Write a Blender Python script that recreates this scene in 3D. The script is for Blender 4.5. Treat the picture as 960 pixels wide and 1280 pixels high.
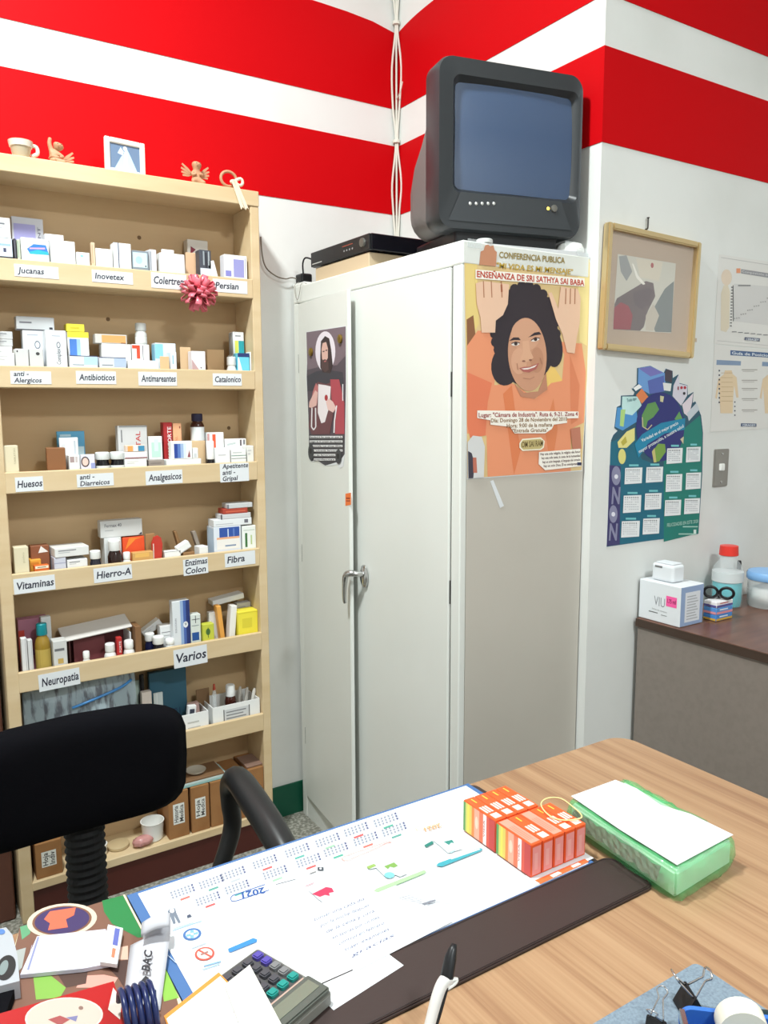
import bpy, bmesh, math, random
from mathutils import Vector, Matrix

for o in list(bpy.data.objects):
    bpy.data.objects.remove(o)
scene = bpy.context.scene
C = scene.collection
rng = random.Random(7)
PI = math.pi

# ------------------------------------------------------------------ camera
CAMH = 1.45
FPX, PITCH, ROLL, YAW = 996.88, 0.133136, -0.004246, 0.570618
_fw = Vector((math.sin(YAW)*math.cos(PITCH), math.cos(YAW)*math.cos(PITCH), -math.sin(PITCH)))
_r0 = Vector((math.cos(YAW), -math.sin(YAW), 0))
_u0 = _r0.cross(_fw)
_r = math.cos(ROLL)*_r0 + math.sin(ROLL)*_u0
_u = -math.sin(ROLL)*_r0 + math.cos(ROLL)*_u0
cam_d = bpy.data.cameras.new('camera')
cam_d.sensor_fit = 'HORIZONTAL'
cam_d.sensor_width = 36.0
cam_d.lens = FPX/960*36.0
cam_d.clip_start = 0.01
cam = bpy.data.objects.new('camera', cam_d)
C.objects.link(cam)
cam.matrix_world = Matrix(((_r.x, _u.x, -_fw.x, 0), (_r.y, _u.y, -_fw.y, 0), (_r.z, _u.z, -_fw.z, CAMH), (0, 0, 0, 1)))
scene.camera = cam
CAM = Vector((0, 0, CAMH))

# ------------------------------------------------------------------ world, lights, exposure
world = bpy.data.worlds.new('world')
scene.world = world
world.use_nodes = True
bg = world.node_tree.nodes['Background']
bg.inputs[0].default_value = (0.9, 0.95, 1.0, 1)
bg.inputs[1].default_value = 0.3
scene.view_settings.view_transform = 'Standard'
scene.view_settings.look = 'None'
scene.view_settings.exposure = -0.06
scene.view_settings.gamma = 1.0
scene.view_settings.use_curve_mapping = False
CEIL = 3.5
LAMPS = [((-0.02, 1.30), 96.0, 0.26, (0.93, 1.0, 0.99)),      # over the far side of the desk
         ((1.0, -1.1), 84.0, 0.5, (0.92, 0.985, 1.0))]        # unseen fill lamp added behind the camera

# ------------------------------------------------------------------ helpers
def ray(px, py):
    return _r*((px-480)/FPX) - _u*((py-640)/FPX) + _fw

def at(px, py, ax, val):
    """point of the picture on the room plane x / y / z = val"""
    d = ray(px, py)
    i = 'xyz'.index(ax)
    return CAM + d*((val-CAM[i])/d[i])

def lin(c):
    out = []
    for v in c[:3]:
        v = v/255.0
        out.append(v/12.92 if v <= 0.04045 else ((v+0.055)/1.055)**2.4)
    return tuple(out)

_mats = {}
def mat(name, rgb, rough=0.55, metal=0.0, spec=0.5, alpha=1.0, trans=0.0, noise=None, bump=None, coat=0.0, ior=1.45, emit=0.0, sss=0):
    if name in _mats:
        return _mats[name]
    m = bpy.data.materials.new(name)
    m.use_nodes = True
    nt = m.node_tree
    b = nt.nodes['Principled BSDF']
    col = (*lin(rgb), 1)
    b.inputs['Base Color'].default_value = col
    b.inputs['Roughness'].default_value = rough
    b.inputs['Metallic'].default_value = metal
    b.inputs['Specular IOR Level'].default_value = spec
    b.inputs['Alpha'].default_value = alpha
    b.inputs['Transmission Weight'].default_value = trans
    b.inputs['Coat Weight'].default_value = coat
    b.inputs['IOR'].default_value = ior
    if emit:
        b.inputs['Emission Color'].default_value = col
        b.inputs['Emission Strength'].default_value = emit
    if noise:
        scale, rgb2, lo, hi = noise[:4]
        stretch = noise[4] if len(noise) > 4 else (1, 1, 1)
        tc = nt.nodes.new('ShaderNodeTexCoord')
        mp = nt.nodes.new('ShaderNodeMapping')
        mp.inputs['Scale'].default_value = stretch
        nz = nt.nodes.new('ShaderNodeTexNoise')
        nz.inputs['Scale'].default_value = scale
        nz.inputs['Detail'].default_value = 5
        cr = nt.nodes.new('ShaderNodeValToRGB')
        cr.color_ramp.elements[0].position = lo
        cr.color_ramp.elements[1].position = hi
        cr.color_ramp.elements[0].color = col
        cr.color_ramp.elements[1].color = (*lin(rgb2), 1)
        nt.links.new(tc.outputs['Object'], mp.inputs[0])
        nt.links.new(mp.outputs[0], nz.inputs['Vector'])
        nt.links.new(nz.outputs[0], cr.inputs[0])
        nt.links.new(cr.outputs[0], b.inputs['Base Color'])
    if bump:
        scale, strength, dist = bump
        tc = nt.nodes.new('ShaderNodeTexCoord')
        nz = nt.nodes.new('ShaderNodeTexNoise')
        nz.inputs['Scale'].default_value = scale
        nz.inputs['Detail'].default_value = 3
        bp = nt.nodes.new('ShaderNodeBump')
        bp.inputs['Strength'].default_value = strength
        bp.inputs['Distance'].default_value = dist
        nt.links.new(tc.outputs['Object'], nz.inputs['Vector'])
        nt.links.new(nz.outputs[0], bp.inputs['Height'])
        nt.links.new(bp.outputs[0], b.inputs['Normal'])
    _mats[name] = m
    return m

def M(rgb, rough=0.5):
    """plain printed card or plastic of one colour"""
    return mat('card_%d_%d_%d_%d' % (rgb[0], rgb[1], rgb[2], int(rough*100)), rgb, rough)

def print_material():
    m = bpy.data.materials.new('printed_ink')
    m.use_nodes = True
    b = m.node_tree.nodes['Principled BSDF']
    a = m.node_tree.nodes.new('ShaderNodeVertexColor')
    a.layer_name = 'ink'
    m.node_tree.links.new(a.outputs[0], b.inputs['Base Color'])
    b.inputs['Roughness'].default_value = 0.5
    return m
INK = print_material()

def tag(o, label=None, cat=None, group=None, kind=None):
    if label: o['label'] = label
    if cat: o['category'] = cat
    if group: o['group'] = group
    if kind: o['kind'] = kind
    return o

def thing(name, label, cat, loc=(0, 0, 0), rotz=0.0, group=None, mw=None):
    o = bpy.data.objects.new(name, None)
    o.empty_display_size = 0.05
    C.objects.link(o)
    if mw is not None:
        o.matrix_world = mw
    else:
        o.location = loc
        o.rotation_euler = (0, 0, rotz)
    return tag(o, label, cat, group)

def link(name, me, m=None, parent=None, loc=None, rot=None, smooth=False):
    o = bpy.data.objects.new(name, me)
    C.objects.link(o)
    if m is not None and not me.materials:
        me.materials.append(m)
    if parent is not None:
        o.parent = parent
    if loc is not None: o.location = loc
    if rot is not None: o.rotation_euler = rot
    if smooth and me.polygons:
        me.polygons.foreach_set('use_smooth', [True]*len(me.polygons))
    return o

def pyd(name, v, f, m=None, parent=None, loc=None, rot=None, smooth=False):
    me = bpy.data.meshes.new(name)
    me.from_pydata([tuple(p) for p in v], [], f)
    me.update()
    return link(name, me, m, parent, loc, rot, smooth)

def from_bm(name, bm, m=None, parent=None, loc=None, rot=None, smooth=False, fixn=True):
    if fixn:
        bmesh.ops.recalc_face_normals(bm, faces=bm.faces)
    me = bpy.data.meshes.new(name)
    bm.to_mesh(me)
    bm.free()
    return link(name, me, m, parent, loc, rot, smooth)

def bm_box(bm, x0, x1, y0, y1, z0, z1, mtx=None):
    vs = [bm.verts.new(p) for p in ((x0, y0, z0), (x1, y0, z0), (x1, y1, z0), (x0, y1, z0), (x0, y0, z1), (x1, y0, z1), (x1, y1, z1), (x0, y1, z1))]
    for f in ((3, 2, 1, 0), (4, 5, 6, 7), (0, 1, 5, 4), (1, 2, 6, 5), (2, 3, 7, 6), (3, 0, 4, 7)):
        bm.faces.new([vs[i] for i in f])
    if mtx is not None:
        bmesh.ops.transform(bm, matrix=mtx, verts=vs)
    return vs

_boxes = {}
def box(name, x0, x1, y0, y1, z0, z1, m, parent=None, bev=0.0, seg=1, share=True):
    """one box as a mesh of its own; origin at the middle of its base"""
    w, d, h = x1-x0, y1-y0, z1-z0
    key = (round(w, 5), round(d, 5), round(h, 5), bev, seg, m.name)
    me = _boxes.get(key)
    if me is None:
        bm = bmesh.new()
        bm_box(bm, -w/2, w/2, -d/2, d/2, 0, h)
        if bev:
            bmesh.ops.bevel(bm, geom=list(bm.edges), offset=min(bev, w*.45, d*.45, h*.45), segments=seg, affect='EDGES', profile=0.5)
        bmesh.ops.recalc_face_normals(bm, faces=bm.faces)
        me = bpy.data.meshes.new(name)
        bm.to_mesh(me)
        bm.free()
        me.materials.append(m)
        _boxes[key] = me
    o = bpy.data.objects.new(name, me)
    C.objects.link(o)
    if parent is not None:
        o.parent = parent
    o.location = ((x0+x1)/2, (y0+y1)/2, z0)
    return o

def struct(o):
    o['kind'] = 'structure'
    return o

def lathe(name, prof, m, parent=None, loc=None, rot=None, n=20, smooth=True):
    """prof: (radius, z) pairs from bottom to top"""
    v, f = [], []
    for r, z in prof:
        for k in range(n):
            a = 2*PI*k/n
            v.append((r*math.cos(a), r*math.sin(a), z))
    for i in range(len(prof)-1):
        for k in range(n):
            k2 = (k+1) % n
            f.append((i*n+k, i*n+k2, (i+1)*n+k2, (i+1)*n+k))
    f.append(tuple(range(n-1, -1, -1)))
    f.append(tuple((len(prof)-1)*n+k for k in range(n)))
    o = pyd(name, v, f, m, parent, loc, rot)
    if smooth:
        me = o.data
        me.polygons.foreach_set('use_smooth', [len(p.vertices) == 4 for p in me.polygons])
        me.set_sharp_from_angle(angle=math.radians(40))
    return o

def tube(name, pts, r, m, parent=None, n=8, closed=False, loc=None, smooth=True, steps=0):
    """swept tube; r is a number or one radius per point; steps>0 smooths the path"""
    pts = [Vector(p) for p in pts]
    rs = list(r) if isinstance(r, (list, tuple)) else [r]*len(pts)
    if steps:
        q, qr = [], []
        N = len(pts)
        rng_ = range(N if closed else N-1)
        for i in rng_:
            p0 = pts[(i-1) % N] if (closed or i > 0) else pts[i]
            p1, p2 = pts[i], pts[(i+1) % N]
            p3 = pts[(i+2) % N] if (closed or i+2 < N) else p2
            for s in range(steps):
                t = s/steps
                q.append(0.5*((2*p1) + (p2-p0)*t + (2*p0-5*p1+4*p2-p3)*t*t + (3*p1-p0-3*p2+p3)*t**3))
                qr.append(rs[i]*(1-t)+rs[(i+1) % N]*t)
        if not closed:
            q.append(pts[-1]); qr.append(rs[-1])
        pts, rs = q, qr
    v, f = [], []
    N = len(pts)
    up = Vector((0, 0, 1))
    prev = None
    for i, p in enumerate(pts):
        a = pts[(i-1) % N] if (closed or i > 0) else p
        b = pts[(i+1) % N] if (closed or i < N-1) else p
        t = (b-a).normalized()
        if prev is None:
            s = t.cross(up if abs(t.z) < .9 else Vector((1, 0, 0))).normalized()
        else:
            s = (prev - t*prev.dot(t)).normalized()
        prev = s
        w = t.cross(s)
        for k in range(n):
            an = 2*PI*k/n
            v.append(p + (s*math.cos(an)+w*math.sin(an))*rs[i])
    R_ = N if closed else N-1
    for i in range(R_):
        j = (i+1) % N
        for k in range(n):
            k2 = (k+1) % n
            f.append((i*n+k, i*n+k2, j*n+k2, j*n+k))
    if not closed:
        f.append(tuple(range(n-1, -1, -1)))
        f.append(tuple((N-1)*n+k for k in range(n)))
    o = pyd(name, v, f, m, parent, loc)
    if smooth:
        o.data.polygons.foreach_set('use_smooth', [len(p.vertices) == 4 for p in o.data.polygons])
    return o

def prism(name, pts, t, m, parent=None, loc=None, rot=None, bev=0.0, z0=0.0, mw=None):
    """flat outline (u,v) given the thickness t along +w"""
    bm = bmesh.new()
    lo = [bm.verts.new((p[0], p[1], z0)) for p in pts]
    hi = [bm.verts.new((p[0], p[1], z0+t)) for p in pts]
    n = len(pts)
    bm.faces.new(lo[::-1]); top = bm.faces.new(hi)
    for i in range(n):
        j = (i+1) % n
        bm.faces.new((lo[i], lo[j], hi[j], hi[i]))
    bmesh.ops.recalc_face_normals(bm, faces=bm.faces)
    if bev:
        es = [e for e in bm.edges if all(abs(v.co.z-(z0+t)) < 1e-7 for v in e.verts)]
        bmesh.ops.bevel(bm, geom=es, offset=bev, segments=2, affect='EDGES')
    o = from_bm(name, bm, m, parent, loc, rot, fixn=False)
    if mw is not None:
        o.matrix_world = mw
    return o

def rrect(x0, y0, x1, y1, r, n=5):
    out = []
    for cx, cy, a0 in ((x1-r, y1-r, 0), (x0+r, y1-r, 90), (x0+r, y0+r, 180), (x1-r, y0+r, 270)):
        for k in range(n+1):
            a = math.radians(a0+90*k/n)
            out.append((cx+r*math.cos(a), cy+r*math.sin(a)))
    return out

def ell(cx, cy, rx, ry, n=20, rot=0.0, a0=0, a1=360):
    out = []
    full = (a1-a0) >= 360
    for k in range(n if full else n+1):
        a = math.radians(a0+(a1-a0)*k/n)
        x, y = rx*math.cos(a), ry*math.sin(a)
        out.append((cx+x*math.cos(rot)-y*math.sin(rot), cy+x*math.sin(rot)+y*math.cos(rot)))
    return out

# ---- lettering
_glyph = {}
def glyphs(s, bold=0.0, shear=0.0):
    key = (s, bold, shear)
    if key in _glyph:
        return _glyph[key]
    cu = bpy.data.curves.new('lettering', 'FONT')
    cu.body = s
    cu.size = 1.0
    cu.resolution_u = 2
    cu.offset = bold
    cu.shear = shear
    cu.fill_mode = 'FRONT'
    ob = bpy.data.objects.new('lettering', cu)
    C.objects.link(ob)
    dg = bpy.context.evaluated_depsgraph_get()
    me = ob.evaluated_get(dg).to_mesh()
    v = [(p.co.x, p.co.y) for p in me.vertices]
    f = [tuple(p.vertices) for p in me.polygons]
    ob.to_mesh_clear()
    bpy.data.objects.remove(ob)
    bpy.data.curves.remove(cu)
    if v:
        x0, x1 = min(p[0] for p in v), max(p[0] for p in v)
    else:
        x0, x1 = 0, 1
    w = max(x1-x0, 1e-3)
    v = [((p[0]-x0)/w, p[1]/0.7) for p in v]      # unit width, unit cap height
    _glyph[key] = (v, f, w/0.7)
    return _glyph[key]

class Surf:
    """a flat face in the room: origin, right, up; w points at the viewer"""
    def __init__(s, O, U, V):
        s.O, s.U, s.V = Vector(O), Vector(U).normalized(), Vector(V).normalized()
        s.N = s.U.cross(s.V)
    def px(s, x, y):
        d = ray(x, y)
        p = CAM + d*((s.O-CAM).dot(s.N)/d.dot(s.N)) - s.O
        return (p.dot(s.U), p.dot(s.V))
    def mw(s):
        m = Matrix.Identity(4)
        for i in range(3):
            m[i][0], m[i][1], m[i][2], m[i][3] = s.U[i], s.V[i], s.N[i], s.O[i]
        return m

class Print:
    """flat print: coloured outlines a hair apart, one mesh"""
    def __init__(s, f=None, eps=0.00012, base=0.0002):
        s.v, s.f, s.c, s.L, s.eps, s.base, s.fn, s.k, s.auto = [], [], [], 0, eps, base, f, 0, True
    def up(s):
        s.L += 1
        return s
    def T(s, p):
        return s.fn(*p) if s.fn else p
    def raw(s, pts, col):
        n = len(s.v)
        if s.auto: s.k += 1
        w = s.base+s.eps*s.L+s.k*1.5e-5
        s.v += [(p[0], p[1], w) for p in pts]
        a = sum(pts[i][0]*pts[(i+1) % len(pts)][1]-pts[(i+1) % len(pts)][0]*pts[i][1] for i in range(len(pts)))
        idx = list(range(n, n+len(pts)))
        s.f.append(idx if a > 0 else idx[::-1])
        s.c.append(col)
        return s
    def poly(s, pts, col):
        return s.raw([s.T(p) for p in pts], col)
    def rect(s, x0, y0, x1, y1, col):
        return s.poly([(x0, y0), (x1, y0), (x1, y1), (x0, y1)], col)
    def ell(s, cx, cy, rx, ry, col, n=20, rot=0.0, a0=0, a1=360):
        return s.poly(ell(cx, cy, rx, ry, n, rot, a0, a1), col)
    def line(s, p0, p1, wd, col):
        (x0, y0), (x1, y1) = p0, p1
        L = math.hypot(x1-x0, y1-y0) or 1
        dx, dy = -(y1-y0)/L*wd/2, (x1-x0)/L*wd/2
        return s.poly([(x0+dx, y0+dy), (x1+dx, y1+dy), (x1-dx, y1-dy), (x0-dx, y0-dy)], col)
    def path(s, pts, wd, col):
        for a, b in zip(pts, pts[1:]):
            s.line(a, b, wd, col)
        return s
    def text(s, t, p0, p1, ph, col, bold=0.0, shear=0.0):
        """baseline p0 -> p1, cap top above p0 at ph (all in the print's own coordinates)"""
        v, f, _ = glyphs(t, bold, shear)
        o, a, b = s.T(p0), s.T(p1), s.T(ph)
        n = len(s.v)
        w = s.base+s.eps*s.L+s.k*1.5e-5
        for x, y in v:
            s.v.append((o[0]+(a[0]-o[0])*x+(b[0]-o[0])*y, o[1]+(a[1]-o[1])*x+(b[1]-o[1])*y, w))
        cr = (a[0]-o[0])*(b[1]-o[1])-(a[1]-o[1])*(b[0]-o[0])
        for q in f:
            q = [n+i for i in q]
            s.f.append(q if cr > 0 else q[::-1])
            s.c.append(col)
        return s
    def build(s, name, parent=None, loc=None, rot=None):
        me = bpy.data.meshes.new(name)
        me.from_pydata(s.v, [], s.f)
        me.update()
        at_ = me.color_attributes.new('ink', 'FLOAT_COLOR', 'CORNER')
        buf = []
        for p, c in zip(me.polygons, s.c):
            l = (*lin(c), 1.0)
            buf += list(l)*p.loop_total
        at_.data.foreach_set('color', buf)
        me.materials.append(INK)
        o = link(name, me, None, parent, loc, rot)
        o['kind'] = 'stuff'
        return o

def zoomed(surf, x0, y0, sc):
    """coordinates read in an enlarged view of the photograph -> the face"""
    return lambda x, y: surf.px(x0+x/sc, y0+y/sc)

FRONT = (PI/2, 0, 0)          # print faces -Y
LEFT = (PI/2, 0, -PI/2)       # print faces -X

# ------------------------------------------------------------------ materials
WHITE_WALL = mat('white_wall_paint', (226, 227, 224), 0.75, bump=(60, .08, .002), noise=(3, (216, 217, 213), .45, .75))
RED = mat('red_wall_cloth', (196, 0, 10), 0.6, bump=(7, .12, .004), spec=.12)
GREEN = mat('green_baseboard_paint', (10, 84, 62), 0.5)
TERRAZZO = mat('grey_terrazzo', (120, 118, 108), 0.45, noise=(90, (172, 170, 160), .45, .62))
PINE = mat('pale_plywood', (216, 193, 156), 0.6, noise=(2.2, (204, 177, 135), .35, .75, (1.2, 6, 9)))
PINE_BACK = mat('plywood_back', (198, 168, 128), 0.6, noise=(1.5, (188, 156, 115), .35, .75, (1.2, 6, 7)))
REDWOOD = mat('dark_red_wood', (74, 28, 20), 0.5)
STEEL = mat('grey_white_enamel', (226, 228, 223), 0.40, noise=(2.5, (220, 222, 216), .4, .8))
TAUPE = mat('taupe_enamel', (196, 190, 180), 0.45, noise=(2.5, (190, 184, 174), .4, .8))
CHROME = mat('chrome', (200, 200, 200), 0.18, 1.0)
DARKGAP = mat('dark_gap', (46, 44, 42), 0.7)
BLACKP = mat('black_plastic', (22, 23, 26), 0.4)
BLACKF = mat('black_fabric', (13, 13, 17), 0.95, spec=.1, bump=(500, .3, .001))
WHITEP = mat('white_plastic', (236, 236, 232), 0.35)
PAPER = mat('white_paper', (222, 225, 228), 0.6)
CARDB = mat('brown_cardboard', (156, 110, 66), 0.75, noise=(14, (142, 96, 54), .4, .7))
GOLD = mat('gold_frame', (214, 190, 144), 0.3, 0.65)
WIRE = mat('white_cable', (220, 216, 205), 0.5)
CLEAR = mat('clear_plastic', (238, 244, 246), 0.08, alpha=0.22, spec=.6)
# ================================================================== the room
YA, XB, YC = 2.448, 1.634, 1.5055
XL, YR, XR = -2.3, -2.2, 3.6
T = 0.1
def wallbox(name, x0, x1, y0, y1, z0=0.0, z1=CEIL, m=WHITE_WALL):
    return struct(box(name, x0, x1, y0, y1, z0, z1, m))
struct(box('floor', XL-T, XR+T, YR-T, YA+T, -0.1, 0.0, TERRAZZO))
struct(box('ceiling', XL-T, XR+T, YR-T, YA+T, CEIL, CEIL+0.1, WHITE_WALL))
wallbox('wall_back', XL-T, XB, YA, YA+T)
wallbox('wall_side', XB, XB+T, YC+T, YA+T)
wallbox('wall_right', XB, XR+T, YC, YC+T)
wallbox('wall_left', XL-T, XL, YR-T, YA)
wallbox('wall_rear', XL, XR+T, YR-T, YR)
wallbox('wall_end', XR, XR+T, YR, YC)
struct(box('baseboard_back', XL, XB, YA-0.006, YA, 0.0, 0.115, GREEN))
struct(box('baseboard_side', XB-0.006, XB, YC, YA-0.006, 0.0, 0.115, GREEN))
struct(box('baseboard_right', XB, XR, YC-0.006, YC, 0.0, 0.115, GREEN))

# red cloth bands round the walls: the upper ones sag a little towards the corner
Z1, Z2, Z3, Z4 = 2.116, 2.347, 2.469, 2.745
def band(name, p0, p1, n, z0, z1, sag0=0.0, sag1=0.0, t=0.002):
    """cloth strip from p0 to p1 (x,y), n = outward normal (x,y)"""
    L = math.hypot(p1[0]-p0[0], p1[1]-p0[1])
    K = 40
    v, f = [], []
    for i in range(K+1):
        s = i/K
        x, y = p0[0]+(p1[0]-p0[0])*s, p0[1]+(p1[1]-p0[1])*s
        top = z1 - sag0*math.exp(-s*L/0.10) - sag1*math.exp(-(1-s)*L/0.10)
        for z in (z0, top):
            for d in (0.0, t):
                v.append((x+n[0]*d, y+n[1]*d, z))
    for i in range(K):
        a, b = i*4, i*4+4
        f += [(a+1, b+1, b+3, a+3), (a, a+2, b+2, b), (a+2, a+3, b+3, b+2), (a, b, b+1, a+1)]
    f += [(0, 1, 3, 2), (K*4, K*4+2, K*4+3, K*4+1)]
    bm = bmesh.new()
    vs = [bm.verts.new(p) for p in v]
    for q in f:
        bm.faces.new([vs[i] for i in q])
    return struct(from_bm(name, bm, RED))
band('trim_1', (XL, YA), (XB-.002, YA), (0, -1), Z1, Z2)
band('trim_2', (XL, YA), (XB-.002, YA), (0, -1), Z3, Z4, 0, 0.03)
band('trim_3', (XB, YA), (XB, YC), (-1, 0), Z1, Z2)
band('trim_4', (XB, YA), (XB, YC), (-1, 0), Z3, Z4, 0.03, 0)
band('trim_5', (XB-.002, YC), (XR, YC), (0, -1), Z1, Z2)
band('trim_6', (XB-.002, YC), (XR, YC), (0, -1), Z3, Z4)

# ceiling lamp above the picture, plus an unseen one added behind for fill
def ceiling_lamp(x, y, power, size, col, label):
    t = thing('ceiling_lamp', label, 'lamp', (x, y, CEIL), group='ceiling lamps')
    lathe('lamp_base', [(0.06, -0.03), (0.065, -0.02), (0.065, 0.0)], WHITEP, t)
    lathe('lamp_shade', [(size/2, -0.075), (size/2+.012, -0.05), (size/2, -0.03), (0.05, -0.028)], WHITEP, t, n=28)
    l = bpy.data.lights.new('lamp_glow', 'AREA')
    l.shape = 'DISK'; l.size = size; l.energy = power; l.color = col
    lo = bpy.data.objects.new('lamp_glow', l); C.objects.link(lo)
    lo.parent = t; lo.location = (0, 0, -0.085)
    return t
ceiling_lamp(*LAMPS[0][0], *LAMPS[0][1:], 'round white ceiling lamp above the far edge of the desk')
ceiling_lamp(*LAMPS[1][0], *LAMPS[1][1:], 'unseen round ceiling lamp added behind the camera as fill light')

# ================================================================== steel cabinet
XF, YN, YFAR, HC = 1.2065, 1.534, 2.425, 1.835
cab = thing('steel_cabinet', 'tall grey-white two-door steel cabinet with chrome lever handle', 'cabinet', (0, 0, 0))
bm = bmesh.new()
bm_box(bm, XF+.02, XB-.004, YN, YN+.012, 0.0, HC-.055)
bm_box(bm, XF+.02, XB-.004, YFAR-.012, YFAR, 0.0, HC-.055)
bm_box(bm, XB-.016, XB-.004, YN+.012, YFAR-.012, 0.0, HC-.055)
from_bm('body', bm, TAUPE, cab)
box('top_panel', XF, XB-.004, YN-.002, YFAR+.002, HC-.055, HC, STEEL, cab, .004, 2)
box('corner_stile', XF, XF+.02, YN, YN+.036, 0.0, HC-.055, STEEL, cab, .003, 2)
box('corner_stile', XF, XF+.02, YFAR-.03, YFAR, 0.0, HC-.055, STEEL, cab, .003, 2)
box('plinth', XF+.004, XF+.02, YN+.036, YFAR-.03, 0.0, 0.075, STEEL, cab)
box('inner_shadow_gap', XF+.012, XF+.018, YN+.036, YFAR-.03, .075, HC-.055, DARKGAP, cab)  # dark panel painted to stand for the shade behind the doors
ysp = 2.072
DW, DA = .390, math.radians(-5.5)          # the left door stands ajar
bm = bmesh.new()
bm_box(bm, -.006, .006, -DW, 0, 0, HC-.058-.082)
bmesh.ops.bevel(bm, geom=list(bm.edges), offset=.002, segments=2, affect='EDGES')
d1 = from_bm('door', bm, STEEL, cab, (XF+.004, YFAR-.032, .082), (0, 0, DA))
d1['label'] = 'left cabinet door standing slightly ajar'
d2 = box('door', XF-.006, XF+.004, YN+.039, ysp-.0015, .082, HC-.058, STEEL, cab, .002, 2)
d2['label'] = 'right cabinet door carrying the handle'
def local_to(o, p):
    return Vector(p)-o.location
# handle on the right door
hp = at(457, 717, 'x', XF-.006)
h = local_to(d2, hp)
lathe('escutcheon', [(.0, 0), (.021, 0), (.024, .002), (.024, .006), (.018, .010), (.0, .011)], CHROME, d2, h+Vector((-.001, 0, -.008)), (0, -PI/2, 0)).scale = (1.45, .8, 1)
tube('lever', [h+Vector(p) for p in ((-.004, 0, 0), (-.030, 0, .002), (-.046, .012, .004), (-.053, .026, -.006), (-.055, .03, -.04), (-.055, .031, -.075), (-.053, .031, -.088))],
     [.0095, .009, .0105, .0095, .0075, .0062, .005], CHROME, d2, 10, steps=5)
for py in (455, 690, 915):
    q = at({455: 371.5, 690: 374.5, 915: 377}[py], py, 'x', XF+.001)
    box('hinge', XF-.0015, XF+.003, YFAR-.034, YFAR-.030, q.z-.03, q.z+.03, DARKGAP, cab)
for z in (.42, .98, 1.5):
    box('hinge', XF-.0015, XF+.003, YN+.0355, YN+.0385, z-.03, z+.03, DARKGAP, cab)

# ================================================================== wooden shelf unit
YS = 2.30
KS = YS/2.4938
def zs(v): return CAMH+(v-1)*CAMH*KS
SL, SR = at(24, 850, 'y', YS).x, at(323.5, 260, 'y', YS).x
SLo = SL-0.032
ST = zs(1.4568)+.002
LIPS = [zs(1.240), zs(1.0368), zs(0.829), zs(0.6246)]
LIPS += [LIPS[3]-.2735, LIPS[3]-.2735-.2715]
ZBOT = .118
YLIP = YS+.012
YB = YA-.012
shelf = thing('wooden_shelf', 'tall pale plywood shelf with handwritten cards on its front lips', 'shelf', (0, 0, 0))
box('side_panel', SR-.028, SR, YS, YB, 0.0, ST-.022, PINE, shelf, .002)
box('side_panel', SLo, SL, YS, YB, 0.0, ST-.022, PINE, shelf, .002)
box('top_board', SLo, SR, YS-.003, YA-.001, ST-.022, ST+.022, PINE, shelf, .002)
box('back_panel', SLo, SR, YB, YA-.004, 0.0, ST-.022, PINE_BACK, shelf)
BOARD = []
LIPH = .057
SRi = SR-.028
for z in LIPS:
    box('shelf_board', SL, SRi, YLIP, YB, z, z+.012, PINE, shelf)
    box('front_lip', SL-.002, SRi+.002, YS-.002, YLIP, z, z+LIPH, PINE, shelf, .002)
    BOARD.append(z+.0122)
box('shelf_board', SL-.002, SRi+.002, YS-.003, YB, ZBOT-.026, ZBOT, PINE, shelf, .002)
BOARD.append(ZBOT+.0002)
box('plinth', SL, SRi, YS+.004, YS+.022, 0.0, ZBOT-.026, REDWOOD, shelf)
for px, py, r_ in ((174, 297, 0), (135, 399, 1), (286, 535, 2), (300, 495, 2)):
    q = at(px, py, 'y', YB)
    lathe('knot', [(.0, 0), (.006, 0), (.0055, .0006), (0, .0008)], mat('wood_knot', (112, 84, 54), .7), shelf, (q.x, YB-.0001, q.z), (PI/2, 0, 0), n=10)

# dark wooden post at the left of the shelf
box('door_post', SLo-.16, SLo-.012, YS+.04, YA-.002, 0, 1.42, mat('brown_stained_wood', (92, 56, 44), .5), None, .004)
tag(bpy.data.objects['door_post'], 'dark brown wooden post standing against the left of the plywood shelf', 'post')

# cards stuck on the lips; the writing is ink on the card
def card(row, x0, x1, y0, y1, lines, tilt=0.0):
    xm, ym = (x0+x1)/2, (y0+y1)/2
    y = YS-.0024
    a, b = at(x0, ym, 'y', y), at(x1, ym, 'y', y)
    t_, bt = at(xm, y0, 'y', y), at(xm, y1, 'y', y)
    w, h_ = b.x-a.x, t_.z-bt.z
    pts = [(-w/2, -h_/2), (w/2, -h_/2), (w/2, h_/2), (-w/2, h_/2)]
    c = prism('label_card', pts, .0006, PAPER, shelf, ((a.x+b.x)/2, y, (t_.z+bt.z)/2), (PI/2, tilt*.15, 0))
    p = Print(base=.0008)
    n = len(lines)
    for i, s in enumerate(lines):
        hh = h_/n
        yb = h_/2-hh*(i+1)+hh*.28
        kk = .48 if n == 1 else .74
        yb = h_/2-hh*(i+1)+hh*(.28 if n == 1 else .2)
        ww = min(w*.9, glyphs(s, .02, .15)[2]*hh*kk)
        x0_ = -w*.43 if n == 1 else -w*.42
        p.text(s, (x0_, yb), (x0_+ww, yb+.001), (x0_, yb+hh*kk), (40, 40, 58), .02, .15)
    p.build('handwriting', c)
    return c
card(0, 18, 73, 332, 347, ['Jucanas'])
card(0, 115, 166, 339, 354, ['Inovetex'])
card(0, 189, 233, 342, 361, ['Colertrem'])
card(0, 266, 309, 350, 366, ['Persian'])
card(1, 13, 64, 464, 480, ['anti -', 'Alergicos'])
card(1, 95, 145, 464, 480, ['Antibioticos'])
card(1, 173, 221, 465, 482, ['Antimareantes'])
card(1, 266, 302, 467, 482, ['Catalonico'])
card(2, 19, 54, 596, 614, ['Huesos'], -.06)
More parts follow.
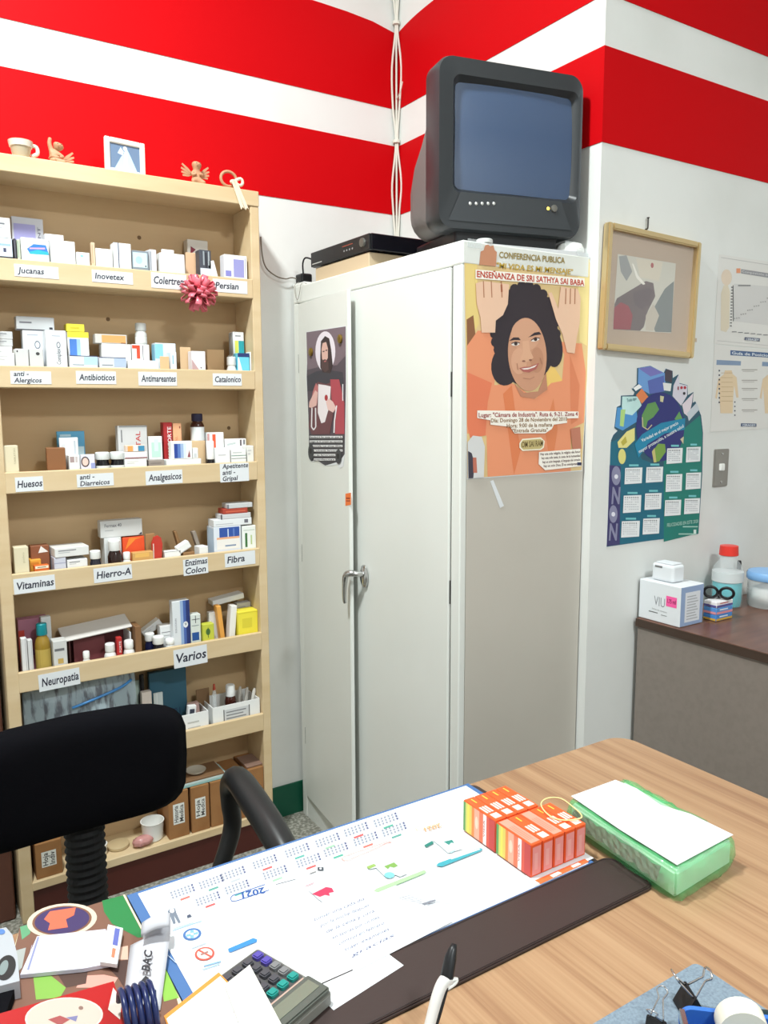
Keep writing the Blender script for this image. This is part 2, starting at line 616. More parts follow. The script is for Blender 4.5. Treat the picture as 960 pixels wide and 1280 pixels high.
card(2, 96, 142, 592, 608, ['anti -', 'Diarreicos'], -.05)
card(2, 182, 228, 588, 605, ['Analgesicos'], -.05)
card(2, 275, 311, 579, 602, ['Apetitente', 'anti -', 'Gripal'], -.03)
card(3, 17, 69, 721, 740, ['Vitaminas'], -.1)
card(3, 117, 165, 708, 726, ['Hierro-A'], -.1)
card(3, 229, 260, 698, 718, ['Enzimas', 'Colon'], -.1)
card(3, 281, 319, 690, 707, ['Fibra'], -.1)
card(4, 48, 100, 839, 860, ['Neuropatia'], -.16)
card(4, 217, 259, 809, 832, ['Varios'], -.12)

# ================================================================== desk
ZD = 0.75
DX0, DX1, DY0, DY1 = -0.55, 1.303, 0.26, 1.098
def wood_desk():
    m = bpy.data.materials.new('walnut_laminate')
    m.use_nodes = True
    nt = m.node_tree; b = nt.nodes['Principled BSDF']
    tc = nt.nodes.new('ShaderNodeTexCoord')
    def nz(scale, st, detail=3):
        mp = nt.nodes.new('ShaderNodeMapping'); mp.inputs['Scale'].default_value = st
        n = nt.nodes.new('ShaderNodeTexNoise'); n.inputs['Scale'].default_value = scale; n.inputs['Detail'].default_value = detail
        nt.links.new(tc.outputs['Object'], mp.inputs[0]); nt.links.new(mp.outputs[0], n.inputs['Vector'])
        return n
    n1, n2 = nz(5, (7, .22, 1), 3), nz(30, (7, .1, 1), 2)
    mx = nt.nodes.new('ShaderNodeMath'); mx.operation = 'MULTIPLY_ADD'; mx.inputs[1].default_value = .62
    ma = nt.nodes.new('ShaderNodeMath'); ma.operation = 'MULTIPLY'; ma.inputs[1].default_value = .38
    nt.links.new(n2.outputs[0], ma.inputs[0]); nt.links.new(n1.outputs[0], mx.inputs[0]); nt.links.new(ma.outputs[0], mx.inputs[2])
    cr = nt.nodes.new('ShaderNodeValToRGB')
    e = cr.color_ramp.elements
    e[0].position, e[0].color = .36, (*lin((146, 110, 82)), 1)
    e[1].position, e[1].color = .64, (*lin((176, 142, 109)), 1)
    k = e.new(.5); k.color = (*lin((165, 130, 98)), 1)
    nt.links.new(mx.outputs[0], cr.inputs[0]); nt.links.new(cr.outputs[0], b.inputs['Base Color'])
    b.inputs['Roughness'].default_value = .38
    b.inputs['Specular IOR Level'].default_value = .35
    return m
DESKW = wood_desk()
EDGE = mat('dark_edge_band', (66, 46, 36), .5)
desk = thing('office_desk', 'wood laminate office desk with dark edge band and rounded corner', 'desk', (0, 0, 0))
prism('desktop', rrect(DX0, DY0, DX1, DY1, .045, 8), .028, DESKW, desk, (0, 0, ZD-.028), bev=.0015)
prism('edge_band', rrect(DX0-.0012, DY0-.0012, DX1+.0012, DY1+.0012, .046, 8), .024, EDGE, desk, (0, 0, ZD-.0275))
for x in (DX0+.08, DX1-.10):
    for y in (DY0+.06, DY1-.06):
        box('leg', x-.02, x+.02, y-.02, y+.02, 0, ZD-.0275, EDGE, desk, .003)
box('modesty_panel', DX0+.1, DX1-.12, DY0+.08, DY0+.096, .3, ZD-.0275, DESKW, desk)

# ================================================================== counter by the right wall
CX, CZ = 1.824, .838
CYN = 0.55
GREYP = mat('taupe_panel', (132, 122, 114), .55, noise=(60, (127, 117, 109), .4, .7))
WALN = mat('dark_walnut_top', (112, 76, 60), .3, noise=(6, (90, 58, 46), .35, .7, (1, 6, 1)))
ctr = thing('side_counter', 'taupe counter with dark walnut top standing against the right wall', 'counter', (0, 0, 0))
box('end_panel', CX+.004, CX+.022, CYN+.02, YC-.014, 0, CZ-.024, GREYP, ctr)
box('front_panel', CX+.022, XR-.4, CYN+.02, CYN+.038, 0, CZ-.024, GREYP, ctr)
box('back_panel', CX+.022, XR-.4, YC-.03, YC-.014, 0, CZ-.024, GREYP, ctr)
box('worktop', CX, XR-.38, CYN, YC-.010, CZ-.024, CZ, WALN, ctr, .002)
box('edge_strip', CX-.0015, CX, CYN, YC-.010, CZ-.024, CZ-.001, mat('dark_brown_edge', (64, 48, 38), .5), ctr)
# ================================================================== television on the cabinet
tv_ang = math.radians(-12.0)
U_tv = Vector((math.cos(tv_ang), math.sin(tv_ang), 0))
S_tv = Surf((1.32, 1.600, HC), U_tv, (0, 0, 1))
ZT = lambda x, y: S_tv.px(360+x/2.4, 60+y/2.4)
tvl, tvr = ZT(450, 300)[0], ZT(884, 300)[0]
tvb, tvt = .043, ZT(600, 40)[1]
tw, th = tvr-tvl, tvt-tvb
O_tv = S_tv.O + U_tv*(tvl+tw/2)
DARKG = mat('charcoal_tv_plastic', (42, 45, 48), .40, bump=(900, .06, .0004))
DARKG2 = mat('grey_tv_rear_plastic', (104, 100, 98), .55)
SCR = mat('crt_glass', (64, 82, 112), .22, spec=.6, coat=.6)
tv = thing('television', 'boxy dark grey tube television with blue-grey screen, on the steel cabinet', 'television', (O_tv.x, O_tv.y, HC), tv_ang)
zb = tvb
def tv_outline(w, h, r, bulge, n=6):
    """front outline: bowed top"""
    pts = rrect(-w/2, 0, w/2, h, r, n)
    out = []
    for x, y in pts:
        k = 1-(2*x/w)**2
        out.append((x, y+bulge*k*(1 if y > h*.5 else -0.15)))
    return out
# bezel: lofted frame from rear rim to front rim, then in to the screen recess
def loft(name, rings, m, parent, smooth=True, cap0=False, cap1=False):
    v, f = [], []
    n = len(rings[0])
    for r in rings:
        v += r
    for i in range(len(rings)-1):
        for k in range(n):
            k2 = (k+1) % n
            f.append((i*n+k, i*n+k2, (i+1)*n+k2, (i+1)*n+k))
    if cap0: f.append(tuple(range(n-1, -1, -1)))
    if cap1: f.append(tuple((len(rings)-1)*n+k for k in range(n)))
    bm = bmesh.new()
    vs = [bm.verts.new(p) for p in v]
    for q in f:
        bm.faces.new([vs[i] for i in q])
    o = from_bm(name, bm, m, parent)
    if smooth:
        o.data.polygons.foreach_set('use_smooth', [True]*len(o.data.polygons))
        o.data.set_sharp_from_angle(angle=math.radians(35))
    return o
def ring(pts, y, dz=0.0):
    return [(x, y, z+dz) for x, z in pts]
h_ = th
sx0, sx1 = ZT(514, 270)[0]-tvl-tw/2, ZT(858, 290)[0]-tvl-tw/2
sz0, sz1 = ZT(600, 422)[1]-zb, ZT(600, 108)[1]-zb
big = tv_outline(tw, h_, .035, .010)
mid = [(x*.985, h_/2+(z-h_/2)*.985) for x, z in big]
def scr_outline(grow, bulge=.004):
    cx, cz, w, hh = (sx0+sx1)/2, (sz0+sz1)/2, (sx1-sx0)/2+grow, (sz1-sz0)/2+grow
    pts = rrect(cx-w, cz-hh, cx+w, cz+hh, .012+max(grow, 0)*.5, 6)
    return [(x+bulge*(1-((z-cz)/hh)**2)*(1 if x > cx else -1)*.5, z+bulge*(1-((x-cx)/w)**2)*(1 if z > cz else -1)) for x, z in pts]
loft('bezel', [ring([(x*.97, h_/2+(z-h_/2)*.97) for x, z in big], .085, zb), ring(big, .072, zb), ring(big, .012, zb), ring(mid, .0, zb),
               ring(scr_outline(.014), .004, zb), ring(scr_outline(.002), .020, zb)], DARKG, tv, cap0=True)
# bulged glass
v, f = [], []
NX, NZ = 14, 12
so = scr_outline(.004)
for j in range(NZ+1):
    for i in range(NX+1):
        s, t_ = i/NX*2-1, j/NZ*2-1
        x = (sx0+sx1)/2+s*((sx1-sx0)/2+.004)
        z = (sz0+sz1)/2+t_*((sz1-sz0)/2+.004)
        v.append((x, .0215-.010*(1-.5*s*s-.5*t_*t_), z+zb))
for j in range(NZ):
    for i in range(NX):
        a = j*(NX+1)+i
        f.append((a, a+1, a+NX+2, a+NX+1))
pyd('screen', v, f, SCR, tv, smooth=True)
# tapering rear housing and foot
def rr(w, z0, z1, r): return rrect(-w/2, z0, w/2, z1, r, 5)
loft('rear_housing', [ring(rr(tw*.955, .008, h_*.74, .03), .082, zb), ring(rr(tw*.945, .008, h_*.66, .05), .13, zb), ring(rr(tw*.92, .010, h_*.58, .06), .19, zb),
                      ring(rr(tw*.84, .016, h_*.50, .06), .25, zb), ring(rr(tw*.6, .05, h_*.40, .05), .30, zb)], DARKG2, tv, cap1=True)
box('foot', -tw*.36, tw*.36, .02, .27, 0, zb+.006, BLACKP, tv, .006, 2)
# sloping control strip with buttons and lamp
zc0 = ZT(600, 468)[1]
for x in (546, 564, 582, 600, 617):
    p = ZT(x, 467)
    lathe('button', [(.0, 0), (.0045, 0), (.004, .004), (0, .005)], mat('silver_button', (200, 200, 196), .3, .6), tv, (p[0]-tvl-tw/2, .002, p[1]), (PI/2, 0, 0), n=10)
p = ZT(797, 482)
lathe('power_button', [(.0, 0), (.0095, 0), (.0085, .007), (0, .008)], mat('grey_button', (120, 118, 112), .3, .5), tv, (p[0]-tvl-tw/2, .002, p[1]), (PI/2, 0, 0), n=14)
p = ZT(780, 482)
lathe('indicator_lamp', [(.0, 0), (.005, 0), (.004, .004), (0, .005)], mat('amber_indicator', (255, 220, 90), .3, emit=1.6), tv, (p[0]-tvl-tw/2, .002, p[1]), (PI/2, 0, 0), n=10)
tc = Print()
w2 = tw*.43
tc.poly([(-w2*.82, sz0-.014+zb), (w2*.82, sz0-.014+zb), (w2, zb+.02), (-w2, zb+.02)], (46, 50, 54))
tc.build('control_strip', tv, (0, -.0006, 0), FRONT)

# ---- things on the cabinet beside the television
xd = XF+.012
a, b = at(389, 315, 'x', xd), at(463, 292.5, 'x', xd)
a2, b2 = at(387, 336, 'x', xd), at(463, 318, 'x', xd)
dv_y0, dv_y1 = b.y, a.y
zt_ = (a.z+b.z)/2
bx0 = at(393, 345, 'x', xd).y
zb_ = (at(400, 331, 'x', xd).z + at(455, 318, 'x', xd).z)/2
cb = box('cardboard_box', xd+.004, xd+.21, dv_y0+.015, bx0, HC+.0003, zb_, mat('beige_card', (206, 184, 152), .7), None, .002)
tag(cb, 'flat beige cardboard box under the black disc player', 'box')
dvd = thing('disc_player', 'slim black disc player lying on a beige box on the cabinet', 'disc player', (0, 0, zb_+.0005))
hh = zt_-zb_
box('case', xd+.004, xd+.23, dv_y0, dv_y1, .003, hh, mat('gloss_black', (14, 14, 22), .25), dvd, .002)
box('front_panel', xd-.003, xd+.004, dv_y0+.002, dv_y1-.002, .004, hh-.001, mat('black_front', (34, 34, 36), .35), dvd, .0015)
for yy in (dv_y0+.03, dv_y1-.04):
    for xx in (xd+.03, xd+.18):
        lathe('foot', [(.008, 0), (.008, .004)], BLACKP, dvd, (xx, yy, 0), n=10)
p = Print()
W_ = dv_y1-dv_y0
p.rect(-W_/2+.012, .010, -W_/2+.075, .013, (190, 190, 185))
for k in range(4):
    p.ell(W_*.1+k*.016, hh*.42, .004, .003, (150, 150, 150), 8)
p.rect(W_*.07, hh*.68, W_*.24, hh*.72, (170, 80, 60))
p.build('front_print', dvd, (xd-.0031, (dv_y0+dv_y1)/2, 0), LEFT)
lathe('dial', [(0, 0), (.013, 0), (.012, .006), (0, .007)], mat('grey_button', (120, 118, 112)), dvd, (xd-.003, dv_y0+.035, hh*.55), (0, -PI/2, 0), n=14)
q = at(379, 342, 'x', xd+.02)
ad = thing('plug_adapter', 'black plug adapter beside the disc player at the far cabinet corner', 'adapter', (q.x, q.y-.004, HC))
box('housing', -.02, .02, -.024, .024, .0005, .03, BLACKP, ad, .006, 2)
tube('cord', [(-.012, -.02, .028), (-.014, -.022, .06), (-.012, -.04, .075), (.008, -.06, .066)], .0028, BLACKP, ad, 7, steps=4)
ws = box('white_power_strip', xd-.004, xd+.03, q.y-.05, q.y+.03, HC+.0003, HC+.012, WHITEP, None, .003)
ws.location.z = HC+.0003
ad.location.z = HC+.0123
tag(ws, 'short white power strip under the black plug adapter', 'power strip')
# thin cable from the shelf to the cabinet, in front of the back wall
yy = YA-.02
cabl = tube('loose_cable', [at(326, 296, 'y', YA-.006), at(328, 320, 'y', yy), at(333, 335, 'y', yy), at(345, 345, 'y', yy), at(357, 348.5, 'y', yy), at(368, 347.5, 'y', yy), Vector((XF+.06, YFAR-.02, HC+.004))], .0022, mat('taupe_cable', (120, 112, 100), .5), None, 7, steps=6)
tag(cabl, 'thin grey-brown cable hanging from the shelf side to the cabinet top', 'cable')
lp = tube('hanging_wire', [(XF+.012, q.y-.01, HC+.0145), (XF-.006, q.y-.012, HC+.003), (XF-.008, q.y-.02, HC-.03), (XF-.008, q.y-.035, HC-.045), (XF-.008, q.y-.05, HC-.026), (XF-.006, q.y-.06, HC+.002), (XF+.012, q.y-.062, HC+.004)], .0011, mat('thin_grey_wire', (150, 146, 138), .5), None, 6, steps=5)
tag(lp, 'thin grey wire looping over the top edge of the cabinet', 'wire')
# white domed thing at the near corner, and a small clear ring
q = at(712, 300, 'y', YN+.05)
dome = thing('white_bowl', 'upturned white plastic bowl on the cabinet corner beside the television', 'bowl', (q.x-.008, YN+.042, HC+.0003))
lathe('shell', [(.038, 0), (.039, .004), (.038, .022), (.032, .034), (.018, .039), (0, .040)], WHITEP, dome, n=28)
lathe('rim', [(.040, 0), (.041, .003), (.040, .006), (.038, .006)], WHITEP, dome, n=28)
q = at(601, 300, 'y', YN+.03)
cr_ = thing('tape_roll', 'small clear tape roll on the cabinet under the television edge', 'tape', (q.x, YN+.016, HC+.0003))
lathe('roll', [(.018, 0), (.020, .002), (.020, .009), (.018, .011)], mat('milky_plastic', (214, 216, 214), .25), cr_, n=20)

# ---- cables down the corner
cbn = thing('cable_bundle', 'bundle of thin white cables running down the wall corner', 'cable', (XB, YA, 0))
def cz(px, py): return at(px, py, 'x', XB-.012)
zz = [3.49, 2.9, 2.745, 2.60, 2.47, 2.36, 2.22, 2.13, 1.98, 1.86]
for k, off in enumerate(((.0, .0), (-.012, .004), (.008, -.012))):
    pts = []
    for i, z in enumerate(zz):
        spread = (0.2 if z in (2.745, 2.36) or i > 7 else 1.0)*(1+.3*math.sin(i*2.1+k))
        pts.append((-.012+off[0]*spread, -.012+off[1]*spread, z))
    tube('cable', pts, .0038, WIRE, cbn, 7, steps=4)
for z in (2.745, 2.36):
    lathe('tie', [(.013, z-.005), (.013, z+.005)], WIRE, cbn, (-.012, -.012, 0), n=12)
tube('loose_end', [(-.014, -.016, 2.50), (-.018, -.03, 2.50), (-.02, -.05, 2.515), (-.02, -.062, 2.54)], .0018, WIRE, cbn, 6, steps=4)

# ================================================================== posters on the cabinet
S_side = Surf((XF, YN-.0006, 0), (1, 0, 0), (0, 0, 1))
zp = zoomed(S_side, 560, 290, 3.655)
SKIN, ORG, HAIR = (234, 194, 166), (234, 150, 110), (46, 36, 44)
def sheet(name, label, cat, surf, outline_uv, t=.0005, m=PAPER, part='paper'):
    cx = sum(p[0] for p in outline_uv)/len(outline_uv); cy = min(p[1] for p in outline_uv)
    s2 = Surf(surf.O+surf.U*cx+surf.V*cy, surf.U, surf.V)
    th_ = thing(name, label, cat, mw=s2.mw())
    prism(part, [(u-cx, v-cy) for u, v in outline_uv], t, m, th_)
    return th_, s2
po, s2 = sheet('wall_poster', 'large orange poster of a dark-haired person raising both hands', 'poster', S_side,
               [zp(*q) for q in ((86, 1130), (612, 1092), (640, 600), (652, 140), (640, 100), (600, 90), (72, 42))])
p = Print(zoomed(s2, 560, 290, 3.655), base=.0006)
ZP = p
p.poly([(88, 1126), (610, 1088), (638, 600), (648, 140), (72, 50)], (226, 196, 140)); p.up()
p.poly([(76, 70), (130, 80), (140, 420), (84, 520)], (232, 206, 130))
p.poly([(590, 110), (646, 125), (634, 520), (600, 500)], (238, 218, 150))
p.poly([(440, 640), (480, 610), (530, 690), (460, 760)], (240, 200, 110))
p.poly([(84, 400), (115, 380), (130, 520), (86, 540)], (140, 92, 60))
p.poly([(230, 90), (560, 115), (540, 150), (225, 130)], (214, 204, 176)); p.up()
# robe and sleeves
p.poly([(86, 520), (135, 450), (215, 460), (225, 560), (210, 700), (290, 690), (400, 760), (470, 690), (520, 680), (530, 560), (500, 500), (610, 510), (628, 640), (620, 870), (560, 900), (560, 1092), (180, 1118), (175, 930), (86, 920)], ORG); p.up()
p.poly([(86, 640), (200, 690), (180, 780), (170, 930), (100, 940), (86, 880)], (228, 124, 88))
p.poly([(250, 740), (290, 700), (330, 1000), (300, 1110)], (224, 128, 82))
p.poly([(440, 900), (480, 760), (500, 900), (470, 1090)], (224, 132, 86))
p.poly([(555, 560), (600, 700), (590, 860), (560, 880)], (222, 132, 92)); p.up()
# hair, face
p.ell(352, 470, 148, 232, HAIR, 40, .02); p.ell(262, 610, 66, 92, HAIR, 24, .1); p.ell(478, 530, 44, 88, HAIR, 24, -.1)
for k in range(26):
    a_ = 2*PI*k/26
    p.ell(352+140*math.cos(a_), 465+218*math.sin(a_)*(.72 if math.sin(a_) > 0 else 1), 22, 24, HAIR, 10)
p.up()
p.poly([(300, 690), (345, 735), (410, 728), (446, 640), (452, 720), (392, 762), (330, 752)], (190, 132, 104))
p.ell(360, 560, 88, 168, (204, 150, 120), 40, -.06); p.up()
p.ell(352, 470, 66, 74, (212, 160, 130), 28, -.06); p.ell(322, 590, 36, 60, (216, 164, 134), 24); p.ell(404, 585, 30, 58, (192, 138, 108), 24)
p.poly([(338, 500), (366, 496), (372, 540), (388, 574), (372, 590), (345, 594), (326, 586), (340, 550)], (220, 170, 138)); p.up()
p.poly([(276, 498), (296, 482), (320, 482), (330, 494), (300, 494)], HAIR); p.poly([(364, 482), (392, 460), (414, 456), (424, 468), (396, 472)], HAIR)
p.ell(306, 512, 19, 8, (236, 226, 218), 16, -.12); p.ell(396, 492, 20, 8, (236, 226, 218), 16, -.25); p.up()
p.ell(307, 511, 8, 7.5, (52, 36, 34), 12); p.ell(397, 491, 8, 7.5, (52, 36, 34), 12)
p.path([(287, 510), (306, 502), (326, 508)], 4, (70, 46, 42)); p.path([(376, 496), (396, 482), (417, 486)], 4, (70, 46, 42))
p.ell(343, 590, 8, 4, (140, 88, 72), 10); p.ell(374, 585, 8, 4, (140, 88, 72), 10)
p.poly([(322, 622), (345, 616), (368, 616), (392, 606), (414, 598), (400, 626), (368, 642), (340, 638)], (176, 96, 88)); p.up()
p.poly([(332, 624), (368, 620), (404, 606), (392, 618), (362, 628), (344, 629)], (240, 228, 222))
p.path([(312, 600), (316, 630)], 4, (178, 124, 98)); p.path([(418, 574), (426, 604)], 4, (172, 118, 92)); p.path([(340, 668), (372, 672), (392, 662)], 4, (184, 130, 104)); p.up()
# hands with fingers
p.poly([(150, 460), (145, 390), (128, 330), (124, 235), (160, 225), (240, 235), (276, 240), (270, 330), (248, 380), (215, 405), (212, 460)], SKIN)
p.poly([(455, 280), (470, 276), (500, 350), (512, 250), (590, 262), (602, 300), (598, 420), (585, 480), (575, 555), (540, 550), (520, 470), (490, 400)], SKIN)
p.poly([(140, 150), (146, 90), (160, 84), (166, 62), (180, 58), (190, 66), (204, 62), (210, 84), (220, 92), (216, 158)], (196, 136, 104)); p.up()
for x in (158, 194, 240):
    p.line((x, 225), (x+3, 300), 4.5, (176, 118, 86))
for x in (535, 556, 577):
    p.line((x, 258), (x-2, 330), 4.5, (176, 118, 86))
p.line((240, 240), (242, 275), 8, (160, 90, 60))
# second figure at lower left
p.poly([(86, 960), (110, 930), (150, 935), (165, 980), (160, 1120), (88, 1126)], (214, 214, 214))
p.poly([(88, 1000), (105, 1010), (118, 1060), (112, 1124), (90, 1126)], (60, 56, 70))
p.poly([(110, 1030), (126, 1030), (130, 1100), (112, 1100)], (190, 110, 90))
p.poly([(556, 900), (600, 890), (606, 990), (566, 1000)], (190, 120, 96)); p.up()
# writing
def halo(q, grow=0):
    p.poly(q, (248, 242, 232))
halo([(122, 172), (620, 212), (620, 250), (122, 214)])
halo([(130, 815), (592, 820), (592, 850), (540, 852), (540, 872), (480, 880), (470, 900), (440, 920), (300, 920), (280, 890), (190, 880), (190, 860), (130, 850)])
halo([(412, 1005), (600, 990), (604, 1070), (440, 1088), (410, 1060)])
p.poly([zp_ for zp_ in ((322, 965), (335, 945), (420, 938), (438, 955), (434, 985), (420, 996), (336, 1000), (322, 985))], (246, 238, 214)); p.up()
p.poly([(328, 967), (338, 951), (418, 945), (432, 957), (428, 982), (417, 990), (340, 994), (328, 982)], (196, 178, 120)); p.up()
p.text('CONFERENCIA PUBLICA', (230, 118), (530, 144), (230, 90), (150, 128, 64), .02)
p.text('"MI VIDA ES MI MENSAJE"', (218, 164), (566, 194), (219, 140), (196, 160, 50), .02)
p.text('ENSEÑANZA DE SRI SATHYA SAI BABA', (128, 206), (618, 246), (128, 178), (190, 64, 40), .025)
p.text('Lugar: "Cámara de Industria". Ruta 6, 9-21. Zona 4', (136, 846), (588, 840), (136, 826), (150, 50, 50), .02)
p.text('Día: Domingo 28 de Noviembre del 2010', (192, 870), (540, 862), (192, 852), (140, 104, 60), .02)
p.text('Hora: 9:00 de la mañana', (264, 894), (472, 888), (264, 876), (140, 104, 60), .02)
p.text('"Entrada Gratuita"', (290, 916), (452, 912), (290, 899), (140, 104, 60), .02)
p.text('OM SAI RAM', (332, 984), (430, 976), (332, 958), (110, 92, 50), .02)
for i, s_ in enumerate(('Hay una sola religión, la religión del Amor', 'hay una sola casta, la casta de la humanidad', 'hay un solo lenguaje, el lenguaje del corazón', 'hay un solo Dios, Él es omnipresente')):
    p.text(s_, (418+i*5, 1020+i*18), (600, 1008+i*18), (418+i*5, 1009+i*18), (90, 60, 60), .02)
p.rect(586, 1052, 606, 1066, (40, 44, 80))
p.build('poster_print', po)
# rolled end caps of the poster: transparent tape
for (x, y) in ((560, 66), (612, 96), (120, 58)):
    u, v_ = s2.px(560+x/3.655, 290+y/3.655)
    prism('sticky_tape', [(u-.022, v_-.008), (u+.022, v_-.008), (u+.022, v_+.012), (u-.022, v_+.012)], .0003, CLEAR, po, (0, 0, .0022))
# tape strip under the poster
zt2 = zoomed(S_side, 580, 500, 5.818)
tp, _ = sheet('tape_strip', 'slanted strip of white tape on the cabinet side below the orange poster', 'tape', S_side, [zt2(*q) for q in ((190, 590), (212, 582), (290, 770), (262, 786))], .0004)

_ud = Vector((math.sin(DA), -math.cos(DA), 0))
_nd = _ud.cross(Vector((0, 0, 1)))
S_door = Surf(Vector((XF+.004, YFAR-.032, 0))+_nd*.0064, _ud, (0, 0, 1))
zj = zoomed(S_door, 380, 400, 6.737)
pj, s3 = sheet('devotional_poster', 'narrow dark devotional poster of a robed figure on the left cabinet door', 'poster', S_door,
               [zj(*q) for q in ((20, 100), (355, 48), (357, 520), (350, 900), (346, 1130), (330, 1235), (305, 1250), (280, 1220), (180, 1230), (120, 1190), (60, 1195), (42, 1160), (40, 800), (28, 640), (18, 480), (28, 300))])
p = Print(zoomed(s3, 380, 400, 6.737), base=.0006)
p.poly([(22, 104), (352, 54), (354, 520), (346, 980), (42, 965), (38, 800), (24, 480), (30, 300)], (84, 72, 82))
p.poly([(42, 965), (346, 980), (344, 1130), (300, 1190), (180, 1226), (110, 1180), (62, 1190), (44, 1160)], (70, 68, 74)); p.up()
p.poly([(22, 104), (352, 54), (352, 300), (280, 380), (110, 400), (30, 420)], (122, 104, 114)); p.up()
p.ell(182, 265, 84, 170, (236, 228, 238), 26); p.up()
p.poly([(110, 430), (240, 425), (330, 440), (340, 560), (30, 600), (30, 470)], (60, 58, 68)); p.up()
p.poly([(140, 300), (145, 180), (180, 135), (215, 155), (232, 250), (245, 380), (225, 450), (160, 440), (140, 400)], (56, 40, 44)); p.up()
p.poly([(150, 250), (160, 195), (190, 185), (205, 240), (204, 320), (180, 360), (156, 330)], (222, 180, 168)); p.up()
p.poly([(150, 340), (180, 330), (208, 345), (212, 420), (180, 440), (150, 410)], (80, 58, 58)); p.poly([(160, 262), (176, 258), (176, 268), (162, 272)], (70, 48, 50)); p.poly([(184, 252), (200, 248), (200, 258), (186, 262)], (70, 48, 50))
p.poly([(172, 345), (192, 340), (190, 352), (174, 355)], (176, 100, 100)); p.up()
p.poly([(60, 720), (90, 560), (120, 520), (190, 540), (240, 520), (250, 800), (220, 960), (70, 965), (44, 900)], (108, 64, 70)); p.up()
p.poly([(125, 540), (190, 550), (230, 560), (220, 720), (180, 860), (150, 870), (120, 780)], (240, 232, 236))
p.poly([(225, 500), (300, 500), (345, 700), (345, 960), (265, 960), (270, 780), (240, 700)], (176, 72, 84))
p.poly([(80, 600), (105, 530), (125, 560), (115, 700), (80, 730), (60, 700)], (190, 110, 112)); p.up()
p.poly([(50, 690), (100, 590), (120, 610), (110, 720), (70, 740), (46, 735)], (230, 186, 178))
p.poly([(190, 690), (215, 660), (250, 690), (275, 740), (250, 780), (205, 755)], (232, 196, 190))
p.ell(192, 655, 14, 26, (170, 40, 50), 12)
p.path([(72, 740), (68, 900), (86, 925), (104, 900), (102, 740)], 10, (240, 236, 240)); p.path([(280, 720), (262, 850), (258, 950)], 10, (240, 236, 240)); p.path([(332, 540), (332, 680)], 8, (240, 236, 240)); p.up()
for i in range(6):
    y = 980+i*38
    p.rect(52+(18 if i > 2 else 0)+(18 if i > 3 else 0), y-4, 330-(60 if i > 3 else 0), y+14, (238, 238, 240))
p.up()
for i, s_ in enumerate(('Bendeciré las casas en que la', 'imagen de mi corazón sea expuesta', 'y honrada. Las almas tibias', 'se volverán fervorosas', 'y las fervorosas', 'perfectas')):
    y = 980+i*38
    x0 = 56+(18 if i > 2 else 0)+(18 if i > 3 else 0)
    p.text(s_, (x0, y+11), (324-(60 if i > 3 else 0), y+11), (x0, y-1), (50, 50, 58), .02)
p.ell(64, 1110, 24, 70, (64, 66, 70)); p.ell(296, 1150, 26, 62, (64, 66, 70)); p.up()
p.ell(62, 1104, 10, 24, (18, 18, 20)); p.ell(292, 1148, 11, 24, (18, 18, 20))
p.build('poster_print', pj)
for x, y in ((66, 270), (312, 160)):
    u, v_ = s3.px(380+x/6.737, 400+y/6.737)
    lathe('button_magnet', [(0, 0), (.013, 0), (.013, .005), (.010, .007), (0, .007)], mat('brass_magnet', (150, 124, 58), .35, .7), pj, (u, v_, .0016), n=16)
zo = zoomed(S_door, 360, 600, 2.9083)
st, s4 = sheet('orange_sticker', 'small orange sticker on the left cabinet door above the handle', 'sticker', S_door, [zo(*q) for q in ((209, 50), (229, 46), (229, 90), (209, 94))], .0004, M((240, 122, 56)))
p = Print(zoomed(s4, 360, 600, 2.9083), base=.0005)
p.rect(212, 64, 226, 69, (160, 60, 30)); p.rect(212, 74, 226, 78, (160, 60, 30))
p.build('sticker_print', st)

# ================================================================== wall at the right
S_w = Surf((XB, YC-.0005, 0), (1, 0, 0), (0, 0, 1))
zf = zoomed(S_w, 730, 260, 4.174)
c4 = [Vector(zf(*q)) for q in ((60, 745), (535, 780), (585, 182), (102, 86))]
ex = ((c4[1]-c4[0])+(c4[2]-c4[3]))/2
ey = ((c4[3]-c4[0])+(c4[2]-c4[1]))/2
fwid, fhei = ex.length, ey.length
cen = (c4[0]+c4[1]+c4[2]+c4[3])/4
tl = (math.atan2(ex.y, ex.x) + math.atan2(-ey.x, ey.y))/2
Uf = Vector((math.cos(tl), 0, math.sin(tl))); Vf = Vector((-math.sin(tl), 0, math.cos(tl)))
S_f = Surf(Vector((XB+cen.x, YC-.014, cen.y)) - Uf*0 - Vf*(fhei/2), Uf, Vf)
fr = thing('picture_frame', 'gold-framed picture of a person in dark red, hanging on the right wall', 'picture frame', mw=S_f.mw())
fw_ = .016
def bar(name, x0, x1, y0, y1):
    bm = bmesh.new(); bm_box(bm, x0, x1, y0, y1, -.012, .010)
    bmesh.ops.bevel(bm, geom=list(bm.edges), offset=.003, segments=2, affect='EDGES')
    return from_bm(name, bm, GOLD, fr)
bar('frame_bar', -fwid/2, -fwid/2+fw_, 0, fhei); bar('frame_bar', fwid/2-fw_, fwid/2, 0, fhei)
bar('frame_bar', -fwid/2+fw_, fwid/2-fw_, 0, fw_); bar('frame_bar', -fwid/2+fw_, fwid/2-fw_, fhei-fw_, fhei)
prism('mat_board', [(-fwid/2+.01, .01), (fwid/2-.01, .01), (fwid/2-.01, fhei-.01), (-fwid/2+.01, fhei-.01)], .004, mat('taupe_mat_board', (186, 164, 144), .7), fr, (0, 0, -.010))
p = Print(zoomed(S_f, 730, 260, 4.174), base=-.0055)
p.poly([(158, 632), (462, 652), (488, 288), (185, 238)], (206, 202, 190)); p.up()
p.poly([(190, 250), (230, 245), (260, 330), (230, 380), (200, 330)], (150, 152, 152))
p.poly([(430, 420), (478, 380), (464, 648), (380, 645), (350, 560)], (120, 126, 126))
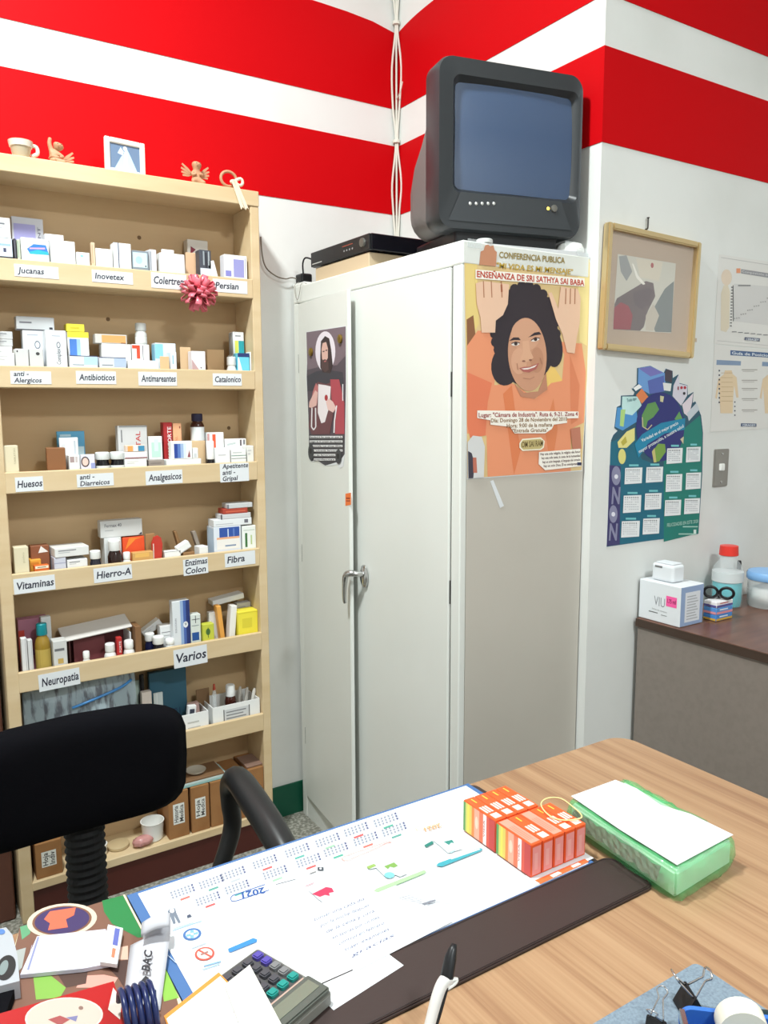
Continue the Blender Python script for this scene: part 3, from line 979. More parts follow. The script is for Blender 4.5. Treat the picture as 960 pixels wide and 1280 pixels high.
p.poly([(280, 260), (420, 280), (400, 380), (300, 360)], (216, 206, 188))
p.poly([(180, 470), (230, 440), (330, 380), (370, 390), (380, 460), (340, 540), (320, 620), (300, 640), (160, 632), (168, 500)], (104, 88, 90)); p.up()
p.poly([(160, 630), (166, 520), (200, 490), (240, 510), (262, 560), (250, 634)], (152, 52, 66))
p.poly([(262, 440), (340, 410), (370, 430), (350, 500), (310, 530), (270, 500)], (92, 76, 82))
p.ell(364, 298, 8, 14, (170, 80, 80), 10)
p.poly([(330, 560), (370, 500), (400, 560), (370, 640), (330, 636)], (196, 186, 172)); p.up()
p.poly([(258, 288), (266, 290), (290, 350), (328, 395), (316, 400), (280, 362)], (240, 236, 226))
p.build('picture_print', fr)
u0 = fwid/2-.017
prism('glass', [(-u0, .017), (u0, .017), (u0, fhei-.017), (-u0, fhei-.017)], .0012, mat('picture_glass', (255, 255, 255), .05, alpha=.06, spec=.5), fr, (0, 0, -.003))
q = at(807, 281, 'y', YC)
nail = thing('wall_nail', 'dark bent nail in the wall just above the gold frame', 'nail', (q.x, YC, q.z))
tube('shank', [(0, -.0002, -.012), (0, -.006, -.012), (0, -.008, -.006), (0, -.008, .016)], .0022, mat('dark_iron', (70, 66, 64), .5, .6), nail, 7, steps=3)
lathe('head', [(0, 0), (.004, 0), (.004, .002), (0, .0025)], mat('dark_iron', (70, 66, 64)), nail, (0, -.008, .016), n=10)
for x, y, lab in ((597, 240, 'small pinkish tape scrap on the wall right of the gold frame top'), (579, 688, 'small beige tape square on the wall below right of the gold frame')):
    q = zf(x, y)
    sc_, _ = sheet('tape_scrap', lab, 'tape', S_w, [(q[0]-.008, q[1]-.005), (q[0]+.008, q[1]-.006), (q[0]+.008, q[1]+.005), (q[0]-.007, q[1]+.005)], .0004, M((196, 176, 154)))

# ---- die-cut 2020 wall calendar
zc_ = zoomed(S_w, 730, 440, 4.174)
outl = ((115, 1020), (128, 700), (138, 460), (150, 432), (172, 410), (155, 395), (168, 285), (188, 275), (190, 225), (255, 222), (262, 207), (248, 190), (273, 165), (275, 80), (345, 68), (415, 105), (426, 83), (462, 95), (463, 132), (492, 113), (497, 158), (540, 170), (542, 222), (572, 205), (568, 262), (582, 255), (612, 330), (622, 420), (618, 640), (598, 952))
cal, s5 = sheet('wall_calendar', 'teal die-cut 2020 wall calendar topped by a globe and medicine boxes', 'calendar', S_w, [zc_(*q) for q in outl], .0006)
p = Print(zoomed(s5, 730, 440, 4.174), base=.0007, eps=.0001)
g = outl
cxm, cym = 380, 560
p.poly([(x+(cxm-x)*.008, y+(cym-y)*.008) for x, y in outl], (40, 84, 104)); p.up()
p.poly([(118, 1012), (138, 470), (260, 420), (300, 560), (415, 600), (420, 975)], (20, 104, 128))
p.poly([(415, 990), (415, 470), (520, 400), (604, 330), (616, 420), (612, 640), (594, 946)], (18, 124, 112)); p.up()
p.poly([(118, 1012), (132, 590), (190, 595), (185, 1004)], (62, 58, 110))
p.poly([(160, 390), (172, 290), (270, 290), (280, 360), (200, 410)], (78, 148, 206))
p.poly([(196, 280), (198, 232), (280, 232), (300, 280), (250, 330), (200, 320)], (196, 230, 228))
p.poly([(280, 160), (282, 84), (345, 74), (420, 110), (425, 200), (340, 220), (290, 190)], (110, 158, 216)); p.up()
p.poly([(284, 86), (345, 76), (412, 108), (345, 128)], (120, 118, 190)); p.poly([(330, 150), (415, 122), (420, 205), (340, 220)], (88, 104, 178))
p.poly([(190, 300), (215, 300), (205, 390), (185, 385)], (178, 214, 130))
p.poly([(270, 225), (300, 190), (335, 235), (300, 270)], (226, 130, 78)); p.poly([(255, 188), (285, 168), (302, 182), (268, 204)], (246, 246, 246))
p.poly([(420, 108), (430, 90), (458, 98), (456, 160), (420, 150)], (70, 60, 74)); p.poly([(410, 160), (455, 165), (450, 205), (415, 200)], (232, 232, 228))
p.poly([(465, 175), (490, 122), (496, 165), (536, 175), (536, 228), (505, 280), (460, 230)], (216, 212, 224))
p.poly([(510, 275), (568, 214), (562, 262), (545, 340), (520, 320)], (226, 214, 222))
p.poly([(535, 320), (585, 265), (600, 300), (545, 360)], (198, 206, 214)); p.up()
p.ell(396, 390, 126, 180, (40, 44, 116), 32); p.up()
p.poly([(300, 330), (330, 270), (370, 260), (390, 300), (360, 340), (330, 360), (320, 400), (300, 390)], (96, 148, 84))
p.poly([(355, 520), (385, 478), (420, 480), (425, 520), (390, 570), (362, 575)], (120, 160, 70)); p.poly([(352, 520), (366, 500), (376, 575), (362, 576)], (200, 190, 120))
p.poly([(470, 350), (495, 310), (512, 350), (500, 370)], (100, 160, 90)); p.poly([(395, 228), (415, 232), (410, 262), (395, 258)], (210, 206, 160))
p.poly([(500, 455), (518, 440), (516, 480)], (206, 196, 160)); p.path([(302, 340), (305, 390), (330, 405), (352, 380)], 5, (200, 190, 150)); p.up()
p.poly([(262, 480), (300, 430), (400, 370), (526, 345), (522, 405), (420, 425), (330, 480), (282, 552)], (18, 132, 170))
p.poly([(172, 470), (220, 415), (262, 395), (262, 460), (220, 500), (178, 500)], (232, 222, 140)); p.ell(196, 545, 20, 40, (226, 218, 130), 16); p.up()
p.poly([(190, 470), (214, 440), (222, 470), (200, 490)], (190, 176, 70))
p.text('Todo tipo', (222, 262), (272, 250), (220, 244), (60, 120, 130)); p.poly([(486, 180), (492, 180), (492, 198), (486, 198)], (150, 30, 50)); p.ell(506, 186, 7, 8, (180, 40, 60), 10); p.ell(524, 186, 7, 8, (180, 40, 60), 10); p.ell(520, 216, 7, 8, (40, 30, 40), 10)
p.text('Variedad en el mejor precio', (300, 470), (490, 376), (294, 454), (236, 244, 246), .01)
p.text('mayor protección, a nuestra salud', (286, 528), (518, 392), (280, 512), (236, 244, 246), .01)
for (cx, cy, rx, ry) in ((165, 645, 24, 50), (150, 845, 22, 46)):
    p.ell(cx, cy, rx, ry, (140, 140, 170), 20)
p.text('N', (140, 790), (182, 790), (146, 705), (140, 140, 170), .03)
p.text('N', (126, 980), (168, 980), (132, 895), (140, 140, 170), .03)
p.up()
for (cx, cy) in ((165, 650), (150, 846)):
    p.ell(cx, cy, 10, 12, (230, 230, 240), 12)
grid = [(206, 602, 302, 690), (317, 598, 410, 682), (425, 500, 512, 584), (526, 494, 606, 576), (198, 746, 296, 840), (310, 735, 402, 824), (420, 636, 510, 730), (524, 628, 608, 718), (188, 880, 288, 968), (300, 866, 392, 952), (414, 770, 504, 856), (516, 762, 602, 846)]
for x0, y0, x1, y1 in grid:
    p.poly([(x0+2, y1), (x0+6, y0+3), (x1, y0), (x1-4, y1-6)], (236, 238, 240))
    p.rect(x0+26, y0-16, x1-20, y0-6, (120, 200, 206))
p.text('FELICIDADES EN ESTE 2020', (430, 912), (592, 890), (430, 894), (190, 226, 214)); p.rect(512, 908, 590, 914, (170, 214, 200)); p.rect(490, 946, 582, 952, (170, 214, 200))
p.rect(568, 926, 582, 946, (220, 236, 230)); p.up(); p.auto = False
for x0, y0, x1, y1 in grid:
    for r in range(6):
        for c in range(7):
            xx, yy = x0+12+(x1-x0-22)*c/7, y0+10+(y1-y0-20)*r/6
            if r == 0 or (r*7+c) % 9:
                p.rect(xx, yy, xx+4.5, yy+(6 if r == 0 else 4), (60, 62, 80) if r == 0 else (156, 160, 170))
p.build('calendar_print', cal)

# ---- anatomy charts under clear covers
zk = zoomed(S_w, 880, 300, 5.125)
CH = mat('chart_paper', (222, 220, 216), .35)
ch1, s6 = sheet('anatomy_chart', 'pale spine chart with a scatter graph, upper of two on the right wall', 'chart', S_w, [zk(*q) for q in ((64, 665), (900, 740), (900, 215), (95, 90))], .0005, CH)
p = Print(zoomed(s6, 880, 300, 5.125), base=.0006)
p.path([(108, 112), (880, 232)], 4, (190, 188, 186)); p.path([(84, 645), (880, 720)], 4, (196, 194, 192))
p.poly([(190, 520), (190, 280), (860, 330), (860, 600)], (210, 208, 206)); p.up()
p.ell(143, 240, 34, 52, (222, 204, 184), 20); p.poly([(125, 290), (152, 290), (165, 330), (160, 560), (140, 590), (105, 580), (108, 340)], (220, 208, 186))
p.rect(206, 182, 232, 212, (226, 150, 110)); p.poly([(236, 186), (560, 236), (560, 266), (236, 214)], (150, 150, 154))
for i in range(14):
    p.rect(172-i*.6, 300+i*19, 184-i*.6, 306+i*19, (70, 70, 74))
for i in range(26):
    p.rect(190+i*14, 500-i*9+(i*7 % 20), 198+i*14, 506-i*9+(i*7 % 20), (150, 148, 148))
for i in range(6):
    p.rect(176+i*40, 586+i*4, 206+i*40, 591+i*4, (120, 120, 122))
p.path([(184, 290), (186, 520)], 4, (90, 90, 94))
p.rect(216, 288, 296, 296, (130, 130, 130))
p.poly([(258, 622), (356, 630), (354, 650), (256, 641)], (92, 100, 122)); p.up()
p.text('CERAGEM', (266, 641), (346, 647), (267, 628), (226, 230, 236), .02)
p.text('Composición del cuerpo', (240, 208), (500, 246), (240, 194), (226, 226, 228))
p.build('chart_print', ch1)
ch2, s7 = sheet('anatomy_chart', 'pale chart of human torsos with blue headings, lower of two on right wall', 'chart', S_w, [zk(*q) for q in ((40, 1230), (900, 1175), (900, 752), (66, 672))], .0005, CH)
p = Print(zoomed(s7, 880, 300, 5.125), base=.0006)
p.poly([(168, 706), (700, 742), (700, 772), (168, 738)], (70, 98, 140)); p.poly([(80, 768), (236, 776), (234, 804), (78, 800)], (130, 150, 178)); p.poly([(372, 780), (600, 792), (600, 816), (370, 808)], (130, 150, 178)); p.up()
for dx in (0, 285):
    p.poly([(132+dx, 835), (176+dx, 835), (180+dx, 856), (208+dx, 880), (220+dx, 1010), (206+dx, 1010), (192+dx, 930), (186+dx, 1010), (182+dx, 1110), (104+dx, 1110), (98+dx, 1010), (92+dx, 940), (82+dx, 1020), (70+dx, 1010), (90+dx, 890), (128+dx, 858)], (226, 202, 168))
for i in range(8):
    p.rect(92, 832+i*29, 101, 842+i*29, (60, 64, 84))
for i in range(4):
    p.rect(192, 1034+i*28, 200, 1042+i*28, (60, 64, 84))
for i, y in enumerate((828, 896, 948, 1014, 1086)):
    p.rect(240, y, 340, y+6, (170, 166, 160)); p.rect(246, y+12, 320, y+16, (186, 182, 178))
p.poly([(235, 1174), (334, 1176), (334, 1196), (234, 1195)], (70, 86, 120)); p.up()
for i in range(7):
    p.rect(108, 850+i*30, 182, 853+i*30, (200, 172, 132))
p.text('CERAGEM', (243, 1192), (326, 1193), (243, 1179), (226, 230, 236), .02)
p.text('Guía de Posiciones - Masajeador', (176, 732), (640, 764), (176, 714), (226, 232, 240), .02)
p.build('chart_print', ch2)
# ---- light switch
zsw = zoomed(S_w, 730, 440, 4.174)
c4 = [zsw(*q) for q in ((668, 702), (742, 700), (750, 507), (680, 505))]
su0, su1 = (c4[0][0]+c4[3][0])/2, (c4[1][0]+c4[2][0])/2
sv0, sv1 = (c4[0][1]+c4[1][1])/2, (c4[2][1]+c4[3][1])/2
sw = thing('light_switch', 'grey metal light switch plate with one white toggle', 'light switch', mw=Surf(Vector((XB+(su0+su1)/2, YC-.0002, sv0)), (1, 0, 0), (0, 0, 1)).mw())
w, h_ = su1-su0, sv1-sv0
prism('switch_plate', rrect(-w/2, 0, w/2, h_, .004), .006, mat('grey_metal_plate', (150, 146, 140), .4, .5), sw, bev=.002)
tq = zsw(708, 600)
prism('toggle', rrect(tq[0]-(su0+su1)/2-.011, tq[1]-sv0-.011, tq[0]-(su0+su1)/2+.011, tq[1]-sv0+.011, .003), .006, WHITEP, sw, (0, 0, .006), bev=.002)
for z in (.014, h_-.014):
    lathe('screw', [(0, 0), (.004, 0), (.003, .0015), (0, .0018)], CHROME, sw, (0, z, .006), n=10)
# ================================================================== things on the counter
def up_at(px, py, z=CZ): return at(px, py, 'z', z)
zq = lambda x, y: (780+x/5.333, 680+y/5.333)
b0 = up_at(*zq(370, 557)); b1 = up_at(*zq(75, 484))
xv = CX+.012
vy0, vy1 = at(*zq(368, 557), 'x', xv).y, min(at(*zq(66, 480), 'x', xv).y, YC-.008)
vz = (at(*zq(382, 292), 'x', xv).z + at(*zq(70, 222), 'x', xv).z)/2
vx1 = at(*zq(528, 400), 'y', vy0).x
viu = thing('lens_box', 'white carton reading VIU with a pink sticker, on the counter edge', 'box', (0, 0, CZ+.0004))
BLUEG = M((148, 170, 206))
box('carton', xv, vx1, vy0, vy1, 0, vz-CZ, PAPER, viu, .002)
W_, H_ = vy1-vy0, vz-CZ
p = Print()
p.text('VIU', (-W_*.12, H_*.42), (W_*.14, H_*.40), (-W_*.12, H_*.66), (110, 110, 120), -.012)
p.rect(W_*.17, H_*.46, W_*.42, H_*.72, (244, 92, 160)); p.up()
p.text('1.75 mil', (W_*.2, H_*.55), (W_*.4, H_*.55), (W_*.2, H_*.65), (120, 20, 70), .02)
p.text('lentes de contacto', (-W_*.16, H_*.30), (W_*.2, H_*.28), (-W_*.16, H_*.34), (150, 150, 150)); p.rect(-W_*.24, H_*.22, -W_*.02, H_*.24, (90, 90, 90)); p.rect(W_*.06, H_*.2, W_*.2, H_*.215, (140, 140, 140))
p.build('printed_face', viu, (xv-.0002, (vy0+vy1)/2, 0), LEFT)
p = Print()
X_ = vx1-xv
p.rect(-X_*.5+.002, .002, X_*.5-.002, H_-.002, (150, 172, 208)); p.up()
p.poly([(-X_*.3, H_*.1), (X_*.34, H_*.1), (X_*.34, H_*.84), (-X_*.3, H_*.84)], (226, 230, 236)); p.up()
for k in range(9):
    p.rect(-X_*.22, H_*(.16+k*.07), X_*(.26-.05*(k % 3)), H_*(.185+k*.07), (176, 180, 186))
p.build('printed_side', viu, ((xv+vx1)/2, vy0-.0002, 0), FRONT)
# small white carton with open flap on top
ra, rb = at(*zq(185, 200), 'x', xv+.02), at(*zq(330, 235), 'x', xv+.02)
rz = at(*zq(260, 130), 'x', xv+.03).z
wc = thing('small_carton', 'small white rounded carton standing on the carton reading VIU', 'box', (0, 0, vz+.0008))
rx1 = at(*zq(405, 220), 'y', rb.y).x
rx1 = min(max(rx1, xv+.06), vx1-.002)
box('carton', xv+.018, rx1, rb.y, ra.y, 0, rz-vz, PAPER, wc, .008, 3)
box('flap', xv+.024, rx1-.006, rb.y+.006, ra.y-.01, rz-vz, rz-vz+.004, PAPER, wc, .0018, 2)
p = Print(); p.rect(.0, 0, .025, .006, (120, 120, 120)); p.build('printed_mark', wc, (xv+.0178, ra.y-.012, rz-vz-.012), LEFT)
# stacked small boxes with scissors
sx0_, sx1_ = up_at(*zq(525, 518)).x, up_at(*zq(722, 490)).x
f0 = up_at(*zq(612, 520))
sy0 = f0.y
sxa = max(f0.x, vx1+.004)
sxb = at(*zq(722, 470), 'y', sy0).x
sy1 = at(*zq(526, 500), 'x', sxa).y
zl = [at(*zq(612, y), 'y', sy0).z for y in (520, 478, 432, 392)]
CR = [((76, 140, 208), 'small blue and yellow medicine box at the bottom beneath the scissors', (214, 170, 70)),
      ((92, 150, 214), 'small blue and pink medicine box in the middle beneath the scissors', (226, 150, 160)),
      ((238, 236, 238), 'small white and purple box directly under the scissors', (92, 84, 150))]
zlo = CZ+.0005
for k, (c, lab, c2) in enumerate(CR):
    t_ = thing('medicine_box', lab, 'box', ((sxa+sxb)/2, (sy0+sy1)/2, zlo), group='small boxes under the scissors')
    w, d, h_ = sxb-sxa, sy1-sy0, zl[k+1]-zl[k]-.0006
    box('carton', -w/2, w/2, -d/2, d/2, 0, h_, M(c), t_, .0015)
    p = Print(); p.rect(-w/2+.001, h_*.08, w/2-.001, h_*.42, c2); p.rect(-w*.3, h_*.6, w*.2, h_*.78, (236, 240, 246) if k < 2 else (200, 110, 110))
    p.build('printed_face', t_, (0, -d/2-.0002, 0), FRONT)
    p = Print(); p.rect(-d/2+.001, h_*.08, d/2-.001, h_*.42, c2)
    p.build('printed_side', t_, (-w/2-.0002, 0, 0), LEFT)
    zlo += h_+.0006
sc = thing('scissors', 'black-handled scissors lying on the small medicine boxes', 'scissors', ((sxa+sxb)/2, (sy0+sy1)/2, zlo+.0005), -1.0)
for s in (-1, 1):
    cx = s*.021
    tube('handle', [(cx+.018*math.cos(a), -.010-.006*math.sin(a), .021+.0165*math.sin(a)+cx*.0) for a in [k*PI/6 for k in range(12)]], .0042, BLACKP, sc, 8, closed=True, steps=2)
    prism('blade', [(s*.006-.005, .012), (s*.006+.005, .012), (-s*.004, .062), (-s*.006, .062)], .002, CHROME, sc, (0, 0, .001 if s < 0 else .0032))
lathe('pivot', [(.005, 0), (.005, .007), (0, .0075)], BLACKP, sc, (0, .016, 0), n=10)
# sanitizer bottle
q = up_at(*zq(752, 420))
bx, by = q.x+.01, q.y+.03
by = min(by, YC-.05)
cpx = at(*zq(700, 42), 'y', by)
bh = at(*zq(700, 12), 'y', by).z-CZ
br = (at(*zq(780, 300), 'y', by).x-at(*zq(620, 300), 'y', by).x)/2*.74
bot = thing('gel_bottle', 'clear bottle of turquoise hand gel with red cap on the counter', 'bottle', (cpx.x, by, CZ+.0005))
CYAN = mat('turquoise_gel', (30, 190, 200), .15, alpha=.95, spec=.5)
lathe('gel', [(br*.88, .003), (br*.93, .02), (br*.93, bh*.40), (br*.9, bh*.41)], CYAN, bot, n=24)
lathe('bottle_wall', [(br*.92, 0), (br, .006), (br, bh*.55), (br*.92, bh*.66), (br*.55, bh*.78), (br*.5, bh*.84)], mat('clear_bottle', (232, 238, 240), .08, alpha=.25, spec=.6), bot, n=24)
lathe('cap', [(br*.56, bh*.84), (br*.62, bh*.85), (br*.58, bh), (br*.5, bh*1.005), (0, bh*1.005)], mat('red_cap', (222, 54, 44), .35), bot, n=24)
lathe('label', [(br*1.004, bh*.42), (br*1.004, bh*.58)], mat('white_label', (232, 238, 238), .4, alpha=.75), bot, n=24)
# round tub with blue lid
q = up_at(*zq(910, 485))
tr = .062
tub = thing('round_tub', 'clear round plastic tub of cotton with a light blue lid', 'tub', (at(*zq(960, 400), 'y', q.y+tr).x, q.y+tr, CZ+.0005))
tz = at(*zq(900, 275), 'y', q.y+.02).z-CZ
lathe('tub_wall', [(tr*.9, 0), (tr*.96, .006), (tr, tz*.5), (tr*.97, tz)], mat('frosted_plastic', (236, 240, 240), .2, alpha=.4), tub, n=28)
bm = bmesh.new(); bmesh.ops.create_icosphere(bm, subdivisions=3, radius=1)
for v_ in bm.verts:
    n_ = v_.co.normalized(); k = 1+.08*math.sin(9*n_.x+2)*math.cos(7*n_.y)*math.sin(6*n_.z+1)
    v_.co = Vector((n_.x*tr*.86*k, n_.y*tr*.86*k, tz*.42+n_.z*tz*.38*k))
from_bm('cotton', bm, mat('cotton', (238, 238, 234), .9), tub, smooth=True)
lathe('lid', [(tr*1.02, tz-.004), (tr*1.05, tz), (tr*1.05, tz+.012), (tr*.98, tz+.02), (tr*.6, tz+.023), (0, tz+.023)], mat('pale_blue_lid', (132, 178, 226), .35), tub, n=28)
lb = Print(); lb.path([(-.03, .05), (-.018, .03), (.01, .034), (.04, .03)], .003, (70, 70, 76))
# black marker behind the tub
q = at(*zq(775, 262), 'y', YC-.03)
mk = thing('black_marker', 'black marker standing between the gel bottle and the round tub', 'marker', (q.x+.004, YC-.02, CZ+.0005))
lathe('barrel', [(.006, 0), (.006, .075)], mat('grey_marker', (186, 190, 190), .4), mk, n=12)
lathe('cap', [(.0068, .075), (.0068, .112), (.005, .118), (0, .118)], BLACKP, mk, n=12)

# ================================================================== office chair
ch = thing('office_chair', 'black fabric office chair with loop armrests behind the desk', 'chair', (.350, 1.80, 0))
def cushion(name, w, h, t, exp, m, parent, curve=0.0, n=28, k=8):
    """rounded upholstered slab in x-z, thickness along y, facing -y"""
    v, f = [], []
    for side in (-1, 1):
        for i in range(k+1):
            r = i/k
            for j in range(n):
                a = 2*PI*j/n
                c_, s_ = math.cos(a), math.sin(a)
                e = 2/exp
                x = w/2*r*math.copysign(abs(c_)**e, c_)
                z = h/2*r*math.copysign(abs(s_)**e, s_)
                y = side*t/2*(1-r**6)**.5 if r < 1 else 0
                y += -curve*(2*x/w)**2
                v.append((x, y, z))
    o = (k+1)*n
    for s in (0, 1):
        for i in range(k):
            for j in range(n):
                j2 = (j+1) % n
                q = (s*o+i*n+j, s*o+i*n+j2, s*o+(i+1)*n+j2, s*o+(i+1)*n+j)
                f.append(q if s == 0 else q[::-1])
    bm = bmesh.new()
    vs = [bm.verts.new(p_) for p_ in v]
    for q in f:
        try: bm.faces.new([vs[i] for i in q])
        except ValueError: pass
    bmesh.ops.remove_doubles(bm, verts=bm.verts, dist=1e-5)
    return from_bm(name, bm, m, parent, smooth=True)
ztop = at(120, 886, 'y', 1.78).z
zbot = at(60, 1056, 'y', 1.78).z
bk = cushion('backrest', .50, ztop-zbot+.004, .075, 4.4, BLACKF, ch, .03)
bk.location = (-.026, -.01, (ztop+zbot)/2)
bk.rotation_euler = (.10, 0, 0)
# corrugated cover of the back upright
prof = []
for k in range(44):
    prof.append((.046 if k % 2 else .041, .16+k*(zbot+.06-.16)/43))
bl = lathe('bellows', prof, mat('black_rubber', (14, 14, 16), .7), ch, (-.003, .02, 0), n=20, smooth=False)
bl.scale = (1.0, .7, 1)
stc = cushion('seat', .47, .44, .07, 3.4, BLACKF, ch, 0)
stc.rotation_euler = (PI/2, 0, 0); stc.location = (0, -.31, .315)
ARM = mat('black_arm_plastic', (34, 34, 35), .38)
def armrest(s):
    ax = s*.288
    pts = [(ax*.75, -.15, .30), (ax, -.14, .46), (ax, -.142, .54), (ax, -.148, .585), (ax, -.19, .617), (ax, -.27, .606), (ax, -.38, .580), (ax, -.46, .545), (ax, -.475, .48), (ax, -.45, .41), (ax*.75, -.42, .30)]
    o = tube('armrest', pts, [.018, .021, .022, .025, .029, .031, .031, .027, .022, .02, .018], ARM, ch, 12, steps=5)
    return o
armrest(1); armrest(-1)
lathe('gas_column', [(.03, .10), (.03, .2), (.022, .2), (.022, .29)], BLACKP, ch, (0, -.31, 0), n=16)
for k in range(5):
    a = k*2*PI/5+.5
    x, y = math.cos(a), math.sin(a)
    tube('base_spoke', [(0, -.31, .115), (x*.15, -.31+y*.15, .10), (x*.27, -.31+y*.27, .075)], [.025, .02, .016], BLACKP, ch, 8)
    lathe('caster', [(0, -.018), (.026, -.018), (.03, -.01), (.03, .01), (.026, .018), (0, .018)], BLACKP, ch, (x*.275, -.31+y*.275, .0302), (PI/2, 0, a), n=14)
# ================================================================== goods on the shelf
LAY = [YLIP+.005, YLIP+.043, YLIP+.081]
MAXY = YB-.002
WHT, CRM, GRY, KRAFT = (236, 237, 236), (222, 212, 182), (196, 197, 198), (196, 160, 116)
LAV, DK = (150, 150, 206), (40, 40, 52)
def draw(p, specs, w, h, hid=0.0):
    if hid > 0:
        f_ = lambda x, y: (x, (hid+(1-hid)*y/h)*h)
        p.fn = f_
    for s in specs:
        k = s[0]
        if k == 'r': p.rect(s[1]*w-w/2, s[2]*h, s[3]*w-w/2, s[4]*h, s[5])
        elif k == 'e': p.ell(s[1]*w-w/2, s[2]*h, s[3]*w, s[4]*h, s[5], 16)
        elif k == 'p': p.poly([(a*w-w/2, b*h) for a, b in s[1]], s[2])
        elif k == 't': p.text(s[1], (s[2]*w-w/2, s[3]*h), (s[4]*w-w/2, s[3]*h), (s[2]*w-w/2, (s[3]+s[5])*h), s[6], .01)
        elif k == 'v': p.text(s[1], (s[2]*w-w/2, s[3]*h), (s[2]*w-w/2, s[4]*h), ((s[2]-s[5])*w-w/2, s[3]*h), s[6], .01)
TXT = lambda c=(110, 112, 120), y=.66: [('r', .1, y, .62, y+.09, c), ('r', .1, y-.2, .44, y-.14, (176, 178, 184))]
def pack(row, x0, x1, yt, lab, col=WHT, lay=0, d=.034, on=None, yb=None, pr=None, tilt=0.0, yaw=0.0, name='medicine_box', cat='box', grp=None, y=None, side=None, top=None, zbase=None):
    Y = LAY[lay] if y is None else y
    ym = yt+8
    a, b = at(x0, ym, 'y', Y).x+.0006, at(x1, ym, 'y', Y).x-.0006
    zt_ = at((x0+x1)/2, yt, 'y', Y).z
    zb_ = BOARD[row] if on is None else on+.0005
    if zbase is not None: zb_ = zbase
    a, b = max(a, SL+.001), min(b, SRi-.001)
    h = max(zt_-zb_, .008)
    if yb is not None:
        h = max(at((x0+x1)/2, yt, 'y', Y).z-at((x0+x1)/2, yb, 'y', Y).z, .006)
    w = b-a
    d = min(d, MAXY-Y)
    if tilt and yb is None: zb_ += abs(math.sin(tilt))*w/2
    t_ = thing(name, lab, cat, ((a+b)/2, Y, zb_), yaw, grp or ('goods on shelf row %d from the top' % (row+1)))
    if tilt:
        t_.rotation_euler = (0, tilt, yaw)
    box('carton', -w/2, w/2, 0, d, 0, h, M(col), t_, .0012)
    p = Print(base=.0003)
    zhid = CAMH+(LIPS[row]+LIPH-CAMH)*Y/YS if row < 6 else 0
    hid = min(max((zhid-zb_)/h, 0), .7)
    draw(p, pr if pr is not None else TXT(), w, h, hid)
    p.build('printed_face', t_, (0, 0, 0), FRONT)
    if side:
        p = Print(base=.0003); p.rect(-d*.46, h*.04, d*.46, h*.96, side); p.build('printed_side', t_, (-w/2, d/2, 0), LEFT)
    t_['top'] = zb_+h
    return zb_+h
def bottle(row, x0, x1, yt, lab, body=(58, 34, 24), cap=WHT, label=WHT, lay=0, on=None, capf=.3, neck=.62, y=None, lo=.12, hi=.55):
    Y = LAY[lay] if y is None else y
    ym = yt+8
    r = (at(x1, ym, 'y', Y).x-at(x0, ym, 'y', Y).x)/2
    r = min(r, .03)
    Y += r
    cx = at((x0+x1)/2, ym, 'y', Y).x
    zt_ = at((x0+x1)/2, yt, 'y', Y).z
    zb_ = BOARD[row] if on is None else on+.0005
    h = zt_-zb_
    t_ = thing('medicine_bottle', lab, 'bottle', (cx, Y, zb_), 0, 'goods on shelf row %d from the top' % (row+1))
    hc = h*(1-capf)
    lathe('glass_body', [(r*.9, 0), (r, .003), (r, hc*.78), (r*.85, hc*.9), (r*neck, hc*.97), (r*neck, hc+.001)], M(body, .2), t_, n=18)
    lathe('cap', [(r*neck*1.12, hc), (r*neck*1.18, hc+.002), (r*neck*1.15, h-.002), (r*neck, h), (0, h)], M(cap, .4), t_, n=18)
    if label: lathe('label', [(r*1.01, hc*lo), (r*1.01, hc*hi)], M(label, .5), t_, n=18, smooth=False)
    return zt_
TOP = 'on the top shelf'
# ---- row 1
t = pack(0, -6, 15.5, 297.5, 'pale blue carton with dark edge at the left end of the top shelf', (206, 224, 240), pr=[('r', .0, 0, 1, .08, DK), ('r', .45, .3, .62, .5, (60, 60, 90)), ('r', .2, .62, .9, .72, (150, 180, 214))])
pack(0, -6, 13, 272, 'white carton stacked highest at the left end of the top shelf', WHT, on=t, d=.03)
pack(0, 14, 54, 272, 'large silver carton with lavender panel on the top shelf', (196, 196, 202), 2, pr=[('r', .06, .1, .74, .84, (160, 156, 206)), ('v', 'VENT', .9, .3, .8, .09, (90, 90, 110))])
pack(0, 17, 20.5, 298, 'thin dark leaflet standing left of the blue swirl carton', (60, 60, 70), pr=[('r', .1, .1, .5, .9, (90, 90, 100))], name='leaflet', cat='leaflet')
pack(0, 21, 25.5, 299, 'thin grey-green leaflet standing left of the blue swirl carton', (190, 198, 180), pr=[('r', .1, .1, .5, .9, (150, 170, 150))], name='leaflet', cat='leaflet')
pack(0, 26, 61, 298, 'white carton with a blue and teal swirl on the top shelf', pr=[('p', [(.2, .5), (.45, .74), (.9, .74), (1, .3), (.3, .3)], (48, 120, 196)), ('p', [(.26, .36), (.6, .5), (.98, .42), (.98, .3), (.3, .28)], (38, 170, 190)), ('p', [(.3, .56), (.86, .62), (.86, .55), (.3, .5)], (226, 160, 190))])
pack(0, 56, 80, 293, 'white carton half hidden behind another, right of the blue swirl', lay=1)
pack(0, 63, 94, 301, 'plain white carton right of the blue swirl carton', pr=[('r', .8, .3, .83, .9, (214, 206, 190)), ('r', .12, .7, .5, .76, (220, 220, 216))])
pack(0, 95.5, 112.5, 315.5, 'small white carton with a pale blue logo on the top shelf', pr=[('e', .4, .7, .12, .1, (140, 200, 210))])
pack(0, 113.5, 119, 303, 'thin beige strip standing between white cartons on the top shelf', (214, 190, 160), d=.01, pr=[('r', .2, .1, .4, .9, (190, 160, 130))], name='strip_pack', cat='strip')
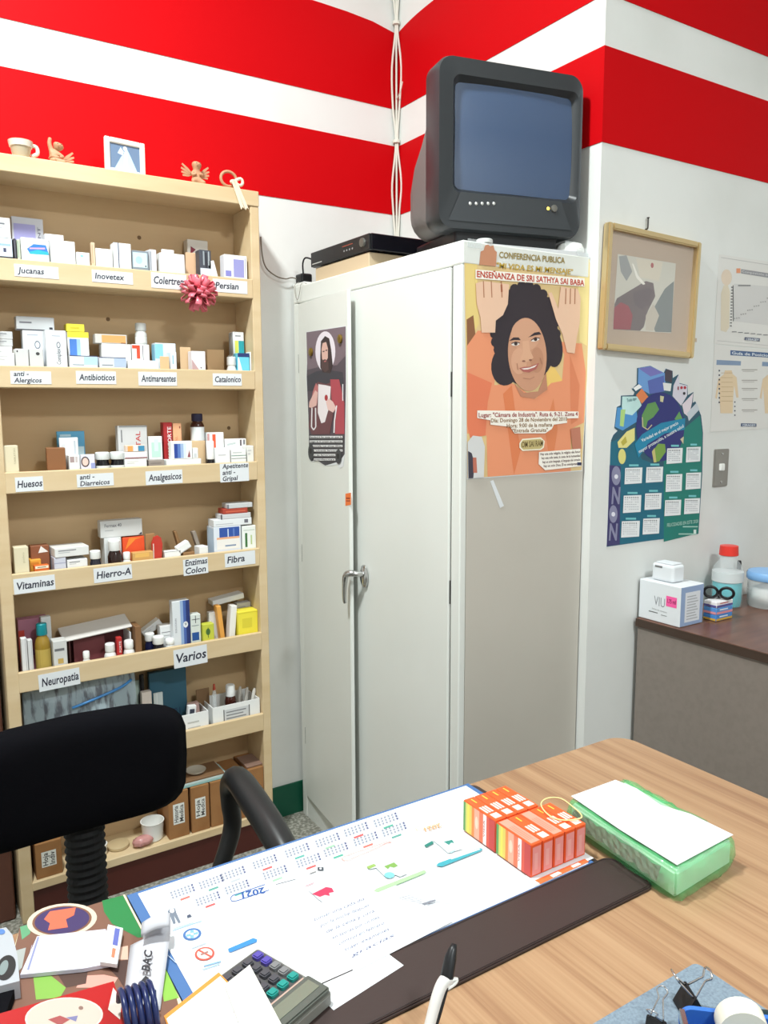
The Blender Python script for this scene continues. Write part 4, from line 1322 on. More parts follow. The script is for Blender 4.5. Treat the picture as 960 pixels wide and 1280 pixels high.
pack(0, 119.5, 141, 311, 'low white carton above the card reading Inovetex', pr=[('r', .1, .2, .5, .24, (210, 200, 195))])
pack(0, 141.5, 164, 304, 'tall white carton with one dark vertical stripe on the top shelf', pr=[('r', .26, 0, .31, 1, (40, 44, 80)), ('r', .0, 0, .26, 1, (206, 216, 232))])
pack(0, 165, 186, 313.5, 'grey carton with a pale blue window on the top shelf', (130, 140, 150), pr=[('r', .04, .12, .9, .9, (196, 220, 230)), ('e', .4, .5, .2, .2, (166, 196, 206)), ('e', .8, .2, .04, .05, DK)])
pack(0, 187, 196, 312, 'narrow white and grey carton beside the grey windowed carton', (226, 228, 234), pr=[('r', .0, 0, .2, .9, (150, 156, 166))], yaw=.12)
pack(0, 202, 218, 312, 'white card peeping up behind a white carton on the top shelf', lay=1, d=.006, pr=[('e', .85, .8, .04, .05, (90, 80, 120))], name='card', cat='card')
pack(0, 199.5, 231, 317, 'wide white carton above the card reading Colertrem', pr=[])
pack(0, 232, 248, 316, 'tan carton flap standing behind the red ribbon bow', (222, 182, 146), lay=1, d=.004, pr=[], name='carton_flap', cat='card')
pack(0, 234, 260, 300, 'silver-beige carton with a dark red mark on the top shelf', (206, 200, 190), 2, pr=[('p', [(.12, .55), (.4, .72), (.16, .8)], (120, 30, 50))])
pack(0, 249, 264, 312.5, 'dark photo-printed carton above the red ribbon bow', (70, 74, 84), pr=[('r', .05, .0, .95, .28, (206, 214, 224)), ('r', .5, .3, .62, .9, (30, 30, 40)), ('r', .3, .4, .42, .95, (150, 160, 166)), ('r', .74, .4, .84, .95, (166, 176, 180))])
pack(0, 268, 277, 327, 'slanted white card between dark and lavender cartons on the top shelf', d=.012, tilt=-.25, pr=[], name='card', cat='card')
pack(0, 280, 309, 319, 'white carton with lavender square at the right of the top shelf', side=(232, 232, 240), pr=[('r', .4, .04, .86, .82, LAV), ('r', .05, .05, .3, .3, (130, 130, 200)), ('r', .9, .06, .93, .9, (170, 170, 190))])
# ---- row 2
t = pack(1, -4, 18.5, 441, 'low white carton at the left end of the second shelf', pr=TXT((200, 202, 204)))
t0 = pack(1, -4, 16, 433, 'white carton beneath the pair of thin grey cartons, second shelf left', lay=1, pr=TXT((200, 202, 204)))
t0 = pack(1, -4, 16.5, 424.2, 'thin grey carton, lower of the pair at second shelf left', GRY, lay=1, on=t0, pr=TXT())
pack(1, -4, 16.3, 414.2, 'thin grey carton, upper of the pair at second shelf left', GRY, lay=1, on=t0, pr=TXT())
pack(1, 19, 36, 436, 'small grey-white carton, left one of two before the oval-logo cartons', (206, 207, 206), pr=[('r', .1, .8, .2, .9, DK)])
pack(1, 36.5, 54.5, 436, 'small grey-white carton with a dark spot, second shelf', (206, 207, 206), pr=[('e', .6, .72, .14, .09, (60, 60, 60))])
t1 = pack(1, 28, 56, 413, 'white carton with a thin oval loop, left of its twin', (220, 224, 230), lay=1, pr=[('e', .65, .6, .14, .12, (120, 124, 134)), ('e', .65, .6, .09, .08, (220, 224, 230)), ('r', .2, .86, .7, .89, (170, 176, 190))])
pack(1, 56.5, 83, 413, 'white carton with vertical lettering and oval loop, second shelf', (222, 226, 230), lay=0, pr=[('v', 'Complex', .68, .06, .5, .2, (110, 114, 124)), ('e', .6, .6, .1, .09, (120, 124, 134)), ('e', .6, .6, .06, .06, (222, 226, 230)), ('r', .3, .84, .7, .86, (170, 176, 190))])
pack(1, 20, 68, 396, 'long silver carton lying on top of the oval-logo cartons', (188, 190, 192), lay=1, on=t1, pr=[('r', .08, .5, .4, .62, (110, 110, 116)), ('r', .86, .1, .95, .26, DK), ('r', .0, .0, 1, .06, DK)])
t2 = pack(1, 84, 111, 415, 'white and blue carton with a yellow top band, second shelf', lay=1, pr=[('r', 0, .84, 1, 1, (236, 222, 60)), ('r', .08, .3, .42, .8, (70, 120, 196)), ('r', .42, .3, .6, .8, (150, 186, 226))])
pack(1, 83, 106, 405, 'small bright yellow carton on top of the white and blue carton', (240, 226, 70), lay=1, on=t2, pr=[('r', .2, .4, .7, .6, (206, 190, 40))])
pack(1, 87, 122.5, 444.5, 'low white and blue carton above the card reading Antibioticos', pr=[('r', .0, .93, 1, 1, (60, 70, 110)), ('r', .5, .2, 1, .9, (176, 206, 232)), ('r', .1, .16, .5, .24, (130, 150, 170))])
pack(1, 124, 158, 446.5, 'low silver-blue carton right of the low white and blue carton', (206, 210, 218), pr=[('r', .0, .93, 1, 1, (60, 70, 110)), ('r', .55, .1, 1, .9, (172, 190, 220)), ('r', .1, .2, .5, .28, (130, 140, 150))])
t3 = pack(1, 127, 164, 430, 'wide white carton under the orange carton, second shelf', lay=1, pr=[('r', .0, .8, .6, .96, (244, 232, 210)), ('r', .02, .3, .06, .4, (190, 60, 60))])
pack(1, 119, 159, 418, 'silver carton with an orange panel lying above white cartons', (206, 202, 196), lay=1, on=t3, pr=[('r', .2, .1, .96, .9, (226, 164, 100)), ('r', .8, .05, .96, .14, (150, 90, 50))])
t4 = pack(1, 165, 187, 430.5, 'white carton with a red flag shape, second shelf middle', lay=1, pr=[('p', [(.0, .96), (.45, .96), (.45, .4), (.25, .4), (.25, .82), (.0, .82)], (226, 70, 40)), ('r', .6, .3, .64, .96, (70, 60, 80))])
bottle(1, 168.5, 183, 404, 'small translucent white bottle standing on the red flag carton', (214, 216, 214), (206, 208, 206), (226, 228, 226), lay=1, on=t4, capf=.36, neck=.8)
pack(1, 160, 199, 450.5, 'low plain white carton above the card reading Antimareantes', pr=[('r', .3, .3, .7, .36, (220, 220, 220))])
pack(1, 193.5, 220, 429, 'light blue and white carton in the middle of the second shelf', (216, 230, 240), lay=1, side=(150, 206, 230), pr=[('r', 0, .4, .38, .96, (140, 204, 228)), ('t', 'C', .7, .5, .86, .16, DK)])
pack(1, 200, 212, 445.5, 'small tan carton flap before the light blue carton', (224, 184, 140), d=.004, pr=[], name='carton_flap', cat='card')
pack(1, 213, 221, 440, 'narrow pale carton beside the small tan flap', (222, 228, 234), pr=[('r', .3, .3, .5, .8, (150, 190, 210))])
pack(1, 225, 239, 434, 'tan cardboard divider left of the white and mauve card', (214, 182, 142), lay=1, d=.004, pr=[], name='carton_flap', cat='card')
pack(1, 239.5, 257, 439, 'white carton with a mauve corner between tan dividers', (240, 232, 236), pr=[('p', [(.0, 0), (.5, 0), (.0, .55)], (190, 158, 160)), ('e', .66, .1, .06, .03, DK)])
pack(1, 258, 281, 437, 'tan cardboard divider right of the white and mauve carton', (206, 170, 126), lay=1, d=.004, pr=[], name='carton_flap', cat='card', yaw=.1)
t5 = pack(1, 290, 307, 444, 'white carton below the tall teal and yellow box', lay=1, pr=[])
pack(1, 291, 305, 415, 'tall narrow white box with teal and yellow bars, second shelf', (226, 228, 228), lay=1, on=t5, pr=[('r', .16, .04, .48, .62, (216, 214, 90)), ('r', .5, .04, 1, .62, (30, 150, 160)), ('r', .2, .8, .7, .86, (150, 150, 156))], side=(180, 186, 190))
bottle(1, 283.5, 295, 446, 'short white bottle at the right of the second shelf', (232, 232, 230), (226, 228, 228), None, capf=.3, neck=.8)
pack(1, 297, 312, 441.5, 'cyan and white carton with navy top, second shelf right end', (110, 206, 232), pr=[('r', 0, .78, 1, 1, (34, 50, 110)), ('p', [(.0, .0), (.36, 0), (.1, .75), (.0, .75)], (238, 240, 242))])
pack(1, 312.5, 321, 440, 'plain white carton squeezed at the right end of second shelf', pr=[])
# ---- row 3
pack(2, 3, 23, 557, 'cream carton alone at the left end of the third shelf', CRM, pr=[('v', 'TABLETAS', .8, .3, .9, .12, (180, 170, 140))])
pack(2, 58, 82, 560, 'brown cardboard tray end on the third shelf', (140, 92, 56), lay=0, d=.05, pr=[], yaw=-.12, name='cardboard_tray', cat='tray')
pack(2, 71, 106, 539, 'blue leaflet pack standing at the back of third shelf', (96, 170, 210), lay=2, d=.012, pr=[('r', .1, .86, .5, .92, (190, 222, 236)), ('r', .0, .0, 1, .3, (220, 228, 232)), ('r', .72, .3, .96, .6, (200, 224, 232))])
pack(2, 74, 98, 547, 'white printed leaflet before the blue leaflet pack', lay=1, d=.006, pr=[('r', .1, .3, .3, .8, (214, 218, 222)), ('r', .76, .3, .86, .9, (190, 196, 204))], name='leaflet', cat='leaflet')
pack(2, 86, 100, 569, 'small white box with grey print beside the brown tray end', pr=[('r', .1, .5, .5, .9, (170, 150, 150)), ('r', .6, .5, .8, .9, (200, 190, 190))], y=YLIP+.012)
pack(2, 101, 119, 568, 'small card with a dark oval ring before the white-capped jars', (222, 220, 232), d=.01, pr=[('e', .3, .5, .3, .36, (60, 40, 46)), ('e', .3, .5, .22, .28, (226, 200, 190)), ('r', .7, 0, 1, .4, (150, 160, 210))])
bottle(2, 119, 137, 565, 'short black jar with white cap, left of the pair on third shelf', (20, 18, 22), (232, 236, 236), WHT, capf=.24, neck=.86, lo=.6, hi=.75)
bottle(2, 137.5, 155, 564.5, 'short black jar with white cap, right of the pair on third shelf', (20, 18, 22), (232, 236, 236), WHT, capf=.24, neck=.86, lo=.6, hi=.75)
pack(2, 147, 184, 532, 'large pale grey carton with red side lettering, third shelf', (206, 206, 206), lay=1, d=.03, pr=[('v', 'VITAL', .76, .3, .86, .16, (190, 60, 60)), ('r', .1, .6, .14, .9, (120, 120, 124)), ('r', .04, .96, 1, 1, (150, 150, 150))])
t6 = pack(2, 156, 184, 574, 'low white carton under a striped one on the third shelf', (232, 232, 230), pr=TXT((210, 210, 212)))
t6 = pack(2, 156, 184.5, 565, 'low white carton with a dark red stripe on the third shelf', on=t6, pr=[('r', 0, .1, 1, .24, (130, 40, 60))])
pack(2, 157, 182, 556.5, 'row of orange and blue blister packs on the striped carton', (226, 206, 190), on=t6, d=.02, pr=[('r', .1, .1, .36, .9, (236, 164, 90)), ('r', .64, .1, .96, .9, (60, 140, 180)), ('r', .4, .1, .6, .9, (226, 232, 240))], name='blister_pack', cat='pack')
pack(2, 185.5, 203, 545.5, 'white carton with mint green print on the third shelf', lay=1, pr=[('r', .2, .3, .9, .8, (190, 226, 212)), ('r', .4, .5, .7, .9, (214, 236, 230))], d=.03)
pack(2, 186, 206, 575, 'low grey wedge-shaped carton on the third shelf', (150, 140, 134), pr=[('r', .1, .4, .8, .6, (130, 120, 116))])
pack(2, 204, 215.5, 528, 'tall dark red carton with white lettering, third shelf', (172, 40, 44), lay=1, d=.03, pr=[('v', 'MAX FORTE', .85, .1, .9, .42, (236, 226, 226))], side=(150, 30, 36))
pack(2, 216, 227, 529, 'tall pale orange carton beside the dark red carton', (232, 172, 130), lay=1, d=.03, pr=[('e', .8, .9, .08, .03, (150, 80, 60)), ('v', 'NATURAL', .5, .1, .7, .3, (214, 140, 100))])
pack(2, 213, 241, 551.5, 'white carton with a deep blue gradient square, third shelf', yb=576, on=None, zbase=None, pr=[('r', .14, .12, .3, .86, (34, 66, 150)), ('r', .3, .12, .44, .86, (86, 120, 190)), ('r', .44, .12, .58, .86, (160, 184, 220)), ('r', .58, .12, .7, .86, (214, 226, 240)), ('p', [(.76, .1), (.9, .1), (.86, .5)], (150, 80, 90))]) if False else None
t7 = pack(2, 208, 252, 574, 'low white carton under the blue gradient carton, third shelf', d=.035, pr=[])
pack(2, 213.5, 240.5, 551.5, 'white carton with a deep blue gradient square, third shelf', on=t7, d=.024, pr=[('r', .14, .06, .3, .86, (34, 66, 150)), ('r', .3, .06, .44, .86, (86, 120, 190)), ('r', .44, .06, .58, .86, (160, 184, 220)), ('r', .58, .06, .7, .86, (214, 226, 240)), ('p', [(.76, .1), (.9, .1), (.86, .5)], (150, 80, 90))])
pack(2, 241, 248, 560, 'tiny white carton beside the blue gradient carton', on=t7, d=.024, pr=[('r', .2, .1, .7, .5, (206, 210, 214))])
t8 = pack(2, 238, 257, 551, 'tan carton supporting the brown syrup bottle', (220, 190, 150), lay=1, pr=[], d=.036)
bottle(2, 238, 254.5, 517, 'brown syrup bottle with navy cap standing highest on third shelf', (64, 30, 18), (30, 28, 60), (226, 230, 232), lay=1, on=t8, capf=.28, neck=.7, lo=.0, hi=.7)
bottle(2, 257.5, 267.5, 551, 'slim dark bottle with white cap on the third shelf', (26, 22, 26), (240, 240, 240), (60, 56, 60), capf=.5, neck=.8)
pack(2, 259, 280, 540.5, 'white carton with an orange-red bar on the third shelf', lay=1, pr=[('r', .3, .5, .5, .94, (230, 88, 50)), ('r', 0, .2, .12, .96, (206, 150, 150))])
t9 = pack(2, 269, 288, 560, 'white carton above the card reading Apetitente, third shelf', pr=[('r', .2, .5, .7, .56, (190, 190, 196))])
pack(2, 281, 308, 548.5, 'white carton with small dark prints at back of third shelf', lay=1, pr=[('r', .7, .7, .78, .96, (90, 80, 90)), ('r', .86, .75, .94, .96, (110, 110, 120)), ('p', [(.1, .8), (.5, .86), (.5, .78), (.1, .72)], (190, 200, 200))])
pack(2, 289, 308, 562, 'low white carton with green stripes, third shelf right', pr=[('r', 0, .5, 1, .56, (120, 150, 140)), ('r', 0, .28, 1, .33, (120, 130, 130)), ('r', .1, .74, .7, .8, (190, 196, 196))])
pack(2, 309, 324, 557, 'plain white carton at the right end of the third shelf', (226, 226, 222), pr=TXT((200, 200, 200)))
# ---- row 4
pack(3, 17, 36, 684, 'cream carton at the left end of the fourth shelf', CRM, pr=[('v', 'polvo', .7, .4, .8, .14, (190, 182, 150))])
pack(3, 38, 62, 682, 'brown carton with a white triangle on the fourth shelf', (140, 84, 56), lay=1, pr=[('p', [(.4, .72), (.94, .74), (.56, .98)], (240, 236, 232))])
pack(3, 37, 52, 699.5, 'yellow carton behind the orange tin on the fourth shelf', (226, 164, 60), pr=[('r', .1, .5, .8, .8, (206, 130, 40))], y=YLIP+.03)
pack(3, 43, 62, 706.5, 'orange tin with a cream label on the fourth shelf', (214, 104, 40), d=.02, pr=[('r', .06, .5, .96, .9, (240, 230, 206)), ('r', .2, .62, .8, .76, (120, 110, 90))], name='tin', cat='tin')
t10 = pack(3, 67.5, 83, 697, 'lavender-grey carton on the fourth shelf', (200, 202, 216), pr=[('r', 0, .5, 1, .56, (160, 164, 190))], d=.06)
t11 = pack(3, 84, 110, 699, 'white carton under a flat white carton, fourth shelf', (228, 228, 228), pr=TXT(), d=.06)
pack(3, 68, 112, 684, 'flat white carton lying across two cartons, fourth shelf', (224, 224, 222), on=max(t10, t11), pr=TXT(), d=.075, yaw=.05)
bottle(3, 112, 126, 688, 'dark jar with white cap beside the flat white carton', (40, 40, 50), WHT, None, capf=.28, neck=.85)
t12 = pack(3, 130, 152, 672, 'white carton behind the dark bottle, under the long silver carton', (222, 224, 224), lay=1, pr=[], d=.05)
pack(3, 125, 178, 650, 'long silver carton lying crosswise high on the fourth shelf', (208, 208, 206), lay=1, on=t12, pr=[('t', 'Fermax 40', .1, .62, .5, .2, (110, 110, 116)), ('r', .1, .4, .3, .45, (176, 176, 176)), ('p', [(.9, .04), (.98, .04), (.98, .2)], DK)])
bottle(3, 134, 152, 675, 'dark bottle with white cap and white label, fourth shelf', (40, 22, 18), WHT, (222, 226, 226), capf=.28, neck=.72, lo=.05, hi=.32)
bottle(3, 153, 164, 690, 'tiny white bottle above the card reading Hierro-A', (236, 236, 232), WHT, None, capf=.3, neck=.7)
t13 = pack(3, 166, 192, 690, 'tan carton tray holding the orange carton, fourth shelf', (206, 160, 96), pr=[('r', .1, .4, .8, .9, (226, 178, 96))], d=.024)
pack(3, 153, 181, 671, 'bright orange-red carton with yellow blush, fourth shelf', (232, 84, 42), lay=1, pr=[('p', [(.1, .5), (.6, .9), (.95, .96), (.3, .96)], (244, 140, 50)), ('r', .0, .0, 1, .08, (190, 50, 30))])
pack(3, 182, 194, 667, 'brown card divider beside the orange-red carton', (172, 128, 84), lay=1, d=.005, pr=[], yaw=.1, name='carton_flap', cat='card')
q = at(198, 697, 'y', LAY[0])
rh = thing('red_pack', 'red rounded upright pack on the fourth shelf', 'pack', (q.x, LAY[0]+.01, BOARD[3]), 0, 'goods on shelf row 4 from the top')
hh_ = at(198, 670, 'y', LAY[0]).z-BOARD[3]
prism('shell', [(-.014, 0), (.010, 0), (.012, hh_*.4), (.016, hh_*.75), (.012, hh_*.94), (.004, hh_), (-.008, hh_*.97), (-.015, hh_*.8)], .012, M((196, 60, 48), .35), rh, (0, .006, 0), FRONT, bev=.002)
prism('cord', [(-.015, 0), (-.012, 0), (-.011, hh_*.8), (-.014, hh_*.8)], .002, M((222, 190, 180)), rh, (0, -.0065, 0), FRONT)
t14 = pack(3, 206, 226.5, 689, 'flat white carton between red pack and tilted carton, fourth shelf', pr=[('r', .0, .94, 1, 1, (150, 150, 156))], d=.03)
t14b = pack(3, 229, 244, 690, 'brown carton box beneath the tilted white carton', (150, 112, 74), d=.03, pr=[], yaw=.0)
pack(3, 224, 241, 681, 'tilted white carton leaning on the brown divider, fourth shelf', on=t14b+.006, d=.026, yb=690, pr=[('r', .0, .0, 1, .12, (190, 190, 190))], tilt=-.5)
pack(3, 229, 233, 662, 'brown divider standing left of the tilted white carton', (140, 104, 66), lay=1, d=.02, pr=[], name='carton_flap', cat='card', tilt=-.25)
pack(3, 249, 261, 683, 'small white carton left of the grey leaning card', pr=[], yaw=.15)
pack(3, 252, 257, 662, 'grey card leaning left of the blue white carton', (146, 134, 122), lay=1, d=.02, pr=[], name='carton_flap', cat='card', tilt=-.28)
t15 = pack(3, 267, 301.5, 658, 'white carton with dark blue window on the fourth shelf right', (220, 226, 236), d=.06, side=(190, 210, 230), pr=[('r', .2, .5, .94, .96, (44, 80, 160)), ('r', .5, .5, .54, .9, (200, 214, 236)), ('r', .7, .55, .76, .9, (90, 120, 190)), ('r', .1, .1, .94, .56, (236, 232, 228)), ('r', .1, .5, .94, .58, (232, 170, 130)), ('r', .4, .2, .8, .26, (120, 140, 170))])
t16 = pack(3, 302.5, 324, 657, 'white carton with a green leaf bar, fourth shelf right end', (234, 238, 234), d=.06, pr=[('r', .2, .1, .36, .7, (60, 110, 60)), ('r', .6, .2, .7, .6, (180, 200, 140)), ('r', .1, .8, .9, .84, (200, 210, 200))])
t17 = pack(3, 267, 315, 648.5, 'long white carton at the bottom of the stack, fourth shelf right', (228, 230, 232), on=max(t15, t16), pr=[('r', .8, .3, .9, .8, (110, 110, 120)), ('r', .05, .3, .5, .4, (190, 190, 196))], d=.05)
t17 = pack(3, 276, 314, 642, 'thin grey carton second from bottom of the stack', (206, 206, 208), on=t17, pr=[('r', 0, .0, .04, 1, DK)], d=.048)
t17 = pack(3, 279, 310, 635.5, 'thin dark red carton third from bottom of the stack', (172, 66, 50), on=t17, pr=[('r', .1, .3, .9, .6, (206, 96, 70))], d=.046)
pack(3, 284, 316, 629, 'thin grey carton topmost on the stack, fourth shelf right', (200, 202, 204), on=t17, pr=[('r', .0, .0, .06, .9, (110, 110, 116))], d=.046)
# ---- row 5
pack(4, 22, 60, 773, 'mauve and red carton at the back left of the fifth shelf', (168, 110, 130), lay=2, pr=[('r', 0, .2, .2, .8, (190, 60, 50)), ('r', .3, .3, 1, .4, (110, 70, 130))])
pack(4, 51, 64, 771, 'slim white carton behind the amber bottle, fifth shelf', (220, 222, 222), lay=1, d=.02, pr=[], y=YLIP+.06)
bottle(4, 42, 62, 779, 'amber oil bottle with teal cap on the fifth shelf', (150, 120, 44), (24, 140, 150), (186, 160, 80), capf=.2, neck=.6, y=YLIP+.014, lo=.25, hi=.7)
pack(4, 26, 34, 798, 'white narrow carton left of the amber bottle, outer one', (222, 222, 222), pr=[('r', .7, 0, .8, 1, (180, 180, 184))], y=YLIP+.006, d=.02)
pack(4, 34.5, 41, 800, 'white narrow carton left of the amber bottle, inner one', (212, 212, 212), pr=[('r', .7, 0, .8, 1, (180, 180, 184))], y=YLIP+.006, d=.02)
pack(4, 66, 84, 801, 'white carton with grey print right of the amber bottle', (206, 206, 204), pr=[('r', .1, .6, .8, .7, (110, 110, 112)), ('r', .3, .1, .7, .3, (190, 160, 90))], d=.04)
# open white carton: a tray with raised lid
ya_ = YLIP+.03
xa, xb_ = at(86, 800, 'y', ya_).x, at(164, 800, 'y', ya_).x
zl_ = at(120, 797, 'y', ya_).z
oc = thing('open_carton', 'open white carton with raised lid and maroon inside, fifth shelf', 'box', ((xa+xb_)/2, ya_, BOARD[4]), 0, 'goods on shelf row 5 from the top')
w = xb_-xa; h_ = zl_-BOARD[4]
MAR = M((120, 62, 66))
box('back_wall', -w/2, w/2, .075, .078, 0, h_, MAR, oc); box('bottom', -w/2, w/2, 0, .075, 0, .003, MAR, oc)
box('side_wall', -w/2, -w/2+.003, 0, .075, .003, h_, M((70, 40, 40)), oc); box('side_wall', w/2-.003, w/2, 0, .075, .003, h_, PAPER, oc)
box('inner_wall', -w*.4, w*.1, .03, .033, .003, h_*.95, MAR, oc)
lid = box('lid', -w/2-.012, w/2+.008, -.0, .078, 0, .006, M((214, 210, 206)), oc, .002)
lid.location = (-.004, .042, h_+.016); lid.rotation_euler = (.28, -.08, 0)
for x0, x1, yt, lab in ((103, 113, 814, 'tiny white dropper bottle before the open white carton'), (130, 145, 804, 'white tablet bottle before the open carton, middle one'), (154, 168, 800, 'white tablet bottle at the right end of the open carton')):
    bottle(4, x0, x1, yt, lab, (232, 232, 230), WHT, (226, 226, 224), capf=.3, neck=.72, y=YLIP+.003)
pack(4, 146, 153, 797, 'narrow red carton between two white tablet bottles', (186, 44, 44), pr=[('v', 'FORTE', .8, .2, .8, .4, (236, 226, 226))], y=YLIP+.008, d=.018)
pack(4, 169, 177, 783, 'brown cardboard strip beside the dark blue bottles', (132, 96, 64), pr=[], d=.06, name='carton_flap', cat='card')
b1 = bottle(4, 181, 193, 791, 'dark blue jar with white cap, further left of its pair', (26, 30, 64), WHT, None, capf=.28, neck=.86, y=YLIP+.035)
bottle(4, 191, 205, 795, 'dark jar with white cap, nearer one of its pair on fifth shelf', (30, 28, 36), WHT, (200, 204, 206), capf=.3, neck=.86, lo=.0, hi=.4)
tb_ = pack(4, 200, 217, 782, 'white carton with grey lines behind white jar, fifth shelf', (230, 230, 230), lay=1, pr=[('r', .1, .7, .9, .73, (120, 120, 124)), ('r', .1, .55, .7, .58, (170, 170, 170)), ('r', .1, .4, .8, .43, (170, 170, 170))])
pack(4, 179, 206, 774, 'white carton tilted over the dark blue jars, fifth shelf', (226, 226, 224), lay=2, yb=783, zbase=at(192, 789, 'y', LAY[2]).z, pr=TXT((206, 206, 206)), tilt=-.55, d=.03)
pack(4, 186, 205, 800, 'brown carton behind the dark jars under the tilted white carton', (160, 124, 84), lay=2, pr=[], d=.03)
bottle(4, 206.5, 218.5, 798, 'plain white jar beside the tall white and blue box', (230, 232, 232), WHT, None, capf=.25, neck=.8)
pack(4, 215, 237, 751, 'tall white and navy box with a round emblem, fifth shelf', (222, 226, 230), y=YLIP+.014, d=.03, pr=[('r', .45, 0, .62, 1, (150, 176, 214)), ('r', .62, 0, .78, 1, (70, 100, 170)), ('r', .78, 0, 1, 1, (34, 50, 110)), ('e', .74, .46, .14, .07, (236, 238, 242)), ('t', '9', .68, .43, .8, .07, (40, 50, 100)), ('v', 'SOLUCION', .22, .3, .62, .1, (150, 150, 160))])
pack(4, 238, 251, 768, 'slim pale box with a dark cross and blue base, fifth shelf', (216, 222, 216), y=YLIP+.014, d=.03, pr=[('r', .1, .82, .9, .84, DK), ('r', .46, .7, .52, .96, DK), ('r', .1, .1, .8, .38, (30, 80, 150)), ('r', .1, .6, .8, .63, (150, 160, 160))])
pack(4, 253.5, 268, 780, 'small yellow-green box with a dark plant mark, fifth shelf', (196, 200, 70), d=.026, pr=[('e', .45, .55, .2, .2, (70, 110, 50)), ('r', .43, .2, .48, .8, (60, 90, 40)), ('r', 0, 0, 1, .1, (226, 210, 70))])
pack(4, 261, 273, 765, 'white carton left of the orange leaning envelope', (226, 224, 222), lay=1, pr=[('r', .5, .1, .9, .9, (206, 206, 206))], d=.02)
pack(4, 276, 282, 757, 'orange envelope box leaning on the white slab, fifth shelf', (232, 166, 80), y=YLIP+.02, d=.03, tilt=-.10, pr=[])
pack(4, 284, 292, 758, 'white slab carton leaning between orange ones, fifth shelf', (236, 234, 230), y=YLIP+.02, d=.03, tilt=.10, pr=[])
t18 = pack(4, 297.5, 331, 763, 'bright yellow carton at the right end of the fifth shelf', (240, 224, 70), y=YLIP+.008, d=.05, pr=[('r', .2, .3, .7, .7, (224, 208, 60)), ('r', 0, .92, 1, .95, (220, 204, 50))])
t19 = pack(4, 296, 319, 753, 'grey carton stacked behind the yellow carton, fifth shelf', (186, 184, 182), y=YLIP+.062, d=.03, pr=[('r', .1, .8, .6, .9, (160, 160, 160))])
pack(4, 266, 306, 751, 'long white carton lying aslant over the leaning slabs, fifth shelf', (222, 222, 220), y=YLIP+.058, d=.032, yb=758, zbase=t19+.001, pr=[('r', .1, .3, .5, .6, (206, 206, 206))], tilt=-.10) if False else None
lc = thing('medicine_box', 'long white carton lying aslant above the leaning slabs, fifth shelf', 'box', (at(287, 752, 'y', YLIP+.065).x, YLIP+.09, t19+.0002), 0, 'goods on shelf row 5 from the top')
box('carton', -.055, .052, -.026, .018, .0085, .026, M((222, 222, 220)), lc, .0012)
lc.rotation_euler = (0, -.12, 0)
# ---- row 6
ZR6 = BOARD[5]
# plastic bag of papers lying along the shelf
bgx0, bgx1 = at(30, 880, 'y', YLIP+.02).x, at(172, 870, 'y', YLIP+.02).x
pb = thing('plastic_bag', 'clear bag of papers with a blue zip strip behind the chair', 'bag', ((bgx0+bgx1)/2, YLIP+.05, ZR6), 0)
w = bgx1-bgx0
zt_ = at(100, 852, 'y', YLIP+.03).z-ZR6
bm = bmesh.new()
NX, NZ = 24, 8
gv = {}
for s in (0, 1):
    for i in range(NX+1):
        for j in range(NZ+1):
            u, v_ = i/NX, j/NZ
            bul = math.sin(PI*v_)**.6*math.sin(PI*min(max(u, .02), .98))**.4
            y = (-1 if s == 0 else 1)*(.004+.028*bul*(1+.22*math.sin(u*17+v_*5)))
            gv[s, i, j] = bm.verts.new(((u-.5)*w, y, .004+v_*(zt_-.004)*(1-.04*math.sin(u*6))))
for s in (0, 1):
    for i in range(NX):
        for j in range(NZ):
            bm.faces.new((gv[s, i, j], gv[s, i+1, j], gv[s, i+1, j+1], gv[s, i, j+1]))
from_bm('bag_film', bm, mat('cloudy_film', (176, 192, 200), .18, alpha=.82, noise=(9, (112, 116, 124), .5, .62, (6, 1, 1.5)), bump=(30, .5, .006)), pb, smooth=True)
tube('zip_strip', [(-w*.1, -.034, zt_*.72), (w*.1, -.036, zt_*.78), (w*.34, -.03, zt_*.85), (w*.46, -.014, zt_*.9)], .004, M((70, 140, 206), .3), pb, 7, steps=3)
pack(5, 158, 176, 852, 'pale green folder end standing behind the clear paper bag', (196, 214, 202), lay=2, d=.01, pr=[], name='folder', cat='folder')
fb = pack(5, 186, 233, 838, 'dark teal folder standing at the back of the sixth shelf', (52, 96, 116), lay=2, d=.02, pr=[('t', 'E31', .55, .28, .8, .12, (40, 60, 90))], name='folder', cat='folder')
pack(5, 177, 190, 865, 'small white and orange carton by the teal folder', (226, 214, 204), lay=1, pr=[('r', 0, 0, 1, .55, (206, 140, 84))], d=.02)
bottle(5, 172, 182, 843, 'tall dark bottle standing left of the teal folder', (34, 26, 26), (28, 26, 28), (120, 96, 80), lay=1, capf=.2, neck=.5, y=YLIP+.062)
pack(5, 192, 204, 866, 'clear plastic sachet leaning before the teal folder', (206, 214, 214), lay=1, d=.006, pr=[('r', .3, .0, .4, 1, (226, 230, 230))], name='plastic_sachet', cat='sachet')
